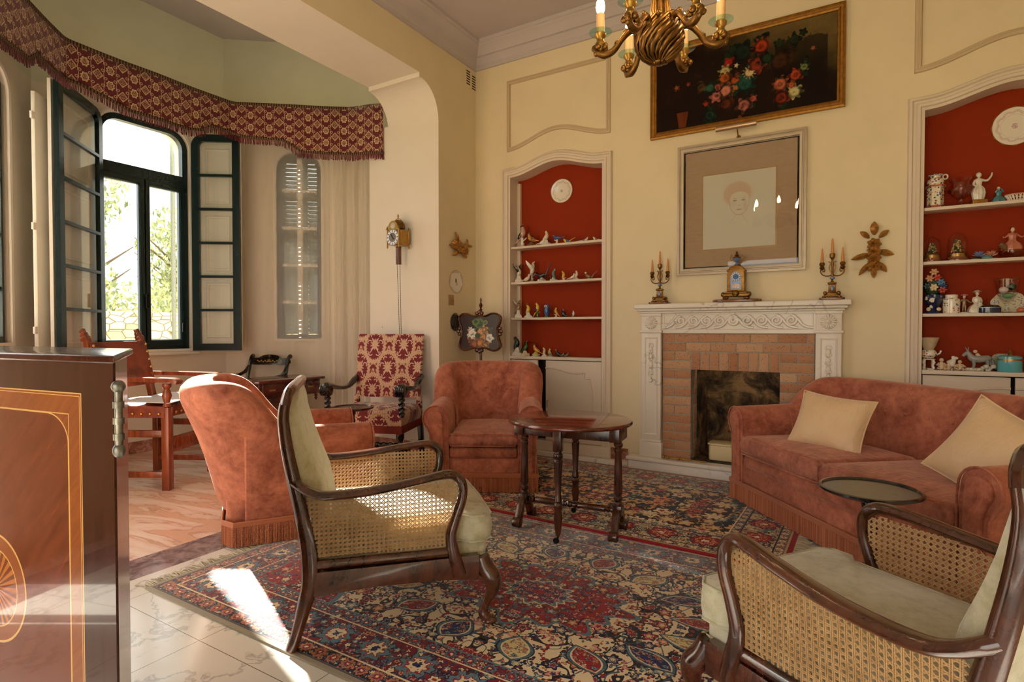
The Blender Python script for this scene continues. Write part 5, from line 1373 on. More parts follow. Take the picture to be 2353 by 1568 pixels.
VS = [0.0]
for p, q in zip(VP, VP[1:]): VS.append(VS[-1] + hypot(q[0] - p[0], q[1] - p[1]))
def vat(s):
    for i in range(len(VP) - 1):
        if s <= VS[i + 1] or i == len(VP) - 2:
            f = (s - VS[i]) / (VS[i + 1] - VS[i]); return (VP[i][0] + (VP[i + 1][0] - VP[i][0]) * f, VP[i][1] + (VP[i + 1][1] - VP[i][1]) * f)
s5, s7, s8 = VS[5], VS[7], VS[8]
ZB = [(0, 3.09), (s5 - 1.05, 3.10), (s5 - 0.92, 3.16), (s5 - 0.56, 3.19), (s5 - 0.45, 3.275), (s5 + 0.1, 3.275), (s5 + 0.3, 3.235), (s5 + 0.48, 3.19), (s5 + 1.0, 3.19), (s5 + 1.14, 3.225), (s5 + 1.2, 3.285), (s7 - 0.02, 3.29), (s7 + 0.12, 3.25), (s7 + 0.5, 3.235), (s7 + 0.58, 3.19), (s7 + 0.68, 3.12), (s8, 3.11), (VS[-1], 3.095)]
def zb(s):
    for (a, za), (c, zc) in zip(ZB, ZB[1:]):
        if s <= c: return za + (zc - za) * (s - a) / (c - a)
    return ZB[-1][1]
val = T('pelmet_valance', 'burgundy brocade valance with bullion fringe hung across the bay under the arch', 'valance', (0, 0, 0))
b = B(); N = 260; rv_ = random.Random(3)
def soft(s):
    x, y = 0, 0
    for d in (-0.05, -0.025, 0, 0.025, 0.05):
        p = vat(min(VS[-1], max(0, s + d))); x += p[0] / 5; y += p[1] / 5
    return x + 0.006 * sin(s * 9), y + 0.006 * cos(s * 7)
b.grid(lambda u, v: (*soft(u * VS[-1]), 3.60 + (zb(u * VS[-1]) - 3.60) * v), N, 5, uv=lambda u, v: (u * VS[-1], (zb(u * VS[-1]) - 3.60) * v))
obj('brocade', b, MT['valance'], val, solid=0.01)
b = B(); b.grid(lambda u, v: (*[c * 1.0015 if i else c + 0.006 for i, c in enumerate(soft(u * VS[-1]))], 3.605 - 0.03 * v), N, 1, uv=lambda u, v: (u * VS[-1], v)); b.grid(lambda u, v: (soft(u * VS[-1])[0] + 0.006, soft(u * VS[-1])[1], zb(u * VS[-1]) + 0.012 - 0.022 * v), N, 1, uv=lambda u, v: (u * VS[-1], v))
obj('gimp_braid', b, MT['gimp'], val, solid=0.014)
b = B(); k = 0; s = 0.0
while s < VS[-1]:
    x, y = soft(s); z = zb(s); l = rv_.uniform(0.058, 0.075); dx, dy = rv_.uniform(-0.008, 0.008), rv_.uniform(-0.008, 0.008)
    b.rings([[(x + dx * c + 0.0048 * cos(a), y + dy * c + 0.0048 * sin(a), zz) for a in (0, 2.1, 4.2)] for zz, c in ((z - l, 1), (z - l * 0.5, 0.3), (z, 0))]); s += 0.0115
obj('bullion_fringe', b, MT['valfr'], val, smooth=60)
def sheer_mat():
    global NT
    m = bpy.data.materials.new('sheer_white_voile'); m.use_nodes = True; NT = m.node_tree; NT.nodes.clear()
    o = nd('ShaderNodeOutputMaterial'); t = nd('ShaderNodeBsdfTransparent'); d = nd('ShaderNodeBsdfDiffuse'); r = nd('ShaderNodeBsdfTranslucent'); a = nd('ShaderNodeMixShader'); x = nd('ShaderNodeMixShader')
    d.inputs[0].default_value = lin(246, 240, 230) + (1,); r.inputs[0].default_value = lin(246, 238, 224) + (1,)
    a.inputs[0].default_value = 0.5; NT.links.new(d.outputs[0], a.inputs[1]); NT.links.new(r.outputs[0], a.inputs[2])
    lw = nd('ShaderNodeLayerWeight'); lw.inputs[0].default_value = 0.35
    f = E(lw.outputs['Facing']) * 0.45 + 0.42
    put(x.inputs[0], f); NT.links.new(t.outputs[0], x.inputs[1]); NT.links.new(a.outputs[0], x.inputs[2]); NT.links.new(x.outputs[0], o.inputs[0])
    return m
MT['sheer'] = sheer_mat()
def curtain(p, q, z0, z1, folds, amp, label, gather=1.0, mid=None):
    p, q = Vec((p[0], p[1], 0)), Vec((q[0], q[1], 0)); d = q - p; n = Vec((-d.y, d.x, 0)).normalized()
    b = B()
    def f(u, v):
        uu = u + 0.02 * sin(u * 23) ; k = gather + (1 - gather) * (1 - v)
        ph = 2 * pi * folds * uu
        w = amp * (sin(ph) + 0.5 * sin(ph * 1.9 + 1) + 0.35 * sin(ph * 0.53 + 2)) * (0.7 + 0.3 * v)
        c = p + d * (0.5 + (u - 0.5) * k) + n * w
        return (c.x, c.y, z1 + (z0 - z1) * v)
    b.grid(f, int(folds * 14), 16)
    return tag(obj('sheer_curtain', b, MT['sheer'], smooth=180), label, 'curtain', None)
curtain((-6.0, 3.985), (-5.25, 4.57), 0.05, 3.42, 3, 0.010, 'flat sheer white curtain drawn across the narrow louvred bay window')
curtain((-5.21, 4.60), (-4.86, 4.875), 0.05, 3.42, 3.3, 0.034, 'gathered folds of sheer white curtain right of the louvred window, behind the damask chair')
curtain((-5.93, 1.86), (-5.80, 1.755), 0.05, 3.42, 3, 0.02, 'narrow bunched white curtain hanging behind the left window leaf')

# ---------------------------------------------------------------- chandelier
MT['candle'] = mat('ivory_candle_sleeve', Color=lin(226, 180, 130), Rough=0.5)
MT['wax'] = mat('orange_wax_candle', Color=lin(206, 142, 82), Rough=0.5, Subsurface_Weight=0.2)
MT['bulb'] = mat('glowing_flame_bulb', Color=(1, 0.9, 0.7), Emit=(1.0, 0.72, 0.38), Estr=34.0)
ch = T('chandelier', 'rococo gilt brass candle chandelier hanging from the ceiling before the flower painting', 'chandelier', (-0.751, 2.553, 0))
CZ = 2.57
b = B()
b.lathe([(.004, -.115), (.02, -.112), (.03, -.10), (.026, -.088), (.06, -.07), (.085, -.035), (.095, .0), (.088, .035), (.06, .06), (.04, .075), (.03, .09)], 40, (0, 0, CZ), flute=10, fd=0.09)
for k in range(10):                                   # shell scrolls round the body
    a = 2 * pi * k / 10; q = [(0.03 + 0.075 * sin(t * 1.5), -0.10 + 0.05 * t + 0.045 * t * t, t) for t in (0, .3, .6, .9, 1.2, 1.5)]
    b.tube([(r * cos(a + 0.75 * t * t), r * sin(a + 0.75 * t * t), CZ + z) for r, z, t in q], [.006, .009, .012, .014, .012, .007], 6); b.tube([(r * .98 * cos(a + .3 + 0.75 * t * t), r * .98 * sin(a + .3 + 0.75 * t * t), CZ + z) for r, z, t in q], [.004, .006, .007, .008, .007, .004], 6)
    b.ell((0.098 * cos(a + .55), 0.098 * sin(a + .55), CZ + 0.07), 0.014, 8, 6)
obj('shell_body', b, MT['bronze'], ch, smooth=60)
b = B()
for k in range(3):
    a = 2 * pi * k / 3
    b.tube([(cos(a) * r, sin(a) * r, CZ + z) for r, z in ((.025, .07), (.035, .12), (.028, .18), (.05, .25), (.03, .33), (.012, .4))], [.014, .018, .014, .017, .013, .01], 8)
b.lathe([(.02, .06), (.026, .12), (.016, .2), (.03, .26), (.014, .36), (.012, .46)], 16, (0, 0, CZ))
obj('stem', b, MT['bronze'], ch, smooth=60)
b = B(); z = CZ + 0.45; k = 0
while z < 4.18:
    R = Matrix.Rotation(pi / 2 * (k % 2), 3, 'Z')
    b.tube([tuple(R @ Vec((0.011 * cos(a), 0, 0)) + Vec((0, 0, z + 0.028 + 0.028 * sin(a)))) for a in [2 * pi * j / 10 for j in range(10)]], 0.0032, 5, closed=True); z += 0.047; k += 1
obj('chain', b, MT['bronze'], ch)
obj('ceiling_rose', B().lathe([(.001, 4.17), (.02, 4.175), (.05, 4.21), (.075, 4.25), (.08, 4.262), (.001, 4.262)], 24), MT['bronze'], ch)
fx, fy = -0.5145, 0.8575                              # arm set turned so that one arm points to the back
a0 = atan2(fy, fx) + RAD(19)
for k in range(6):
    a = a0 + 2 * pi * k / 6; ca, sa = cos(a), sin(a)
    prof = cat([(0.07, -0.01), (0.10, 0.045), (0.135, 0.05), (0.17, 0.015), (0.205, -0.03), (0.245, -0.045), (0.28, -0.03), (0.295, -0.005)], 4)
    b = B().tube([(r * ca, r * sa, CZ + z) for r, z in prof], lerpl([.017, .013, .016, .013, .015, .018, .015, .009], len(prof)), 8)
    for r, z in ((0.15, 0.052), (0.19, 0.0), (0.285, -0.035)): b.ell((r * ca, r * sa, CZ + z), (0.012, 0.012, 0.016), 8, 6)
    R_a = rz(a)
    for q in range(5): b.ell(Vec((0.265 * ca, 0.265 * sa, CZ - 0.012)) + R_a @ Vec((0.026 * cos(q * 1.256), 0.026 * sin(q * 1.256), 0)), (0.016, 0.011, 0.016), 8, 6)
    arm = obj('arm', b, MT['bronze'], ch, smooth=60)
    c = (0.265 * ca, 0.265 * sa, CZ)
    obj('cup', B().lathe([(.006, -.03), (.022, -.015), (.026, .005), (.017, .018), (.016, .028), (.025, .04), (.027, .05), (.022, .056)], 16, c), MT['brass'], arm)
    obj('drip_pan', B().lathe([(.016, .052), (.05, .056), (.054, .059), (.05, .061), (.016, .057)], 32, c), MT['aqua'], arm)
    obj('candle_sleeve', B().lathe([(.019, .055), (.019, .142), (.012, .145)], 16, c), MT['candle'], arm)
    obj('bulb', B().lathe([(.012, .143), (.018, .158), (.021, .175), (.017, .2), (.008, .222), (.001, .235)], 14, c), MT['bulb'], arm)

# ---------------------------------------------------------------- pictures
def paint_fn():
    p = co(); x, y, z = sep(p); u, v = x, z            # centred; 1.40 x 0.68
    n1 = noi(p, 4, 5, 0.65); n2 = noi(p, 16, 5, 0.7, 0.5); n3 = noi(p, 9, 3, 0.6)
    c = mix(n1, lin(14, 7, 3), lin(38, 20, 10))
    g = sst(u * 0.6 + v * 1.3 + (n1 - 0.5) * 0.5, 0.15, 0.75)
    c = mix(g, c, mix(n2, lin(92, 66, 34), lin(120, 104, 60)))
    c = mix(sst(n2, 0.58, 0.7) * 0.35, c, lin(70, 40, 20))
    blk = M('MULTIPLY', M('MULTIPLY', u > 0.26, u < 0.63), v < 0.2 + (n2 - 0.5) * 0.2); c = mix(blk * 0.8, c, lin(20, 11, 6))
    fl = [(-.31, -.02, .052, (92, 60, 34), 3), (-.42, .03, .02, (150, 70, 40), 5), (-.52, .02, .026, (160, 84, 50), 5), (-.10, .15, .05, (34, 56, 40), 5), (.02, .2, .085, (26, 40, 30), 6), (-.06, .24, .045, (30, 44, 30), 5),
          (.16, .21, .068, (178, 60, 28), 11), (-.09, .14, .045, (166, 36, 22), 4), (-.12, .07, .055, (190, 176, 112), 7), (-.12, .015, .055, (190, 92, 36), 6), (-.04, -.02, .045, (178, 76, 34), 5), (-.02, .02, .035, (120, 60, 24), 5), (-.04, -.075, .04, (170, 108, 46), 5), (-.11, -.09, .062, (204, 128, 100), 6), (-.19, -.12, .055, (190, 110, 92), 6), (-.18, -.05, .04, (176, 84, 72), 5), (-.24, -.04, .05, (50, 92, 64), 3),
          (.04, -.06, .08, (36, 84, 70), 7), (.07, .02, .05, (214, 186, 130), 12), (.13, .07, .075, (150, 54, 28), 5), (.03, -.24, .06, (196, 112, 92), 5), (.10, -.2, .035, (180, 86, 66), 5), (-.27, -.17, .026, (170, 54, 26), 5), (-.11, -.2, .06, (96, 40, 16), 2), (-.24, -.27, .05, (34, 70, 50), 3),
          (.30, -.13, .065, (206, 110, 74), 8), (.41, -.08, .055, (190, 70, 36), 5), (.47, -.03, .036, (128, 138, 84), 6), (.30, .06, .09, (74, 40, 18), 2), (.40, -.21, .06, (204, 192, 128), 8), (.31, -.24, .06, (176, 56, 32), 5), (.38, -.15, .03, (190, 90, 44), 6), (.29, .2, .04, (40, 50, 26), 5), (.40, .2, .05, (34, 44, 24), 4), (.46, .24, .03, (30, 40, 22), 5), (.53, .1, .02, (150, 80, 60), 5), (.0, -.33, .02, (160, 70, 30), 4), (.2, .1, .05, (36, 56, 34), 5), (-.03, .1, .02, (220, 200, 150), 5)]
    for i, (fx_, fy_, r, col, pt) in enumerate(fl[:0] + [(a * 1.02, b_ + dv, r_ * 0.8, (30, 46, 28), 3) for a, b_, r_, _, _ in fl[3:33:3] for dv in (-0.055, 0.05)] + fl):
        dx, dy = u - fx_, v - fy_; d = sq(dx * dx + dy * dy) / r; th = M('ARCTAN2', dy, dx)
        e = d / (1.0 + 0.22 * cs(th * float(pt) + i * 1.3)) + (n2 - 0.5) * 1.3
        sh = mix(sst((1.0 - d) * 0.5 + (n2 - 0.5) * 2.2 + (n3 - 0.5) * 1.4 + 0.25 * sn(d * 9.0 + n3 * 8.0), -0.35, 0.75), lin(*[k * 0.28 for k in col]), lin(*[min(255, k * 0.95) for k in col]))
        c = mix(sst(e, 1.0, 0.85), c, sh)
    pot = M('MULTIPLY', M('MULTIPLY', v < -0.2, v > -0.33), ab(u + 0.47) < (v + 0.2) * 0.16 + 0.05); c = mix(pot, c, mix(n2, lin(78, 32, 14), lin(120, 54, 26)))
    return {'Base Color': c, 'Roughness': 0.45, 'Specular IOR Level': 0.12, 'bump': n2, 'bs': 0.1, 'bd': 0.003}
MT['paint'] = mat('dark_floral_oil_painting', paint_fn)
def frame(b, w, h, prof): return b.sweep([(-w / 2, -h / 2), (w / 2, -h / 2), (w / 2, h / 2), (-w / 2, h / 2)], prof, lambda u, v, d: (u, -d, v))
pt = T('flower_painting', 'large dark oil painting of flowers in a gilt frame above the framed portrait', 'painting', (-0.79, 4.995, 3.345))
obj('frame', frame(B(), 1.50, 0.79, [(0, 0), (0, 0.03), (0.012, 0.036), (0.02, 0.028), (0.034, 0.026), (0.042, 0.034), (0.054, 0.026), (0.06, 0.012), (0.06, 0)]), MT['gilt'], pt, smooth=30)
obj('canvas', B().bx(-0.695, 0.695, -0.016, -0.004, -0.34, 0.34), MT['paint'], pt, smooth=0)
pl = T('picture_light', 'brass tubular picture light projecting between the flower painting and the portrait', 'picture light', (-0.80, 4.995, 2.90))
obj('shade', B().lathe([(.001, -.155), (.02, -.155), (.021, -.15), (.021, .15), (.02, .155), (.001, .155)], 18, (0, -0.145, 0.0), ax=(1, 0, 0)), mat('champagne_metal', Color=lin(196, 166, 132), Metal=0.8, Rough=0.4), pl)
obj('bracket', B().tube(cat([(0.0, -0.005, -0.05), (0.0, -0.03, -0.045), (0.0, -0.06, -0.02), (0.0, -0.1, 0.02), (0.0, -0.14, 0.015)], 5), 0.005, 8).ell((0, -0.008, -0.05), (0.018, 0.008, 0.02)), MT['brass'], pl)
MT['mat_board'] = mat('taupe_linen_mount', lambda: {'Base Color': mix(noi(scl(co(), (2, 1, 9)), 6, 3), lin(168, 136, 110), lin(188, 156, 130))}, Rough=0.9)
MT['silver'] = mat('pale_champagne_frame', lambda: {'Base Color': mix(noi(co(), 9, 3), lin(176, 160, 138), lin(206, 190, 166))}, Rough=0.4, Metal=0.25)
def portrait_fn():
    p = co(); x, y, z = sep(p); n = noi(p, 60, 3, 0.6); st = noi(scl(p, (3, 1, 1)), 46, 4, 0.7, 1.2)
    c = mix(n * 0.2, lin(216, 206, 190), lin(208, 198, 182)); ch_ = lin(200, 146, 118)
    el = lambda cx, cz, rx, rz_: sq(((x - cx) / rx) * ((x - cx) / rx) + ((z - cz) / rz_) * ((z - cz) / rz_))
    hair = el(-0.01, 0.10, 0.125, 0.115); face = el(0.005, 0.045, 0.078, 0.12)
    hm = M('MULTIPLY', sst(hair + (st - 0.5) * 0.5, 1.02, 0.75), sst(face + (st - 0.5) * 0.25 + (z > 0.11) * -0.0 + sst(z, 0.08, 0.14) * 0.5, 0.85, 1.0))
    c = mix(hm * (st * 0.5 + 0.3), c, ch_)
    c = mix(M('MULTIPLY', ab(face - 1.0) < 0.035, z < 0.03) * 0.5, c, ch_)
    for ex in (-0.03, 0.036):
        e = el(ex, 0.045, 0.016, 0.007); c = mix(sst(e, 1.2, 0.7) * 0.7, c, lin(150, 96, 78)); c = mix(sst(el(ex, 0.062, 0.02, 0.004), 1.2, 0.6) * 0.5, c, ch_)
    c = mix(sst(el(0.006, 0.003, 0.01, 0.006), 1.3, 0.6) * 0.5, c, ch_); c = mix(sst(el(0.004, -0.03, 0.024, 0.006), 1.3, 0.6) * 0.65, c, lin(176, 110, 90))
    c = mix(sst(el(-0.045, 0.015, 0.03, 0.03), 1.1, 0.3) * 0.15, c, ch_); c = mix(sst(el(0.05, 0.0, 0.02, 0.06), 1.1, 0.3) * 0.3, c, ch_)
    for s_ in (-1, 1): c = mix(M('MULTIPLY', ab(x - s_ * 0.03 - s_ * mx(0.0, -0.09 - z) * 0.9) < 0.002, M('MULTIPLY', z < -0.07, z > -0.14)) * 0.5, c, ch_)
    return {'Base Color': c}
MT['portrait'] = mat('red_chalk_drawing_paper', portrait_fn, Rough=0.9)
pf_ = T('framed_portrait', 'framed red chalk drawing of a child in wide taupe mount above the mantelpiece', 'picture', (-0.795, 4.995, 2.285))
obj('frame', frame(B(), 1.0, 1.115, [(0, 0), (0, 0.028), (0.018, 0.032), (0.024, 0.022), (0.03, 0.022), (0.034, 0.028), (0.05, 0.026), (0.054, 0.012), (0.066, 0.012), (0.068, 0)]), MT['silver'], pf_, smooth=30)
b = B(); iw, ih, z0 = 0.285, 0.315, -0.035
b.bx(-0.45, 0.45, -0.012, -0.003, -0.5, 0.5); obj('mount', b, MT['mat_board'], pf_, smooth=0)
obj('drawing', B().bx(-0.285, 0.28, -0.0135, -0.012, -0.345, 0.28), MT['portrait'], pf_, smooth=0)
obj('drawing_line', frame(B(), 0.58, 0.64, [(0, 0.012), (0, 0.0145), (0.003, 0.0145), (0.003, 0.012)]), MT['brass'], pf_, smooth=0).location.z = -0.032
obj('glazing', B().bx(-0.445, 0.445, -0.020, -0.018, -0.5, 0.5), MT['clear'], pf_, smooth=0)

# ---------------------------------------------------------------- mantelpiece: candelabra and clock
MT['enblue'] = mat('blue_enamel_panel', lambda: {'Base Color': mix(noi(co(), 40, 3), lin(40, 70, 130), lin(130, 160, 200))}, Rough=0.25, Coat=0.5)
MT['walnut'] = mat('walnut_stand', wood_fn(lin(70, 34, 14), lin(140, 82, 40)), Coat=0.4)
MT['black_p'] = mat('black_paint', Color=(0.01, 0.01, 0.012), Rough=0.4)
MT['porc'] = mat('white_porcelain', lambda: {'Base Color': mix(noi(co(), 30, 3), lin(226, 214, 196), lin(240, 232, 220))}, Rough=0.2, Coat=0.6)
def candelabra(label, x, s=1.0):
    t = T('candelabra', label, 'candelabra', (x, 4.905, 1.482), 0, 'candelabra on the mantelpiece')
    b = B(); b.prism([(-.085, -.05), (-.07, -.065), (.07, -.065), (.085, -.05), (.085, .05), (.07, .065), (-.07, .065), (-.085, .05)], 0, 0.014)
    obj('stand', b, MT['walnut'], t, bev=0.003)
    b = B(); b.bx(-.055, .055, -.04, .04, .024, .034); b.bx(-.04, .04, -.03, .03, .034, .05)
    for sx in (-1, 1):
        for sy in (-1, 1): b.ell((sx * .052, sy * .036, .02), (.014, .012, .01)); b.ell((sx * .045, sy * .033, .05), (.014, .01, .014))
    b.rings([[(x_ * k, y_ * k, z) for x_, y_ in ((-.03, -.026), (.03, -.026), (.03, .026), (-.03, .026))] for z, k in ((.05, 1.1), (.06, .85), (.115, .75), (.12, 1.0), (.13, 1.0), (.135, .5))])
    obj('pedestal', b, MT['bronze'], t, bev=0.002)
    obj('enamel_panel', B().ell((0, -.024, .088), (.011, .004, .022)), MT['enblue'], t)
    b = B().lathe([(.012, .135), (.006, .15), (.01, .155), (.007, .175), (.012, .19), (.006, .21), (.009, .26), (.006, .30), (.014, .315), (.019, .32), (.02, .345), (.016, .35)], 14)
    obj('stem', b, MT['bronze'], t)
    obj('blue_knop', B().ell((0, 0, .165), (.018, .018, .012)), MT['enblue'], t)
    obj('candle', B().lathe([(.011, .345), (.0115, .36), (.009, .42), (.006, .455), (.001, .465)], 12), MT['wax'], t)
    for sx in (-1, 1):
        pts = cat([(0, .19), (sx * .03, .18), (sx * .062, .19), (sx * .078, .215), (sx * .07, .24), (sx * .052, .235), (sx * .054, .215), (sx * .066, .218)], 4)
        b = B().tube([(x_, 0, z) for x_, z in pts], .0048, 7)
        b.tube([(x_, 0, z) for x_, z in cat([(sx * .006, .2), (sx * .02, .24), (sx * .012, .28), (sx * .026, .29)], 4)], .0045, 6)
        b.lathe([(.006, .225), (.016, .238), (.019, .245), (.012, .255), (.018, .265), (.02, .275), (.014, .285)], 14, (sx * .068, 0, 0))
        ar = obj('branch', b, MT['bronze'], t)
        obj('candle', B().lathe([(.0105, .28), (.011, .3), (.008, .35), (.005, .385), (.001, .395)], 12, (sx * .068 + 0.0, 0, 0)), MT['wax'], ar)
candelabra('gilt three-candle candelabra on the mantel end nearest the left niche', -1.428)
candelabra('gilt three-candle candelabra on the mantel end nearest the right niche', -0.112)
def dial_fn(inner, ring, num=True):
    def f():
        x, y, z = sep(co()); r = sq(x * x + z * z); th = M('ARCTAN2', x, z)
        c = mix(r > 0.6, inner, ring)
        k = ab(frac(th / 6.28318 * 12 + 0.5) - 0.5); c = mix(M('MULTIPLY', M('MULTIPLY', r > 0.68, r < 0.92), k < 0.13), c, lin(24, 26, 50)); c = mix(ab(r - 0.96) < 0.02, c, lin(24, 26, 50))
        return {'Base Color': c}
    return f
mc = T('mantel_clock', 'gilt and blue enamel mantel clock with urn finial in the middle of the mantelpiece', 'clock', (-0.793, 4.905, 1.482))
b = B(); b.prism([(-.165, -.05), (-.13, -.065), (.13, -.065), (.165, -.05), (.19, .0), (.165, .055), (-.165, .055), (-.19, 0)], 0, .022); obj('stand', b, MT['walnut'], mc, bev=0.004)
b = B(); b.bx(-.1, .1, -.045, .045, .045, .07); b.bx(-.085, .085, -.04, .04, .07, .085)
for sx in (-1, 1): b.ell((sx * .085, -.03, .033), (.02, .016, .013)); b.ell((sx * .07, -.03, .036), (.014, .012, .012)); b.ell((sx * .1, -.03, .062), (.018, .018, .02))
b.ell((0, -.05, .07), (.028, .018, .026)); b.ell((0, -.055, .052), (.016, .012, .012))
obj('base', b, MT['bronze'], mc, bev=0.003)
b = B(); b.prism([(-.068, .085), (.068, .085), (.068, .235), (.06, .245), (.072, .25), (.075, .258)] + [(.06 * cos(a), .262 + .038 * sin(a)) for a in (0.15, .6, 1.1, pi / 2, pi - 1.1, pi - .6, pi - .15)] + [(-.075, .258), (-.072, .25), (-.06, .245), (-.068, .235)], -.04, .04, lambda u, v, h: (u, h, v))
obj('case', b, MT['bronze'], mc, bev=0.004)
b = B(); b.prism([(-.04, .1), (.04, .1)] + [(.042 * cos(a), .2 + .048 * sin(a)) for a in [pi * i / 12 for i in range(13)]], .038, .044, lambda u, v, h: (u, -h, v)); obj('enamel_panel', b, MT['enblue'], mc)
d = obj('dial', B().lathe([(.001, -.003), (1, -.003), (1, .002), (.001, .002)], 40, ax=(0, 1, 0)), mat('blue_enamel_dial', dial_fn(lin(60, 110, 170), lin(210, 206, 200))), mc); d.scale = (.038, 1, .038); d.location = (0, -.045, .205)
b = B(); b.bar((0, -.05, .205), (.022, -.05, .198), .002, .004); b.bar((0, -.05, .205), (-.014, -.05, .2), .002, .005); obj('hand', b, MT['black_p'], mc)
obj('painted_plaque', B().bx(-.03, .03, -.047, -.042, .108, .15), mat('painted_porcelain_plaque', lambda: {'Base Color': ramp(noi(co(), 60, 3), [(.35, lin(90, 120, 80)), (.5, lin(230, 210, 200)), (.65, lin(200, 130, 130))])}, Rough=0.2), mc, bev=.002)
b = B().lathe([(.012, .3), (.022, .305), (.01, .315), (.008, .325), (.028, .345), (.034, .358)], 18); u_ = obj('urn', b, MT['enblue'], mc)
b = B().lathe([(.035, .358), (.03, .366), (.012, .375), (.018, .385), (.006, .395), (.01, .405), (.001, .42)], 16)
for sx in (-1, 1): b.tube([(sx * x, 0, z) for x, z in cat([(.03, .345), (.046, .35), (.048, .37), (.038, .38), (.044, .388)], 4)], .004, 6)
obj('finial', b, MT['bronze'], mc)

# ---------------------------------------------------------------- left wall and pier
lc = T('lantern_clock', 'brass lantern clock with white chapter ring hanging on the pier', 'clock', (-3.88, 4.366, 2.17))
w = .075
b = B(); b.bx(-w, w, -.19, -.04, -.07, .075); obj('case', b, MT['brass'], lc, bev=.003)
for x in (-w, w):
    for y in (-.19, -.04): b = B().lathe([(.001, -.105), (.006, -.1), (.01, -.085), (.006, -.07), (.008, .0), (.006, .075), (.012, .085), (.008, .095), (.003, .115)], 10, (x, y, 0)); obj('pillar', b, MT['brass'], lc)
b = B().lathe([(.07, .1), (.072, .115), (.066, .145), (.048, .17), (.02, .185), (.001, .188)], 24, (0, -.115, 0)); bl = obj('bell', b, MT['bronze'], lc)
b = B(); b.tube([(-w, -.115, .09), (-.07, -.115, .15), (-.03, -.115, .19), (0, -.115, .2), (.03, -.115, .19), (.07, -.115, .15), (w, -.115, .09)], .004, 6); b.lathe([(.008, .195), (.005, .21), (.009, .222), (.002, .245)], 10, (0, -.115, 0)); obj('bell_strap', b, MT['brass'], lc)
b = B(); b.prism([(-w, .075), (w, .075)] + [(.068 * cos(a), .08 + .085 * sin(a)) for a in [pi * i / 12 for i in range(13)]], .186, .192, lambda u, v, h: (u, -h, v)); obj('fret', b, MT['brass'], lc)
obj('boss', B().ell((0, -.193, .115), (.032, .006, .032)), MT['silver'], lc)
d = obj('dial', B().lathe([(.001, -.004), (1, -.004), (1, .003), (.001, .003)], 40, ax=(0, 1, 0)), mat('silvered_chapter_ring', dial_fn(lin(120, 112, 98), lin(226, 230, 240)), Rough=.3), lc); d.scale = (.078, 1, .078); d.location = (0, -.194, .0)
b = B(); b.bar((0.008, -.201, -.012), (-.02, -.201, .036), .003, .008); b.bar((0, -.202, 0), (.016, -.202, -.018), .003, .01); obj('hand', b, MT['black_p'], lc)
obj('pendulum_case', B().bx(-.02, .02, -.13, -.09, -.26, -.08), MT['walnut'], lc, bev=.002)
b = B()
for x in (-.018, .018):
    b.tube([(x * (1 - .5 * f), -.11 + .03 * f, -.26 - .95 * f) for f in [i / 30 for i in range(31)]], .0022, 5)
    for i in range(40): b.ell((x * (1 - .5 * i / 40), -.11 + .03 * i / 40, -.26 - .95 * i / 40), (.0035, .0035, .005), 6, 4)
obj('chain', b, MT['black'], lc)
obj('wall_hook', B().tube([(0, -.04, .06), (0, 0, .06)], .012, 8), MT['black'], lc)
b = B().tube([(-.022, 0, .0), (-.03, 0, 0), (-.022, 0, .01), (-.014, 0, .15), (-.02, 0, .158), (.016, 0, .158), (.01, 0, .15), (.014, 0, .0), (.026, 0, 0)], .005, 6)
tag(obj('wall_bracket', b, MT['brass'], loc=(-4.18, 4.357, 1.285)), 'slim empty wire wall bracket on the pier left of the clock chains', 'bracket')
LEAFW = mat('carved_gilt_leaf', lambda: {'Base Color': mix(noi(co(), 40, 4), lin(112, 66, 24), lin(214, 156, 76))}, Metal=.55, Rough=.38)
def carving(name, label, mp, parts):
    b = B()
    for (u, v, h, a, l, w_) in parts:
        pts = [];
        n_ = 6
        for i in range(n_ + 1):
            f = i / n_; ww = w_ * sin(pi * min(.98, f * .92 + .06)) ** .8; cx = u + l * f * cos(a); cy = v + l * f * sin(a); hh = h + .022 * sin(pi * f)
            pts.append([mp(cx - sin(a) * ww, cy + cos(a) * ww, hh - .006), mp(cx, cy, hh + .008), mp(cx + sin(a) * ww, cy - cos(a) * ww, hh - .006), mp(cx, cy, hh - .012)])
        b.rings(pts)
    return tag(obj(name, b, LEAFW, smooth=50), label, 'wall carving')
rc = random.Random(11)
P_ = [(-.0, .0, .012, 2 * pi * k / 9 + .2, .062, .024) for k in range(9)] + [(.03 * cos(k * 2.1) - .02, .025 * sin(k * 2.1), .015, k * 1.3, .06, .02) for k in range(8)] + [(-.07, .01, .012, 2.6 + k * .5, .07, .02) for k in range(-2, 3)] + [(.07, -.01, .012, .2 + k * .45, .07, .018) for k in range(-2, 3)] + [(.02, -.03, .03, 2 * pi * k / 7, .035, .015) for k in range(7)] + [(-.02, .0, .01, pi * .98, .15, .03), (-.03, .04, .01, pi * .62, .12, .026), (.05, .0, .01, .5, .12, .024), (.1, .03, .01, 1.25, .08, .018), (.12, .03, .01, .12, .1, .014), (-.04, -.03, .01, pi * 1.2, .1, .03), (.02, -.04, .01, -.5, .11, .03)]
carving('gilt_rose_carving', 'carved gilt wood rose spray on the left wall above the white plate', lambda u, v, h: (XL + h, 4.70 + u, 2.10 + v), P_)
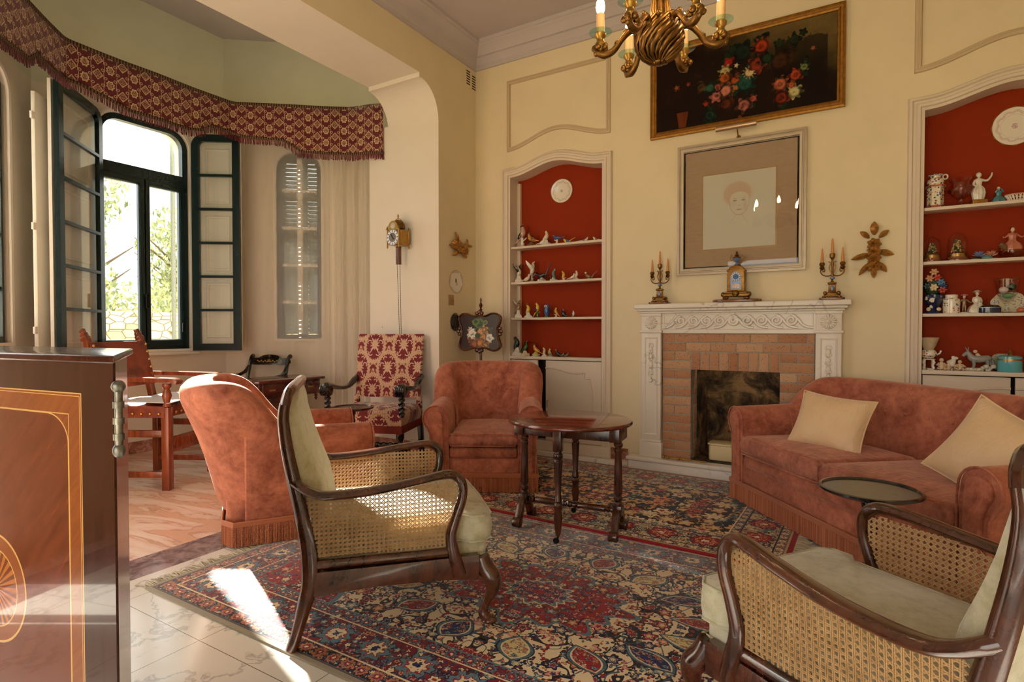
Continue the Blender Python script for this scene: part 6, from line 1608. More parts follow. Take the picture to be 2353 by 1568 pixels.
P_ = [(0, .03 - .055 * k, .03 + .004 * (k % 2), 2 * pi * j / 7 + k, .05, .018) for k in range(4) for j in range(7)] + [(0, .1, .02, pi / 2, .1, .028), (-.03, .08, .01, 2.4, .08, .02), (.03, .08, .01, .7, .08, .02), (-.02, -.04, .005, pi + .25, .13, .022), (.02, -.02, .005, -.3, .11, .024), (-.02, -.1, .005, pi + .9, .12, .02), (.02, -.1, .005, -.9, .1, .022), (0, -.14, .01, -pi / 2, .08, .02)]
carving('gilt_flower_drop', 'carved gilt flower and leaf drop on the wall between fireplace and right niche', lambda u, v, h: (.155 + u, 5.0 - h, 1.86 + v), P_)
def plate_fn(cx_amt, colr, rim):
    def f():
        x, y, z = sep(co()); r = sq(x * x + y * y); th = M('ARCTAN2', y, x); n = noi(co(), 55, 3, .6)
        c = lin(232, 222, 206)
        sp = M('MULTIPLY', ab(r - .74 - .04 * sn(th * 10)) < .06, n > .54); c = mix(sp, c, lin(*colr))
        c = mix(M('MULTIPLY', r < cx_amt, n > .5), c, lin(*colr)); c = mix(r > .955, c, lin(*rim)); c = mix(ab(r - .6) < .008, c, lin(206, 192, 172))
        return {'Base Color': c}
    return f
def plate(name, label, mp_rot, loc, r, ry, fn, scal=0):
    b = B().lathe([(.001, .012), (.5, .012), (.62, .03), (.66, .06), (1, .16), (1.0, .19), (.94, .17), (.62, .07), (.55, .035), (.001, .03)], 48, flute=scal, fd=.03 if scal else 0)
    b.v = [(x, y, z * .14 / r * 1.0 if False else z * .16) for x, y, z in b.v]
    o = obj(name, b, mat(name + '_glaze', fn, Rough=.15, Coat=.6), smooth=50)
    o.location = loc; o.rotation_euler = mp_rot; o.scale = (r, ry, r)
    return tag(o, label, 'plate')
plate('wall_plate', 'round white plate with small flower sprigs on the red wall of the left niche', (RAD(90), 0, 0), (-2.507, 5.157, 2.662), .123, .123, plate_fn(.12, (150, 120, 120), (150, 110, 70)))
plate('wall_plate', 'large gilt-edged white plate with floral garland on the red wall of the right niche', (RAD(90), 0, 0), (.973, 5.157, 2.668), .127, .135, plate_fn(.14, (170, 110, 130), (140, 96, 40)), 12)
def bird_plate():
    x, y, z = sep(co()); r = sq(x * x + y * y); th = M('ARCTAN2', y, x)
    c = lin(230, 222, 206); lt = M('MULTIPLY', M('MULTIPLY', ab(r - .86) < .045, noi(cmb(th * 4.0, r, 0.0), 9, 3) > .52), frac(th / 6.283 * 5.0) < .7); c = mix(lt, c, lin(40, 36, 34))
    e = sq(((x + .02) / .12) * ((x + .02) / .12) + ((y - .1) / .2) * ((y - .1) / .2)); c = mix(e < 1.0, c, lin(66, 84, 66)); e = sq(((x - .05) / .2) * ((x - .05) / .2) + ((y + .2) / .16) * ((y + .2) / .16)); c = mix(M('MULTIPLY', e < 1.0, noi(co(), 14, 3) > .5), c, lin(140, 140, 90))
    return {'Base Color': mix(r > .96, c, lin(120, 104, 80))}
plate('bird_plate', 'small white plate with a bird and lettered rim on the left wall above the switch', (RAD(90), 0, RAD(90)), (XL, 4.65, 1.747), .117, .117, bird_plate)
sw = T('light_switch', 'square brass light switch plate on the left wall under the bird plate', 'switch', (XL, 4.56, 1.556))
obj('plate', B().bx(0, .008, -.045, .045, -.052, .052), mat('tan_metal_plate', Color=lin(176, 144, 112), Metal=.4, Rough=.45), sw, bev=.003)
b = B()
for y in (-.018, .018): b.ell((.011, y, 0), (.008, .005, .008))
obj('toggle', b, MT['brass'], sw)
vt = T('wall_vent', 'slotted plaster air vent high in the corner of the left wall under the cornice', 'vent', (XL, 4.92, 3.885))
obj('plate', B().bx(0, .004, -.105, .085, -.085, .085), MT['wall'], vt, smooth=0)
for y0 in (-.09, .01):
    b = B()
    for k in range(6): b.bx(.003, .006, y0, y0 + .065, -.062 + k * .026 - (.02 if y0 > 0 else 0) + .01, -.05 + k * .026 - (.02 if y0 > 0 else 0) + .01)
    obj('slot', b, MT['dark'], vt, smooth=0)
mp_ = T('dark_wall_miniature', 'dark oval framed miniature on the left wall half hidden by the pole screen', 'picture', (XL, 4.62, 1.335))
obj('frame', B().lathe([(.001, 0), (.07, 0), (.075, .015), (.06, .022), (.052, .012), (.001, .01)], 32, ax=(1, 0, 0), sx=1.25), MT['ebony'], mp_)
so = B().bx(0, .03, -.03, .03, -.04, .04); tag(obj('power_socket', so, MT['black_p'], loc=(XL, 4.47, .36), bev=.006), 'black plug in the wall socket low on the left wall behind the velvet armchair', 'socket')

# ---------------------------------------------------------------- pole screen
def screen_fn():
    p = co(); x, y, z = sep(p); n = noi(p, 9, 4, .6); n2 = noi(p, 50, 3, .6)
    c = mix(n, lin(30, 12, 10), lin(62, 30, 24))
    fl = [(-.10, .02, .03, (214, 204, 190), 6), (.02, -.02, .035, (206, 120, 70), 7), (.08, -.03, .03, (220, 180, 130), 6), (-.03, -.08, .035, (190, 110, 60), 6), (.12, .02, .025, (90, 100, 60), 3), (-.1, -.08, .03, (150, 90, 50), 5), (.06, .09, .03, (110, 120, 70), 2), (-.08, -.02, .055, (222, 212, 196), 5), (.04, -.06, .05, (190, 130, 66), 6), (-.0, -.11, .06, (196, 120, 54), 5), (.05, .02, .045, (214, 160, 96), 5), (.0, .08, .05, (86, 110, 50), 2), (-.04, .1, .04, (96, 116, 56), 2), (.11, -.06, .045, (210, 206, 190), 5), (.01, .0, .04, (206, 140, 80), 5), (-.06, -.12, .045, (170, 90, 46), 5), (.07, -.13, .04, (180, 120, 60), 4), (-.02, -.04, .03, (70, 84, 44), 3)]
    for i, (a, b_, r, col, k) in enumerate(fl):
        dx, dy = x - a, z - b_; d = sq(dx * dx + dy * dy) / r; th = M('ARCTAN2', dy, dx); e = d / (1 + .2 * cs(th * float(k) + i)) + (n2 - .5) * 1.1
        c = mix(sst(e, 1, .9), c, mix(sst(sn(d * 5 + n2 * 9 + i), -.9, 1.0), lin(*[q * .55 for q in col]), lin(*col)))
    return {'Base Color': c}
ps = T('pole_screen', 'mahogany pole screen with flower-painted serpentine panel in the corner by the left niche', 'fire screen', (-3.146, 4.62, 0), RAD(8))
cz = 1.235
qr = [(.0, .172), (.06, .165), (.13, .188), (.19, .185), (.235, .15), (.23, .09), (.205, .03), (.205, -.03), (.225, -.09), (.235, -.15), (.19, -.19), (.13, -.19), (.06, -.168), (.0, -.178)]
outl = cat(qr[:-1] + [(-x, z) for x, z in reversed(qr)][:-1], 3, True)
b = B().sweep(list(reversed(outl)), [(0, -.012), (0, .014), (.008, .02), (.018, .014), (.02, -.012)], lambda u, v, h: (u, -h, cz + v))
for sx in (-1, 1):
    for k in (-1, 0, 1): b.ell((sx * (.222 + .014 * (k == 0)), -.008, cz + k * .028 + .005), (.022, .014, .02))
for zz in (.185, -.185):
    for k in (-1, 0, 1): b.ell((k * .026, -.008, cz + zz + (.012 if k == 0 else 0) * (1 if zz > 0 else -1)), (.022, .014, .02))
obj('frame', b, MT['dwood'], ps, smooth=50)
ob = B(); ob.prism([(x * .97, z * .97) for x, z in outl], -.004, .004, lambda u, v, h: (u, -h, v)); o = obj('painted_panel', ob, mat('painted_flower_panel', screen_fn, Rough=.22, Spec=.22), ps, smooth=0); o.location.z = cz
b = B().lathe([(.012, .05), (.024, .1), (.014, .14), (.03, .2), (.018, .3), (.012, .4), (.012, 1.0), (.01, 1.44), (.016, 1.455), (.008, 1.47), (.02, 1.5), (.006, 1.53), (.011, 1.55), (.004, 1.575)], 14, (0, .025, 0))
obj('pole', b, MT['dwood'], ps)
for k in range(3):
    a = 2 * pi * k / 3 + .5; pts = cat([(.01, .14), (.08, .12), (.12, .05), (.15, .012), (.165, .015)], 4)
    obj('leg', B().tube([(cos(a) * x, .025 + sin(a) * x, z) for x, z in pts], lerpl([.016, .015, .012, .012, .01], len(pts)), 8), MT['dwood'], ps)
# ---------------------------------------------------------------- porcelain on the niche shelves
GL = {}
def glz(r, g, b):
    k = (r, g, b)
    if k not in GL:
        c = lin(r, g, b)
        GL[k] = mat('glaze_%d_%d_%d' % k, lambda: {'Base Color': mix(noi(co(), 40, 3, .6), tuple(q * .7 for q in c), tuple(min(1, q * 1.1) for q in c))}, Rough=.22, Coat=.6)
    return GL[k]
WHT, CRM, BLK, BRN, YEL, BLU, GRN, DGR, GRY, RED_, ORG, PNK, TEA = (232, 224, 208), (226, 208, 176), (34, 32, 34), (120, 78, 46), (226, 186, 60), (60, 96, 160), (80, 120, 60), (30, 62, 54), (150, 146, 140), (170, 40, 34), (222, 150, 50), (206, 160, 140), (70, 130, 140)
def bird_body(s, pitch, tail=1.0, tup=0.0):
    """one lofted body from tail tip to head; nose forward +x"""
    K = [(-.62 - .5 * tail, .10 + tup, .035), (-.5 - .25 * tail, .06 + tup * .6, .06), (-.45, .0, .10), (-.25, -.02, .19), (0, 0, .25), (.22, .06, .235), (.38, .17, .17), (.46, .30, .15), (.50, .40, .145), (.55, .47, .10), (.57, .52, .03)]
    R = Matrix.Rotation(-pitch, 3, 'Y'); P = cat([(x * s, z * s, r * s) for x, z, r in K], 3)
    pts = [R @ Vec((x, 0, z)) for x, z, r in P]; b = B()
    b.tube(pts, [max(.0008, r) for _, _, r in P], 10, up=(0, 1, 0))
    return b, R
def bird(label, x, z, h, col, head, wing, face=1, pitch=.5, base='rock', bcol=WHT, up=0.0, tail=1.0, tup=0.0, y=5.07, extra=None, stump=0.0, rot=0.0):
    t = T('bird_figurine', label, 'figurine', (x, y, z + .0005), (0 if face > 0 else pi) + rot, 'porcelain birds on the shelves of the left niche')
    st = stump * h if stump else .12 * h
    s = (h - st) / (.80 + .30 * sin(pitch)) * (1.0 if not up else .72)
    b = B(); rb_ = random.Random(int(x * 1e4))
    if base == 'rock':
        b.lathe([(.001, 0), (s * .5, 0), (s * .46, st * .25), (s * .24, st * .55), (s * .16, st * 1.02), (.001, st * 1.1)], 12, flute=3, fd=.2)
        for k in range(4): b.ell((rb_.uniform(-.35, .35) * s, rb_.uniform(-.3, .3) * s, st * .2 + .002), (s * .16, s * .14, st * .3), 8, 6)
    elif base == 'stump':
        b.lathe([(.001, 0), (s * .36, 0), (s * .3, st * .1), (s * .14, st * .25), (s * .12, st * .9), (s * .17, st), (.001, st * 1.02)], 10); b.tube([(0, 0, st * .6), (s * .3, 0, st * .85), (s * .42, .0, st * 1.0)], s * .05, 6); b.tube([(0, 0, st * .4), (s * .2, .0, st * .35)], s * .05, 6)
    elif base == 'flowers':
        b.lathe([(.001, 0), (s * .5, 0), (s * .42, st * .4), (s * .12, st), (.001, st)], 10)
        for k in range(7): b.ell((.42 * s * cos(k * .9), .3 * s * sin(k * .9), st * (.3 + .1 * (k % 3))), (s * .12, s * .12, s * .08), 8, 5)
    if base: obj('base', b, glz(*bcol), t)
    off = Vec((0, 0, st + s * (.2 + .12 * sin(pitch))))
    bb, R = bird_body(s, pitch, tail, tup); bb.v = [tuple(Vec(v) + off) for v in bb.v]
    bd = obj('body', bb, glz(*col), t, smooth=60)
    hb = B(); hc = off + R @ Vec((.49 * s, 0, .37 * s)); hb.ell(hc, .158 * s, 10, 8); 
    bk_ = B(); bk_.lathe([(.05 * s, 0), (.03 * s, .06 * s), (.001, .16 * s)], 8, hc + R @ Vec((.12 * s, 0, .03 * s)), ax=R @ Vec((1, 0, .15)))
    if head != col: obj('head', hb, glz(*head), t)
    obj('beak', bk_, glz(*(ORG if col != ORG else BLK)), t)
    for sy in (-1, 1):
        w_ = B()
        if up:
            pts = [off + R @ Vec((.1 * s, sy * .14 * s, .12 * s)), off + Vec((-.1 * s, sy * (.3 + .1) * s, .5 * s)), off + Vec((-.28 * s + up * .1 * s * sy, sy * .5 * s, .9 * s)), off + Vec((-.5 * s + .5 * s * (sy > 0), sy * .62 * s, 1.18 * s))]
            w_.tube(cat(pts, 4), lerpl([(.05 * s, .16 * s), (.04 * s, .2 * s), (.03 * s, .16 * s), (.008 * s, .03 * s)], 13), 8, up=(0, 1, 0))
        else:
            w_.ell(off + R @ Vec((-.12 * s, sy * .19 * s, .03 * s)), (.40 * s, .06 * s, .14 * s), 10, 7, R)
        obj('wing', w_, glz(*wing), t, smooth=60)
    if extra: extra(t, s, st, off)
    return t
def twin(col, dx, sc):
    def f(t, s, st, off):
        bb, R = bird_body(s * sc, .3, .7); bb.v = [tuple(Vec(v) + Vec((dx * s, -.02, s * sc * .3 + .006))) for v in bb.v]; obj('second_bird', bb, glz(*col), t, smooth=60)
    return f
def cone(t, s, st, off):
    b = B()
    for k in range(26): b.ell((.12 * s * cos(k * 2.4) * (1.4 - k / 26), .12 * s * sin(k * 2.4), st * .3 + k * s * .036), (s * .11, s * .11, s * .06), 7, 5)
    obj('dark_leaves', b, glz(*BLK), t)
LX = [[-2.918, -2.785, -2.64, -2.515, -2.409, -2.24, -2.103], [-2.955, -2.80, -2.687, -2.554, -2.442, -2.305, -2.171], [-2.975, -2.845, -2.738, -2.628, -2.524, -2.438, -2.338], [-2.98, -2.885, -2.755, -2.657, -2.593, -2.5, -2.409]]
Z0, Z1, Z2, Z3 = 2.112, 1.747, 1.38, .985
m = .00434
r0 = LX[0]
bird('tall pinkish-grey bird with black head on a white tree stump, top shelf', r0[0], Z0, 52 * m, PNK, BLK, BLK, 1, .95, 'stump', WHT, stump=.42, tail=.9)
bird('ochre bird beside a dark cluster of leaves, top shelf', r0[1] - .02, Z0, 33 * m, ORG, BRN, BRN, -1, .4, 'flowers', BRN, extra=cone, stump=.35, tail=.4)
bird('pair of pale birds over a white nest, top shelf', r0[2], Z0, 33 * m, CRM, CRM, WHT, 1, .9, 'rock', WHT, extra=twin(WHT, -.4, .8), stump=.35, tail=.5)
bird('blue bird stretched level on a white stump, top shelf', r0[3], Z0, 24 * m, BLU, BLU, BLU, -1, .0, 'stump', WHT, stump=.45, tail=1.1)
bird('little yellow and blue tit with raised tail, top shelf', r0[4], Z0, 14 * m, YEL, DGR, BLU, -1, .1, 'rock', YEL, tail=1.6, tup=.5)
bird('small white bird with a long dark tail, top shelf', r0[5] + .03, Z0, 11 * m, WHT, WHT, GRY, 1, .1, 'rock', WHT, tail=2.8)
bird('tiny brown and white bird at the end of the top shelf', r0[6], Z0, 11 * m, WHT, BRN, BRN, -1, .2, 'rock', WHT, tail=.6)
r0 = LX[1]
bird('swallow with dark raised wings on white base, second shelf', r0[0], Z1, 45 * m, WHT, CRM, (60, 44, 36), 1, 1.1, 'rock', WHT, up=1, stump=.35)
bird('white bird with raised wings above a second bird, second shelf', r0[1], Z1, 50 * m, WHT, WHT, WHT, 1, 1.1, 'stump', GRY, up=1, stump=.4, extra=twin(CRM, -.62, .9))
bird('dark swallow with forked tail pointing up, second shelf', r0[2], Z1, 26 * m, (44, 38, 38), (44, 38, 38), BLK, -1, -.25, 'rock', WHT, tail=1.9, tup=.9, stump=.35)
bird('grey-green parrot pair on white base, second shelf', r0[3], Z1, 28 * m, (96, 110, 104), GRY, (84, 92, 88), -1, 1.2, 'rock', WHT, extra=twin((70, 78, 66), .35, .7), tail=.5, stump=.3)
bird('upright yellow canary on a white post, second shelf', r0[4], Z1, 22 * m, YEL, YEL, YEL, 1, 1.25, 'stump', WHT, stump=.3, tail=.5)
bird('two white doves side by side, second shelf', r0[5], Z1, 20 * m, WHT, WHT, CRM, 1, .9, 'rock', CRM, extra=twin(WHT, -.6, 1.0), tail=.6, stump=.3)
bird('brown and white wren with cocked tail, end of second shelf', r0[6], Z1, 17 * m, (150, 98, 58), CRM, BRN, -1, .2, 'rock', WHT, tail=.8, tup=.8)
r0 = LX[2]
bird('pale brown eagle with spread wings on tall white rock, third shelf', r0[0] + .01, Z2, 43 * m, (176, 142, 100), BRN, (150, 128, 100), 1, .9, 'rock', WHT, up=1, stump=.42)
bird('yellow bird with black head on white branches, third shelf', r0[1], Z2, 33 * m, YEL, BLK, (206, 190, 120), 1, 1.2, 'rock', WHT, stump=.36, tail=.6)
bird('slim yellow oriole on a green stump, third shelf', r0[2], Z2, 35 * m, YEL, YEL, BLK, 1, 1.1, 'stump', GRN, stump=.42, tail=1.1)
def owl(label, x, z, h):
    t = T('owl_figurine', label, 'figurine', (x, 5.07, z + .0005), RAD(-20), 'porcelain birds on the shelves of the left niche')
    obj('base', B().lathe([(.001, 0), (h * .24, 0), (h * .2, h * .1), (h * .13, h * .22), (.001, h * .24)], 12), glz(*GRN), t)
    obj('body', B().lathe([(.001, h * .1), (h * .13, h * .14), (h * .22, h * .35), (h * .23, h * .55), (h * .19, h * .72), (h * .2, h * .84), (h * .16, h * .95), (.001, h)], 16), glz(*BLU), t)
    f = B()
    for s_ in (-1, 1): f.ell((s_ * h * .08, -h * .17, h * .85), (h * .075, h * .04, h * .085))
    obj('face', f, glz(*CRM), t)
    e = B()
    for s_ in (-1, 1): e.ell((s_ * h * .08, -h * .205, h * .86), h * .025, 8, 6)
    e.ell((0, -h * .21, h * .8), (h * .02, h * .02, h * .035), 8, 6); obj('eye', e, glz(*BLK), t)
    for s_ in (-1, 1):
        obj('wing', B().ell((s_ * h * .2, 0, h * .48), (h * .06, h * .15, h * .27), 10, 7), glz(40, 66, 120), t)
        obj('ear', B().lathe([(h * .05, 0), (.001, h * .12)], 8, (s_ * h * .12, -h * .03, h * .93)), glz(40, 66, 120), t)
owl('blue owl with pale face standing upright, third shelf', r0[3], Z2, 31 * m)
bird('yellow canary leaning on a white stand, third shelf', r0[4], Z2, 22 * m, YEL, YEL, (206, 150, 60), -1, .9, 'stump', WHT, stump=.34, tail=.8)
bird('dark green bird with reddish crest, third shelf', r0[5], Z2, 20 * m, DGR, (150, 60, 60), BLK, -1, .8, 'rock', GRN, tail=.4)
bird('little red-headed black and white bird, end of third shelf', r0[6], Z2, 15 * m, WHT, RED_, BLK, 1, .9, 'rock', GRY, tail=.9)
r0 = LX[3]
bird('dark green woodpecker on rugged white rock, bottom ledge', r0[0], Z3, 46 * m, DGR, BLK, DGR, 1, 1.25, 'rock', WHT, stump=.42, tail=1.2)
bird('green parrot over arched white branch, bottom ledge', r0[1], Z3, 34 * m, GRN, BLK, DGR, 1, .7, 'rock', CRM, stump=.35, tail=1.1)
bird('orange-yellow bird with black crest among flowers, bottom ledge', r0[2], Z3, 29 * m, ORG, BLK, YEL, -1, .6, 'flowers', (206, 196, 120), stump=.36, tail=.9)
bird('plain cream bird on white base, bottom ledge', r0[3], Z3, 21 * m, CRM, CRM, CRM, 1, 1.2, 'rock', WHT, tail=.4, stump=.32)
bird('yellow and blue budgerigar on white base, bottom ledge', r0[4], Z3, 18 * m, (206, 196, 90), YEL, (70, 110, 130), -1, .9, 'rock', WHT, tail=1.1)
bird('dark teal hen with reddish head, bottom ledge', r0[5], Z3, 17 * m, (26, 50, 52), (150, 70, 70), BLK, -1, .4, 'rock', DGR, tail=.9, tup=.5)
bird('pair of grey-brown chicks at the end of the bottom ledge', r0[6], Z3, 10 * m, (110, 92, 80), BRN, GRY, 1, .3, 'rock', GRY, extra=twin((120, 100, 88), -.8, 1.0), tail=.3)

# right niche
RS = [2.13, 1.744, 1.37, .965]
def floral(base, cols, sc=60, thr=.56):
    def f():
        p = co(); v = vor(p, sc); r = sep(v['Color']); c = ramp(r[1], [(i / len(cols), lin(*k)) for i, k in enumerate(cols)], const=True)
        return {'Base Color': mix(M('MULTIPLY', v['Distance'] + (noi(p, sc * 2.5, 2) - .5) * .5 < .46, r[0] > thr), lin(*base), c)}
    return f
MT['majol'] = mat('majolica_glaze', floral((226, 216, 190), [(40, 66, 130), (200, 140, 60), (40, 66, 130), (150, 60, 40)], 70, .3), Rough=.2, Coat=.6)
MT['china'] = mat('flowered_china_glaze', floral((234, 222, 200), [(190, 70, 100), (70, 120, 90), (90, 110, 170), (200, 120, 60)], 80, .5), Rough=.2, Coat=.6)
MT['pinkgl'] = glass_mat('pale_pink_glass', (.95, .84, .80), .06, .02)
MT['ambergl'] = glass_mat('amber_glass', (.86, .66, .22), .06, .02)
G2 = 'ornaments in the right niche'
def RT(name, label, catg, x, k, y=5.075, rot=0.0): return T(name, label, catg, (x, y, RS[k] + .0005), rot, G2)
t = RT('majolica_jar', 'six-sided painted majolica jar with ewer top at the left of the top shelf', 'jar', .527, 0)
obj('body', B().lathe([(.001, 0), (.056, 0), (.056, .02), (.05, .022), (.05, .145), (.06, .15), (.06, .165), (.001, .165)], 6), MT['majol'], t, smooth=20)
obj('rim_band', B().lathe([(.0, .004), (.058, .004), (.058, .018), (.0, .018)], 6), glz(176, 80, 40), t, smooth=20); obj('rim_band', B().lathe([(.0, .152), (.062, .152), (.062, .162), (.0, .162)], 6), glz(176, 80, 40), t, smooth=20)
e = obj('ewer', B().lathe([(.001, .165), (.045, .168), (.052, .185), (.048, .205), (.03, .22), (.032, .23), (.048, .238), (.046, .241), (.001, .232)], 20), MT['majol'], t)
obj('handle', B().tube([(.056 + .014 * cos(a), 0, .222 + .017 * sin(a)) for a in [2 * pi * i / 14 for i in range(14)]], .005, 6, closed=True), glz(*WHT), e)
t = RT('glass_vase', 'pale pink ribbed glass vase with flared lip on a stem, top shelf', 'vase', .672, 0)
obj('bowl', B().lathe([(.018, .05), (.05, .075), (.072, .105), (.07, .13), (.052, .148), (.05, .165), (.073, .195), (.07, .196), (.046, .165), (.048, .148), (.066, .128), (.066, .105), (.045, .078), (.001, .058)], 32, flute=12, fd=.02), MT['pinkgl'], t)
obj('foot', B().lathe([(.001, 0), (.026, 0), (.026, .012), (.018, .016), (.018, .05), (.022, .054)], 20), MT['pinkgl'], t)
def figurine(name, label, x, k, h, pal, arms='down', hat=None, skirt=True, base=None, rot=0.0, sit=False, y=5.075, bc=WHT):
    t = RT(name, label, 'figurine', x, k, y, rot); skin, dress, hair = pal; z = 0.0
    if base == 'gilt':
        b = B().bx(-h * .20, h * .20, -h * .13, h * .13, 0, h * .15); obj('base', b, MT['gilt'], t, bev=.004); z = h * .15
    elif base: obj('base', B().lathe([(.001, 0), (h * .26, 0), (h * .24, h * .05), (h * .16, h * .08), (.001, h * .08)], 16, flute=5, fd=.08), glz(*bc), t); z = h * .07
    H = h - z; q = H
    if sit:
        prof = [(.001, z), (q * .34, z), (q * .36, z + q * .12), (q * .28, z + q * .3), (q * .14, z + q * .42), (q * .12, z + q * .5), (q * .15, z + q * .62), (q * .13, z + q * .72), (q * .045, z + q * .77), (q * .04, z + q * .8)]
        fl_, fd = 7, .08
    elif skirt:
        prof = [(.001, z), (q * .16, z), (q * .19, z + q * .1), (q * .21, z + q * .25), (q * .18, z + q * .4), (q * .085, z + q * .53), (q * .1, z + q * .64), (q * .12, z + q * .72), (q * .1, z + q * .77), (q * .035, z + q * .8), (q * .033, z + q * .84)]
        fl_, fd = 9, .07
    else:
        prof = None
    if prof: obj('body', B().lathe(prof, 36, flute=fl_, fd=fd, sy=.8), glz(*dress), t, smooth=60)
    else:
        b = B().tube([(0, 0, z + q * .38), (0, 0, z + q * .5), (0, 0, z + q * .68), (0, 0, z + q * .76), (0, 0, z + q * .8)], [q * .09, q * .1, q * .115, q * .08, q * .035], 12)
        for s_ in (-1, 1): b.tube([(s_ * q * .05, 0, z + q * .42), (s_ * q * .06, -q * .02, z + q * .2), (s_ * q * .06, 0, z + q * .03), (s_ * q * .07, -q * .06, z + q * .015)], [q * .06, q * .045, q * .03, q * .02], 8)
        obj('body', b, glz(*dress), t, smooth=60)
    hz = z + q * .90
    b = B().ell((0, -q * .01, hz), (q * .075, q * .08, q * .095), 14, 10); b.ell((0, -q * .09, hz - q * .01), (q * .014, q * .018, q * .018), 6, 5); b.tube([(0, 0, z + q * .78), (0, 0, hz)], q * .035, 8)
    obj('head', b, glz(*skin), t)
    obj('hair', B().ell((0, q * .025, hz + q * .025), (q * .085, q * .08, q * .09), 12, 8).ell((0, q * .09, hz + q * .05), q * .04, 8, 6), glz(*hair), t)
    if hat: obj('hat', B().lathe([(q * .17, 0), (q * .18, .004), (q * .1, .008), (q * .09, q * .08), (.001, q * .1)], 20, (0, 0, hz + q * .06), ax=(0, .15, 1)), glz(*hat), t)
    sh = z + q * .72
    poses = {'down': [(-.11, 0), (-.17, -.03, -.12), (-.12, -.12, -.2)], }
    for s_ in (-1, 1):
        if arms == 'raise' and s_ > 0: pts = [(q * .1, 0, sh), (q * .24, -q * .03, sh - q * .03), (q * .36, -q * .04, sh + q * .12), (q * .38, -q * .04, sh + q * .24)]
        elif arms == 'face': pts = [(s_ * q * .11, 0, sh), (s_ * q * .19, -q * .08, sh - q * .06), (s_ * q * .1, -q * .13, sh + q * .1), (s_ * q * .06, -q * .11, sh + q * .16)]
        elif arms == 'out': pts = [(s_ * q * .11, 0, sh), (s_ * q * .2, -q * .05, sh - q * .1), (s_ * q * .3, -q * .08, sh - q * .16), (s_ * q * .36, -q * .1, sh - q * .12)]
        else: pts = [(s_ * q * .11, 0, sh), (s_ * q * .17, -q * .02, sh - q * .14), (s_ * q * .12, -q * .12, sh - q * .24), (s_ * q * .05, -q * .15, sh - q * .24)]
        obj('arm', B().tube(cat(pts, 3), lerpl([q * .045, q * .038, q * .03, q * .018], 10), 8), glz(*(skin if arms in ('raise',) else dress)), t)
    return t
figurine('lady_figurine', 'white classical lady with one arm raised on a gilt plinth, top shelf', .771, 0, .225, (WHT, WHT, CRM), 'raise', base='gilt', rot=.25)
figurine('child_figurine', 'small kneeling child in blue with hands to the face, top shelf', .879, 0, .112, ((236, 214, 190), TEA, (230, 214, 180)), 'face', sit=True, rot=.2)
b = B()
for k in range(22):
    a = 2 * pi * k / 22; b.tube([(.05 * cos(a), .03 * sin(a), .0), (.062 * cos(a + .2), .04 * sin(a + .2), .025), (.074 * cos(a + .05), .048 * sin(a + .05), .045)], .0035, 5); b.tube([(.05 * cos(a), .03 * sin(a), .0), (.062 * cos(a - .2), .04 * sin(a - .2), .025), (.074 * cos(a - .05), .048 * sin(a - .05), .045)], .0035, 5)
b.lathe([(.001, 0), (.052, 0), (.052, .006), (.001, .006)], 24, sy=.62)
t = RT('lattice_basket', 'white pierced lattice china basket at the edge of the top shelf', 'basket', .985, 0)
obj('lattice', b, MT['porc'], t); obj('rim', B().tube([(.075 * cos(a), .049 * sin(a), .046) for a in [2 * pi * k / 32 for k in range(32)]], .004, 6, closed=True), glz(206, 150, 120), t)
for x, lb, s in ((.512, 'glass dome over a posy of shell flowers at the left end of the second shelf', .95), (.658, 'taller glass dome over shell flowers, second from the left on the second shelf', 1.05)):
    t = RT('glass_dome', lb, 'dome', x, 1)
    obj('base', B().lathe([(.001, 0), (.068 * s, 0), (.068 * s, .008), (.06 * s, .014), (.058 * s, .028), (.001, .028)], 28), MT['walnut'], t)
    obj('brass_collar', B().lathe([(.001, .028), (.048 * s, .028), (.048 * s, .05), (.001, .05)], 28), MT['brass'], t)
    rd = random.Random(int(x * 100)); b = B(); g = B()
    for k in range(70):
        a = rd.uniform(0, 6.28); f = rd.uniform(0, 1); r = (.034 * (1 - f * .75)) * s; z = (.06 + .085 * f) * s
        (b if k % 5 < 3 else g).ell((r * cos(a), r * sin(a), z), .0055 * s, 6, 5)
    for k in range(8): g.tube([(0, 0, .05), (.02 * cos(k * .8), .02 * sin(k * .8), .1 * s)], .002, 5)
    obj('shell_flowers', b, glz(206, 172, 110), t); obj('leaves', g, glz(70, 96, 50), t)
    obj('dome', B().lathe([(.055 * s, .03), (.055 * s, .115 * s), (.05 * s, .15 * s), (.034 * s, .178 * s), (.012 * s, .19 * s), (.001, .191 * s)], 32), MT['clear'], t)
t = RT('porcelain_posy', 'low posy of blue and pink porcelain flowers on the second shelf', 'ornament', .809, 1)
for i, (dx, c, n_) in enumerate(((-.03, (130, 150, 200), 22), (.035, (214, 150, 120), 20))):
    b = B()
    for k in range(n_):
        a = k * 2.4; e_ = .3 + 1.1 * k / n_; R = rz(a) @ Matrix.Rotation(-(1.5 - e_), 3, 'Y'); b.ell(Vec((dx, 0, .022)) + R @ Vec((.022, 0, 0)), (.022, .006, .0035), 8, 5, R)
    obj('flower', b, glz(*c), t)
obj('leaves', B().ell((.01, -.02, .012), (.03, .016, .012)).ell((-.05, 0, .006), (.03, .02, .006)).ell((.05, .01, .006), (.03, .02, .006)), glz(90, 150, 150), t)
t = RT('amber_bowl', 'amber glass bowl under the seated woman figurine, second shelf', 'bowl', .955, 1)
obj('bowl', B().lathe([(.001, 0), (.05, 0), (.068, .02), (.07, .05), (.064, .055), (.001, .05)], 28, flute=10, fd=.02), MT['ambergl'], t)
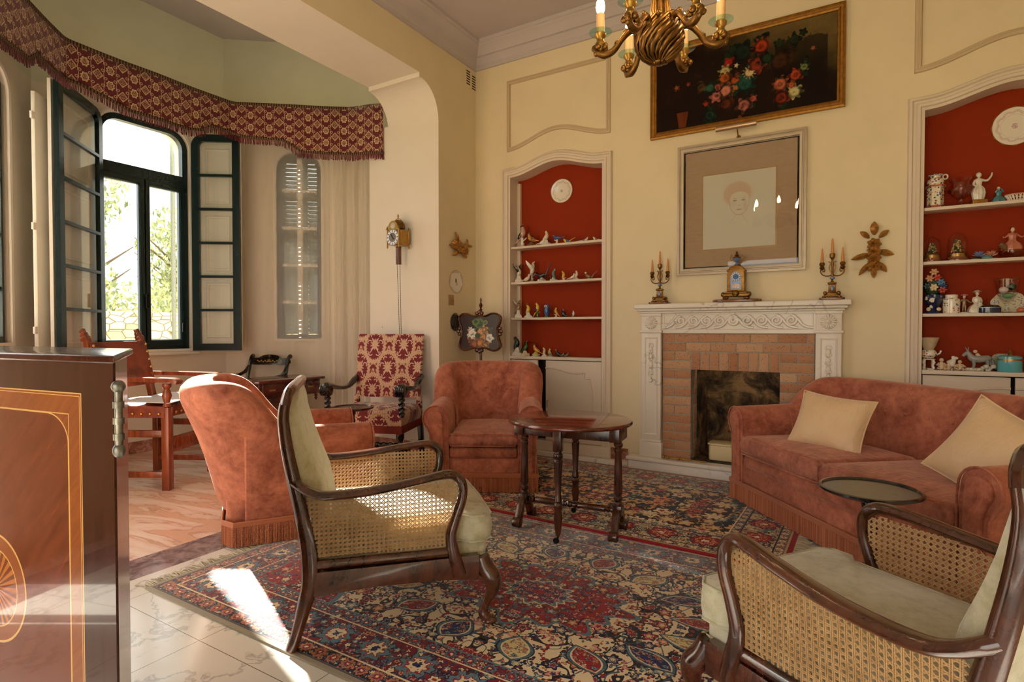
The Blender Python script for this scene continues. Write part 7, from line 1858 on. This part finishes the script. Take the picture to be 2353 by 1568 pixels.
t2 = figurine('woman_figurine', 'seated dark-haired woman in pink bodice with barrels, resting on the amber bowl', .955, 1, .16, ((236, 206, 176), (200, 120, 96), (40, 28, 24)), 'out', sit=True, rot=.15); t2.location.z += .052
b = B().lathe([(.001, -.03), (.016, -.03), (.022, 0), (.016, .03), (.001, .03)], 14, (-.055, -.02, .03), ax=(-.6, -.2, .7)); obj('barrel', b, glz(120, 84, 50), t2)
t = RT('flower_vase', 'dark blue and white china vase crowded with modelled flowers, left end of third shelf', 'vase', .523, 2)
obj('body', B().lathe([(.001, 0), (.042, 0), (.046, .012), (.026, .03), (.036, .055), (.058, .1), (.06, .135), (.001, .15)], 24, flute=5, fd=.06), mat('cobalt_vase_glaze', floral((26, 36, 80), [(230, 220, 200), (230, 220, 200), (190, 60, 40)], 28, .55), Rough=.15, Coat=.6), t)
rd = random.Random(9)
for k, (dx, z, c) in enumerate(((-.025, .255, (210, 150, 110)), (.02, .26, (196, 50, 34)), (.04, .225, (60, 120, 160)), (.0, .19, (230, 210, 160)), (.05, .17, (180, 50, 36)), (-.04, .2, (30, 50, 60)), (.055, .2, (30, 44, 80)), (0, .3, (210, 160, 110)))):
    b = B()
    for j in range(6): R = Matrix.Rotation(j * 1.047, 3, 'Y'); b.ell(Vec((dx, -.035, z)) + R @ Vec((.014, 0, 0)), (.014, .007, .009), 8, 5, R)
    b.ell((dx, -.042, z), .006, 6, 5); obj('flower', b, glz(*c), t)
obj('leaves', B().ell((0, 0, .2), (.062, .03, .075), 10, 8).ell((.02, -.01, .25), (.03, .02, .04), 10, 8), glz(34, 60, 34), t)
for s_ in (-1, 1): obj('flower', B().ell((s_ * .03, -.035, .032), (.014, .008, .014)).ell((s_ * .03, -.043, .032), .005), glz(226, 210, 180), t)
t = RT('ginger_jar', 'white lidded ginger jar painted with flowers on the third shelf', 'jar', .628, 2)
obj('body', B().lathe([(.001, 0), (.048, 0), (.05, .01), (.052, .07), (.05, .1), (.038, .112), (.036, .114), (.001, .114)], 28), MT['china'], t); obj('lid', B().lathe([(.037, .114), (.038, .13), (.036, .134), (.001, .135)], 28), MT['porc'], t)
figurine('boy_figurine', 'little musician figurine in a pink hat on the third shelf', .7, 2, .13, ((236, 206, 176), (150, 120, 90), (90, 60, 40)), 'out', hat=(200, 110, 140), skirt=False, base=True, rot=.2)
t = figurine('girl_figurine', 'porcelain girl in a wide hat reclining beside a fawn, third shelf', .775, 2, .155, ((236, 214, 190), (232, 220, 200), (150, 120, 90)), 'down', hat=(190, 184, 172), sit=True, rot=.25, y=5.10)
obj('fawn', B().tube(cat([(-.0, -.05, .075), (.0, -.045, .06), (.015, -.035, .035), (.06, -.035, .03), (.1, -.03, .022)], 4), lerpl([.01, .014, .02, .024, .012], 17), 10), glz(*WHT), t)
t = RT('oval_box', 'dark blue oval porcelain box with gilt rim on the third shelf', 'box', .835, 2, y=5.03)
obj('body', B().lathe([(.001, 0), (.058, 0), (.06, .006), (.06, .034), (.001, .034)], 32, sy=.5), glz(20, 28, 60), t); obj('gilt_rim', B().lathe([(.001, .034), (.062, .034), (.062, .04), (.001, .04)], 32, sy=.5), MT['brass'], t); obj('lid', B().lathe([(.06, .04), (.045, .052), (.001, .058)], 32, sy=.5), glz(20, 28, 60), t)
t = RT('glass_goblet', 'large footed ribbed glass goblet holding coloured eggs, third shelf', 'goblet', .93, 2, y=5.06)
obj('bowl', B().lathe([(.012, .06), (.035, .085), (.055, .13), (.064, .19), (.066, .232), (.063, .232), (.061, .19), (.052, .132), (.032, .09), (.001, .07)], 36, flute=24, fd=.012), MT['clear'], t)
obj('foot', B().lathe([(.001, 0), (.034, 0), (.03, .008), (.012, .014), (.014, .03), (.01, .045), (.014, .062)], 24), MT['clear'], t)
obj('gilt_rim', B().tube([(.0655 * cos(a), .0655 * sin(a), .232) for a in [2 * pi * k / 36 for k in range(36)]], .0016, 5, closed=True), MT['brass'], t)
for dx, dy, z, c, lb, r in ((-.022, -.012, .158, (230, 206, 200), 'white stone egg inside the glass goblet', (.027, .022, .022)), (.026, .01, .178, (36, 66, 40), 'dark green stone egg topmost in the glass goblet', (.024, .022, .024)), (.004, .0, .118, (110, 160, 110), 'pale green stone egg at the bottom of the glass goblet', (.03, .026, .02))):
    o = obj('stone_egg', B().ell((0, 0, 0), r, 18, 12), glz(*c)); o.location = (.93 + dx, 5.06 + dy, RS[2] + z); tag(o, lb, 'egg', 'stone eggs in the right niche')
for dx, y_, c, lb in ((1.002, 5.035, (196, 96, 50), 'orange stone egg lying at the edge of the third shelf'), (1.03, 5.025, (120, 150, 190), 'blue stone egg lying in front of the orange one, third shelf')):
    o = obj('stone_egg', B().ell((0, 0, 0), (.028, .018, .017), 18, 12), glz(*c)); o.location = (dx, y_, RS[2] + .0175); tag(o, lb, 'egg', 'stone eggs in the right niche')
def stand_plate(label, x, k, w, h, c, y=5.135):
    b = B().lathe([(.001, .0), (.6, .0), (1, .1), (1, .13), (.6, .04), (.001, .03)], 40, flute=6, fd=.04); b.v = [(a, b_, z * .12) for a, b_, z in b.v]
    o = obj('display_plate', b, mat('plate_glaze_%d' % k, floral(c, [(130, 120, 170), (150, 130, 150), (110, 110, 160)], 9, .6), Rough=.15, Coat=.5)); o.scale = (w / 2, h / 2, w / 2); o.location = (x, y, RS[k] + h / 2 * cos(.15) + .004); o.rotation_euler = (RAD(90) - .15, 0, 0); tag(o, label, 'plate')
stand_plate('lobed cream plate with violet sprigs propped behind the glass goblet', .955, 2, .20, .145, (214, 202, 170))
stand_plate('oval greenish plate propped behind the turquoise box on the bottom ledge', .925, 3, .15, .12, (170, 176, 140))
t = RT('porcelain_urn', 'cream pot on a painted two-handled urn with footed stand, left end of bottom ledge', 'urn', .50, 3)
obj('stand', B().lathe([(.001, 0), (.05, 0), (.046, .008), (.02, .012), (.001, .012)], 4, a0=pi / 4).lathe([(.001, .07), (.042, .07), (.046, .078), (.001, .08)], 20), MT['china'], t)
for k in range(4): a = pi / 4 + k * pi / 2; obj('stand_leg', B().tube([(.042 * cos(a), .042 * sin(a), .006), (.034 * cos(a), .034 * sin(a), .03), (.042 * cos(a), .042 * sin(a), .05), (.034 * cos(a), .034 * sin(a), .073)], [.01, .007, .011, .008], 8), MT['porc'], t)
u = obj('urn', B().lathe([(.001, .08), (.03, .08), (.052, .105), (.05, .128), (.04, .138), (.044, .142), (.001, .142)], 28), MT['china'], t)
for s_ in (-1, 1): obj('handle', B().tube([(s_ * .046, 0, .105), (s_ * .066, 0, .118), (s_ * .074, 0, .138)], .006, 7), MT['porc'], u)
obj('cup', B().lathe([(.03, .142), (.044, .17), (.056, .205), (.064, .23), (.062, .232), (.052, .2), (.04, .17), (.001, .15)], 28, flute=10, fd=.02), glz(206, 184, 150), t)
t = RT('cherub_group', 'small group of bisque cherubs playing with a goat on the bottom ledge', 'figurine', .636, 3)
for k, (dx, s, c) in enumerate(((-.06, 1.0, (70, 50, 36)), (.045, .85, (120, 84, 56)), (-.02, .8, (150, 110, 80)))):
    b = B().tube([(dx, 0, .005), (dx, 0, .03 * s), (dx, 0, .05 * s), (dx, 0, .058 * s)], [.022 * s, .02 * s, .014 * s, .007 * s], 10); b.ell((dx, -.004, .07 * s), .015 * s, 10, 8)
    for q in (-1, 1): b.tube([(dx + q * .012, 0, .012), (dx + q * .022, -.03, .01), (dx + q * .012, -.05, .006)], [.011, .009, .005], 7); b.tube([(dx + q * .014, 0, .046 * s), (dx + q * .028, -.018, .034 * s), (dx + q * .012, -.03, .032 * s)], [.007, .006, .004], 7)
    cb = obj('cherub', b, glz(226, 196, 160), t, smooth=60); obj('hair', B().ell((dx, .004, .075 * s), (.0155 * s, .014 * s, .013 * s), 10, 7), glz(*c), cb)
obj('goat', B().tube(cat([(.0, .0, .03), (.0, 0, .055), (.01, 0, .075), (.004, 0, .1)], 3), lerpl([.02, .024, .015, .008], 10), 10).ell((.018, 0, .085), (.02, .012, .012)).tube([(-.012, 0, .04), (-.016, -.01, .0)], .006, 6).tube([(.012, 0, .04), (.02, -.01, .0)], .006, 6), glz(*WHT), t)
t = RT('donkey_figurine', 'grey porcelain donkey carrying a child over a white rocky base, bottom ledge', 'figurine', .786, 3)
b = B().tube(cat([(.062, 0, .075), (.05, 0, .088), (.0, 0, .082), (-.035, 0, .088), (-.05, 0, .11), (-.062, 0, .122), (-.078, 0, .112), (-.088, 0, .1)], 3), lerpl([.012, .024, .027, .025, .017, .017, .013, .008], 22), 10)
for x_ in (-.03, .045):
    for s_ in (-1, 1): b.tube([(x_, s_ * .014, .075), (x_ + .004, s_ * .015, .04), (x_ - .003, s_ * .015, .01)], [.014, .008, .007], 7)
for s_ in (-1, 1): b.tube([(-.06, s_ * .008, .13), (-.066 + s_ * .012, s_ * .014, .165)], [.006, .002], 6)
b.tube([(.07, 0, .08), (.082, 0, .05), (.08, 0, .03)], .004, 6)
obj('donkey', b, glz(150, 150, 146), t, smooth=60)
obj('child', B().tube([(0, 0, .1), (-.012, 0, .122)], [.015, .01], 8).ell((-.02, 0, .135), .013, 10, 8), glz(226, 190, 160), t)
b = B()
for k in range(12): b.ell((-.065 + k * .013, .012 * sin(k * 2.1), .008 + .012 * (k % 3) * (k > 6)), (.018, .022, .014), 8, 6)
obj('rock_base', b, glz(*WHT), t)
t = RT('turquoise_box', 'round turquoise opaline box with brass band and finial on the bottom ledge', 'box', .948, 3, y=5.05)
TQ = mat('turquoise_opaline', Color=lin(90, 176, 186), Rough=.18, Coat=.5)
obj('body', B().lathe([(.001, 0), (.064, 0), (.066, .004), (.066, .078), (.001, .078)], 40), TQ, t); obj('brass_band', B().lathe([(.001, .078), (.068, .078), (.068, .09), (.001, .09)], 40), MT['brass'], t)
l_ = obj('lid', B().lathe([(.066, .09), (.066, .104), (.05, .112), (.001, .114)], 40), TQ, t); obj('finial', B().lathe([(.016, .113), (.008, .122), (.014, .132), (.004, .145), (.001, .155)], 14), MT['brass'], l_)
